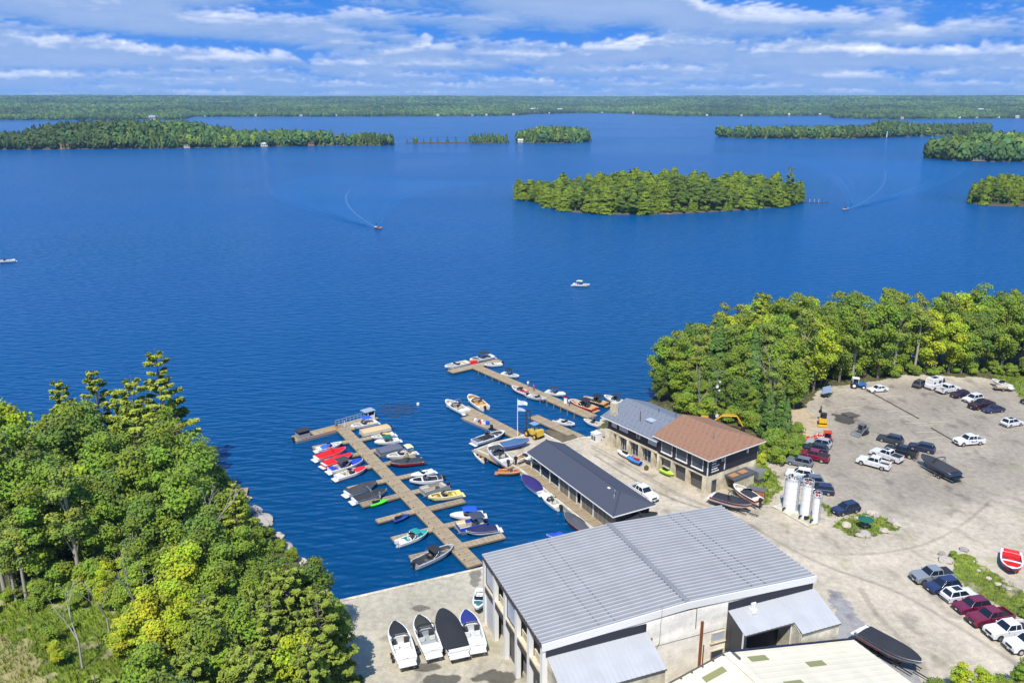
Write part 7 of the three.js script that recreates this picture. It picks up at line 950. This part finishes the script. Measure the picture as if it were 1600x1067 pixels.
// cottages and boathouses on the shores
const cot = once('cot', () => { const b = new MB().box(0, 2.4, 0, 10, 4.8, 8).geo(), rf = new MB(); rf.quad([-5.5, 4.7, 4.6], [5.5, 4.7, 4.6], [5.5, 7.6, 0], [-5.5, 7.6, 0]).quad([5.5, 4.7, -4.6], [-5.5, 4.7, -4.6], [-5.5, 7.6, 0], [5.5, 7.6, 0]).tri([-5, 4.7, 4], [-5, 4.7, -4], [-5, 7.4, 0]).tri([5, 4.7, -4], [5, 4.7, 4], [5, 7.4, 0]); return { b, r: rf.geo(), w: [-3, 0, 3].map((x) => new MB().box(x, 2.6, 4.03, 1.7, 1.9, .12).geo()), d: new MB().box(0, .5, 6.5, 12, .3, 4).geo() }; });
function cottage(px, py, s, label, roof, group, wallc = 0xe4e2dc, y = .3) { const p = P(px, py, 0), g = thing('cottage', label, 'cottage', V(p.x, y, p.z), Math.atan2(-p.x, -p.z) * 1 + .15, group); g.scale.setScalar(s); mesh('wall', cot.b, std('cw' + wallc, hex(wallc), .7), g); mesh('roof', cot.r, std('cr' + roof, hex(roof), .8), g); for (const w of cot.w) mesh('window', w, glassDark, g); mesh('deck', cot.d, woodB, g); return g; }
cottage(879, 222.8, 1.25, 'white two storey boathouse on the small wooded island', 0xd9dadb, 0, 0xf0f0ee); cottage(813, 223, .8, 'low white boathouse at the tip of the small wooded island', 0xd0d0cc); cottage(1497, 250.8, 1.1, 'white gabled cottage among trees on the wooded point', 0x8b8680, 0, 0xefeeea); cottage(1529, 252, 1.15, 'white boathouse with balcony on the wooded point shore', 0xdadbd9, 0, 0xf2f2f0); cottage(1563, 252.2, .8, 'cream cottage right of the white boathouse on the wooded point', 0x7c6a58, 0, 0xd9cfae);
cottage(291, 231.3, .8, 'small white cottage on the long peninsula shore', 0x8a8a86); cottage(412, 229.3, .95, 'white boathouse with pale roof on the long peninsula', 0xe6e6e2); cottage(485, 227.8, .9, 'brown roofed shed near the peninsula tip', 0x7a3d2a, 0, 0x9a8468); cottage(100, 233, 1.0, 'tan cottage under the trees of the long peninsula', 0x6a5a44, 0, 0xb59a62); cottage(237, 187.3, 2.0, 'grey roofed lodge across the channel behind the peninsula', 0x9a9c9e, 0, 0xcfcfca); cottage(1156, 215.2, .7, 'tan cottage at the end of the long low island', 0x8a6a50, 0, 0xc9b08c);
{ const r = rng(81), spots = [320, 345, 381, 398, 425, 432, 470, 496, 520, 524, 565, 620, 640, 660, 684, 738, 760, 802, 858, 880, 902, 914, 931, 941, 966, 972, 990, 1076, 1105, 1159, 1205, 1232, 1255, 1281, 1322, 1352, 1410, 1500, 1527, 1560, 1590]; for (const x of spots) { const g = cottage(x, shoreAt(x) - .15 + .2 * r(), 0.7 + .6 * r(), 'tiny white cottage lining the far shore below the hills', [0xd8d8d4, 0x8a8a88, 0xb0a698, 0xc9cbcc][Math.floor(r() * 4)], 'white cottages along the far shore', [0xecece8, 0xe2ded2, 0xf0f0ee][Math.floor(r() * 3)], 1.2); }
  for (const [px, s] of [[828, 420], [836, 430], [874, 300], [600, 900], [1530, 700]]) { const p = farPoint(px, s), g = cottage(px, shoreAt(px), 2.6, 'long white hotel block among trees on the far hillside', 0xcfd2d4, 'white hotel blocks on the far hillside', 0xeceae4); g.position.set(p[0], p[1] + 9, p[2]); g.scale.set(2.8, 1.3, 1.4); } }
{ const g = thing('reef_marker', 'bare rock reef with white markers off the wooded island tip', 'reef', P(1275, 316.5, 0)); for (let k = 0; k < 5; k++) new MB().cyl([-6 + k * 3.4, -.3, k % 2], [-6 + k * 3.4, .5, k % 2], 1.6, .7, 7).build('rock', rockShore, g); for (let k = 0; k < 3; k++) new MB().cyl([-4 + k * 3, .3, 0], [-4 + k * 3, 2.4, 0], .12, .12, 5).build('marker_post', whitePlastic, g); }
{ const g = thing('marker_tower', 'slim white marker tower on the long low island', 'tower', P(1386, 214.3, .8)); new MB().cyl([0, 0, 0], [0, 9, 0], 1.1, .8, 10).build('shaft', whitePlastic, g); new MB().cyl([0, 9, 0], [0, 10.6, 0], 1.2, .3, 10).build('lantern_cap', whitePlastic, g); }
{ const b = mesh('mooring_buoy', new MB().cyl([0, -.2, 0], [0, .45, 0], .4, .3, 10).geo(), whitePlastic); b.position.copy(P(653, 632.5, 0)); tag(b, 'small white mooring buoy off the dock head', 'buoy'); }

// ---------------------------------------------------------------- boulders, grass
{
  const rockGeo = [1, 2, 3].map((s) => { const g = new THREE.IcosahedronGeometry(1, 2), p = g.attributes.position; for (let i = 0; i < p.count; i++) { const x = p.getX(i), y = p.getY(i), z = p.getZ(i), k = 1 + .55 * noise(x * 1.3 + s * 7, y * 1.3 + z * 1.7) + .15 * noise(x * 4 + s, z * 4 + y * 3); p.setXYZ(i, x * k, y * k * .7, z * k); } g.computeVertexNormals(); return g; });
  const rm = [lin(.40, .36, .31), lin(.30, .275, .25), lin(.48, .42, .33)].map((c, i) => std('boulder' + i, c, .95, 0, { bumpMap: concreteBump, bumpScale: .02 })), r = rng(91);
  const rock = (x, y, z, s, label, group) => { const k = Math.floor(r() * 3), m = mesh('boulder', rockGeo[k], rm[Math.floor(r() * 3)]); m.position.set(x, y, z); m.scale.set(s * (.8 + .5 * r()), s * (.7 + .4 * r()), s * (.8 + .5 * r())); m.rotation.y = r() * 6; tag(m, label, 'boulder', group); };
  for (const [x, y, s] of [[1352, 836, .8], [1345, 838, .6], [1396, 816, .95], [1382, 831, .7], [1362, 804, .75], [1323, 822, .65], [1370, 808, .5], [1340, 812, .45], [1402, 822, .55]]) { const p = P(x, y); rock(p.x, p.y + .2, p.z, s, 'pale boulder on the grassy island around the parasol', 'boulders around the parasol'); }
  for (const [x, y, s] of [[1472, 867, .6], [1478, 877, .8], [1507, 860, .55], [1545, 905, .35], [1560, 914, .4], [1570, 918, .3], [1577, 921, .45], [1530, 893, .3]]) { const p = P(x, y); rock(p.x, p.y + .15, p.z, s, 'pale rock lying on the grass bank behind the parked row', 'rocks on the grass bank'); }
  for (let k = 0; k < leftShore.length; k++) { const [x, z] = leftShore[k]; if (x < -75) continue; const n = x > -48 ? 3 : 1; for (let i = 0; i < n; i++) rock(x + .3 + (r() - .3) * 1.4, .15 + r() * .5, z - .4 + (r() - .5) * 2, .4 + r() * .7, 'grey shore rock along the wooded harbour bank', 'shore rocks along the wooded bank'); }
  for (const [x, y] of [[505, 944], [515, 942], [522, 944], [510, 950]]) { const p = P(x, y); rock(p.x, .7, p.z, .55, 'white rock where the sea wall meets the wood', 'white rocks at the sea wall end'); }
  { const p = P(404, 812, .9), m = mesh('rock_slab', rockGeo[1], rm[0]); m.position.set(p.x, .5, p.z); m.scale.set(2.2, .7, 2.6); tag(m, 'flat pale rock slab jutting from the wooded bank', 'rock'); }
  const blade = (() => { const L = new Leaves(), q = rng(95); for (let i = 0; i < 7; i++) { const a = q() * 6.28, h = .6 + .5 * q(), dx = Math.cos(a) * .25, dz = Math.sin(a) * .25, w = .05, v = .75 + .5 * q(), n = nrm([Math.cos(a) * .4, 1, Math.sin(a) * .4]); L.p.push(-dz * w * 2, 0, dx * w * 2, dz * w * 2, 0, -dx * w * 2, dx, h, dz); for (let k = 0; k < 3; k++) { L.n.push(...n); L.c.push(v, v, v); } } return L.geo(); })();
  const gm = new THREE.MeshStandardMaterial({ vertexColors: true, roughness: .95, name: 'grass_blades' });
  const grass = (poly, den, h, col, label) => { const xs = poly.map((p) => p[0]), zs = poly.map((p) => p[1]), x0 = Math.max(-95, Math.min(...xs)), x1 = Math.max(...xs), z0 = Math.min(...zs), z1 = Math.min(-68, Math.max(...zs)), n = Math.round((x1 - x0) * (z1 - z0) * den), q = []; for (let i = 0; i < n; i++) { const x = mix(x0, x1, r()), z = mix(z0, z1, r()), jx = x + noise(x, z), jz = z + noise(x + 9, z); if (!inPoly(jx, jz, poly) || fbm(x * .35 + 3, z * .35, 4) > .22 + .2 * r()) continue; q.push([x, z]); } const im = new THREE.InstancedMesh(blade, gm, q.length), M = new THREE.Matrix4(), c = new THREE.Color(); q.forEach(([x, z], i) => { const s = h * (.6 + .8 * r()); M.compose(V(x, GROUND, z), new THREE.Quaternion().setFromAxisAngle(V(0, 1, 0), r() * 6.28), V(h * 1.6, s, h * 1.6)); im.setMatrixAt(i, M); const b = .75 + .5 * r(), y = fbm(x * .2, z * .2, 3); c.setRGB(col[0] * b * (1 + .5 * y), col[1] * b, col[2] * b); im.setColorAt(i, c); }); im.name = numbered('grass'); im.receiveShadow = true; scene.add(im); tag(im, label, 'grass', null, 'stuff'); };
  grass(Z.meadow, 14, .5, [.19, .29, .014], 'long bright meadow grass beside the wood'); grass(Z.lawnTruck, 12, .3, [.27, .28, .025], 'rough grass on the bank behind the parked row'); grass(Z.lawnHouse, 12, .4, [.19, .27, .02], 'rough lawn beside the house end'); grass(Z.lawnRocks, 10, .35, [.19, .23, .03], 'weedy grass around the parasol boulders'); grass(Z.lawnFar, 6, .5, [.19, .28, .02], 'green lawn at the far side of the lot'); grass(Z.lawnSilo, 12, .4, [.19, .26, .02], 'weeds beside the silo pad');
}
renderer.render(scene, camera);
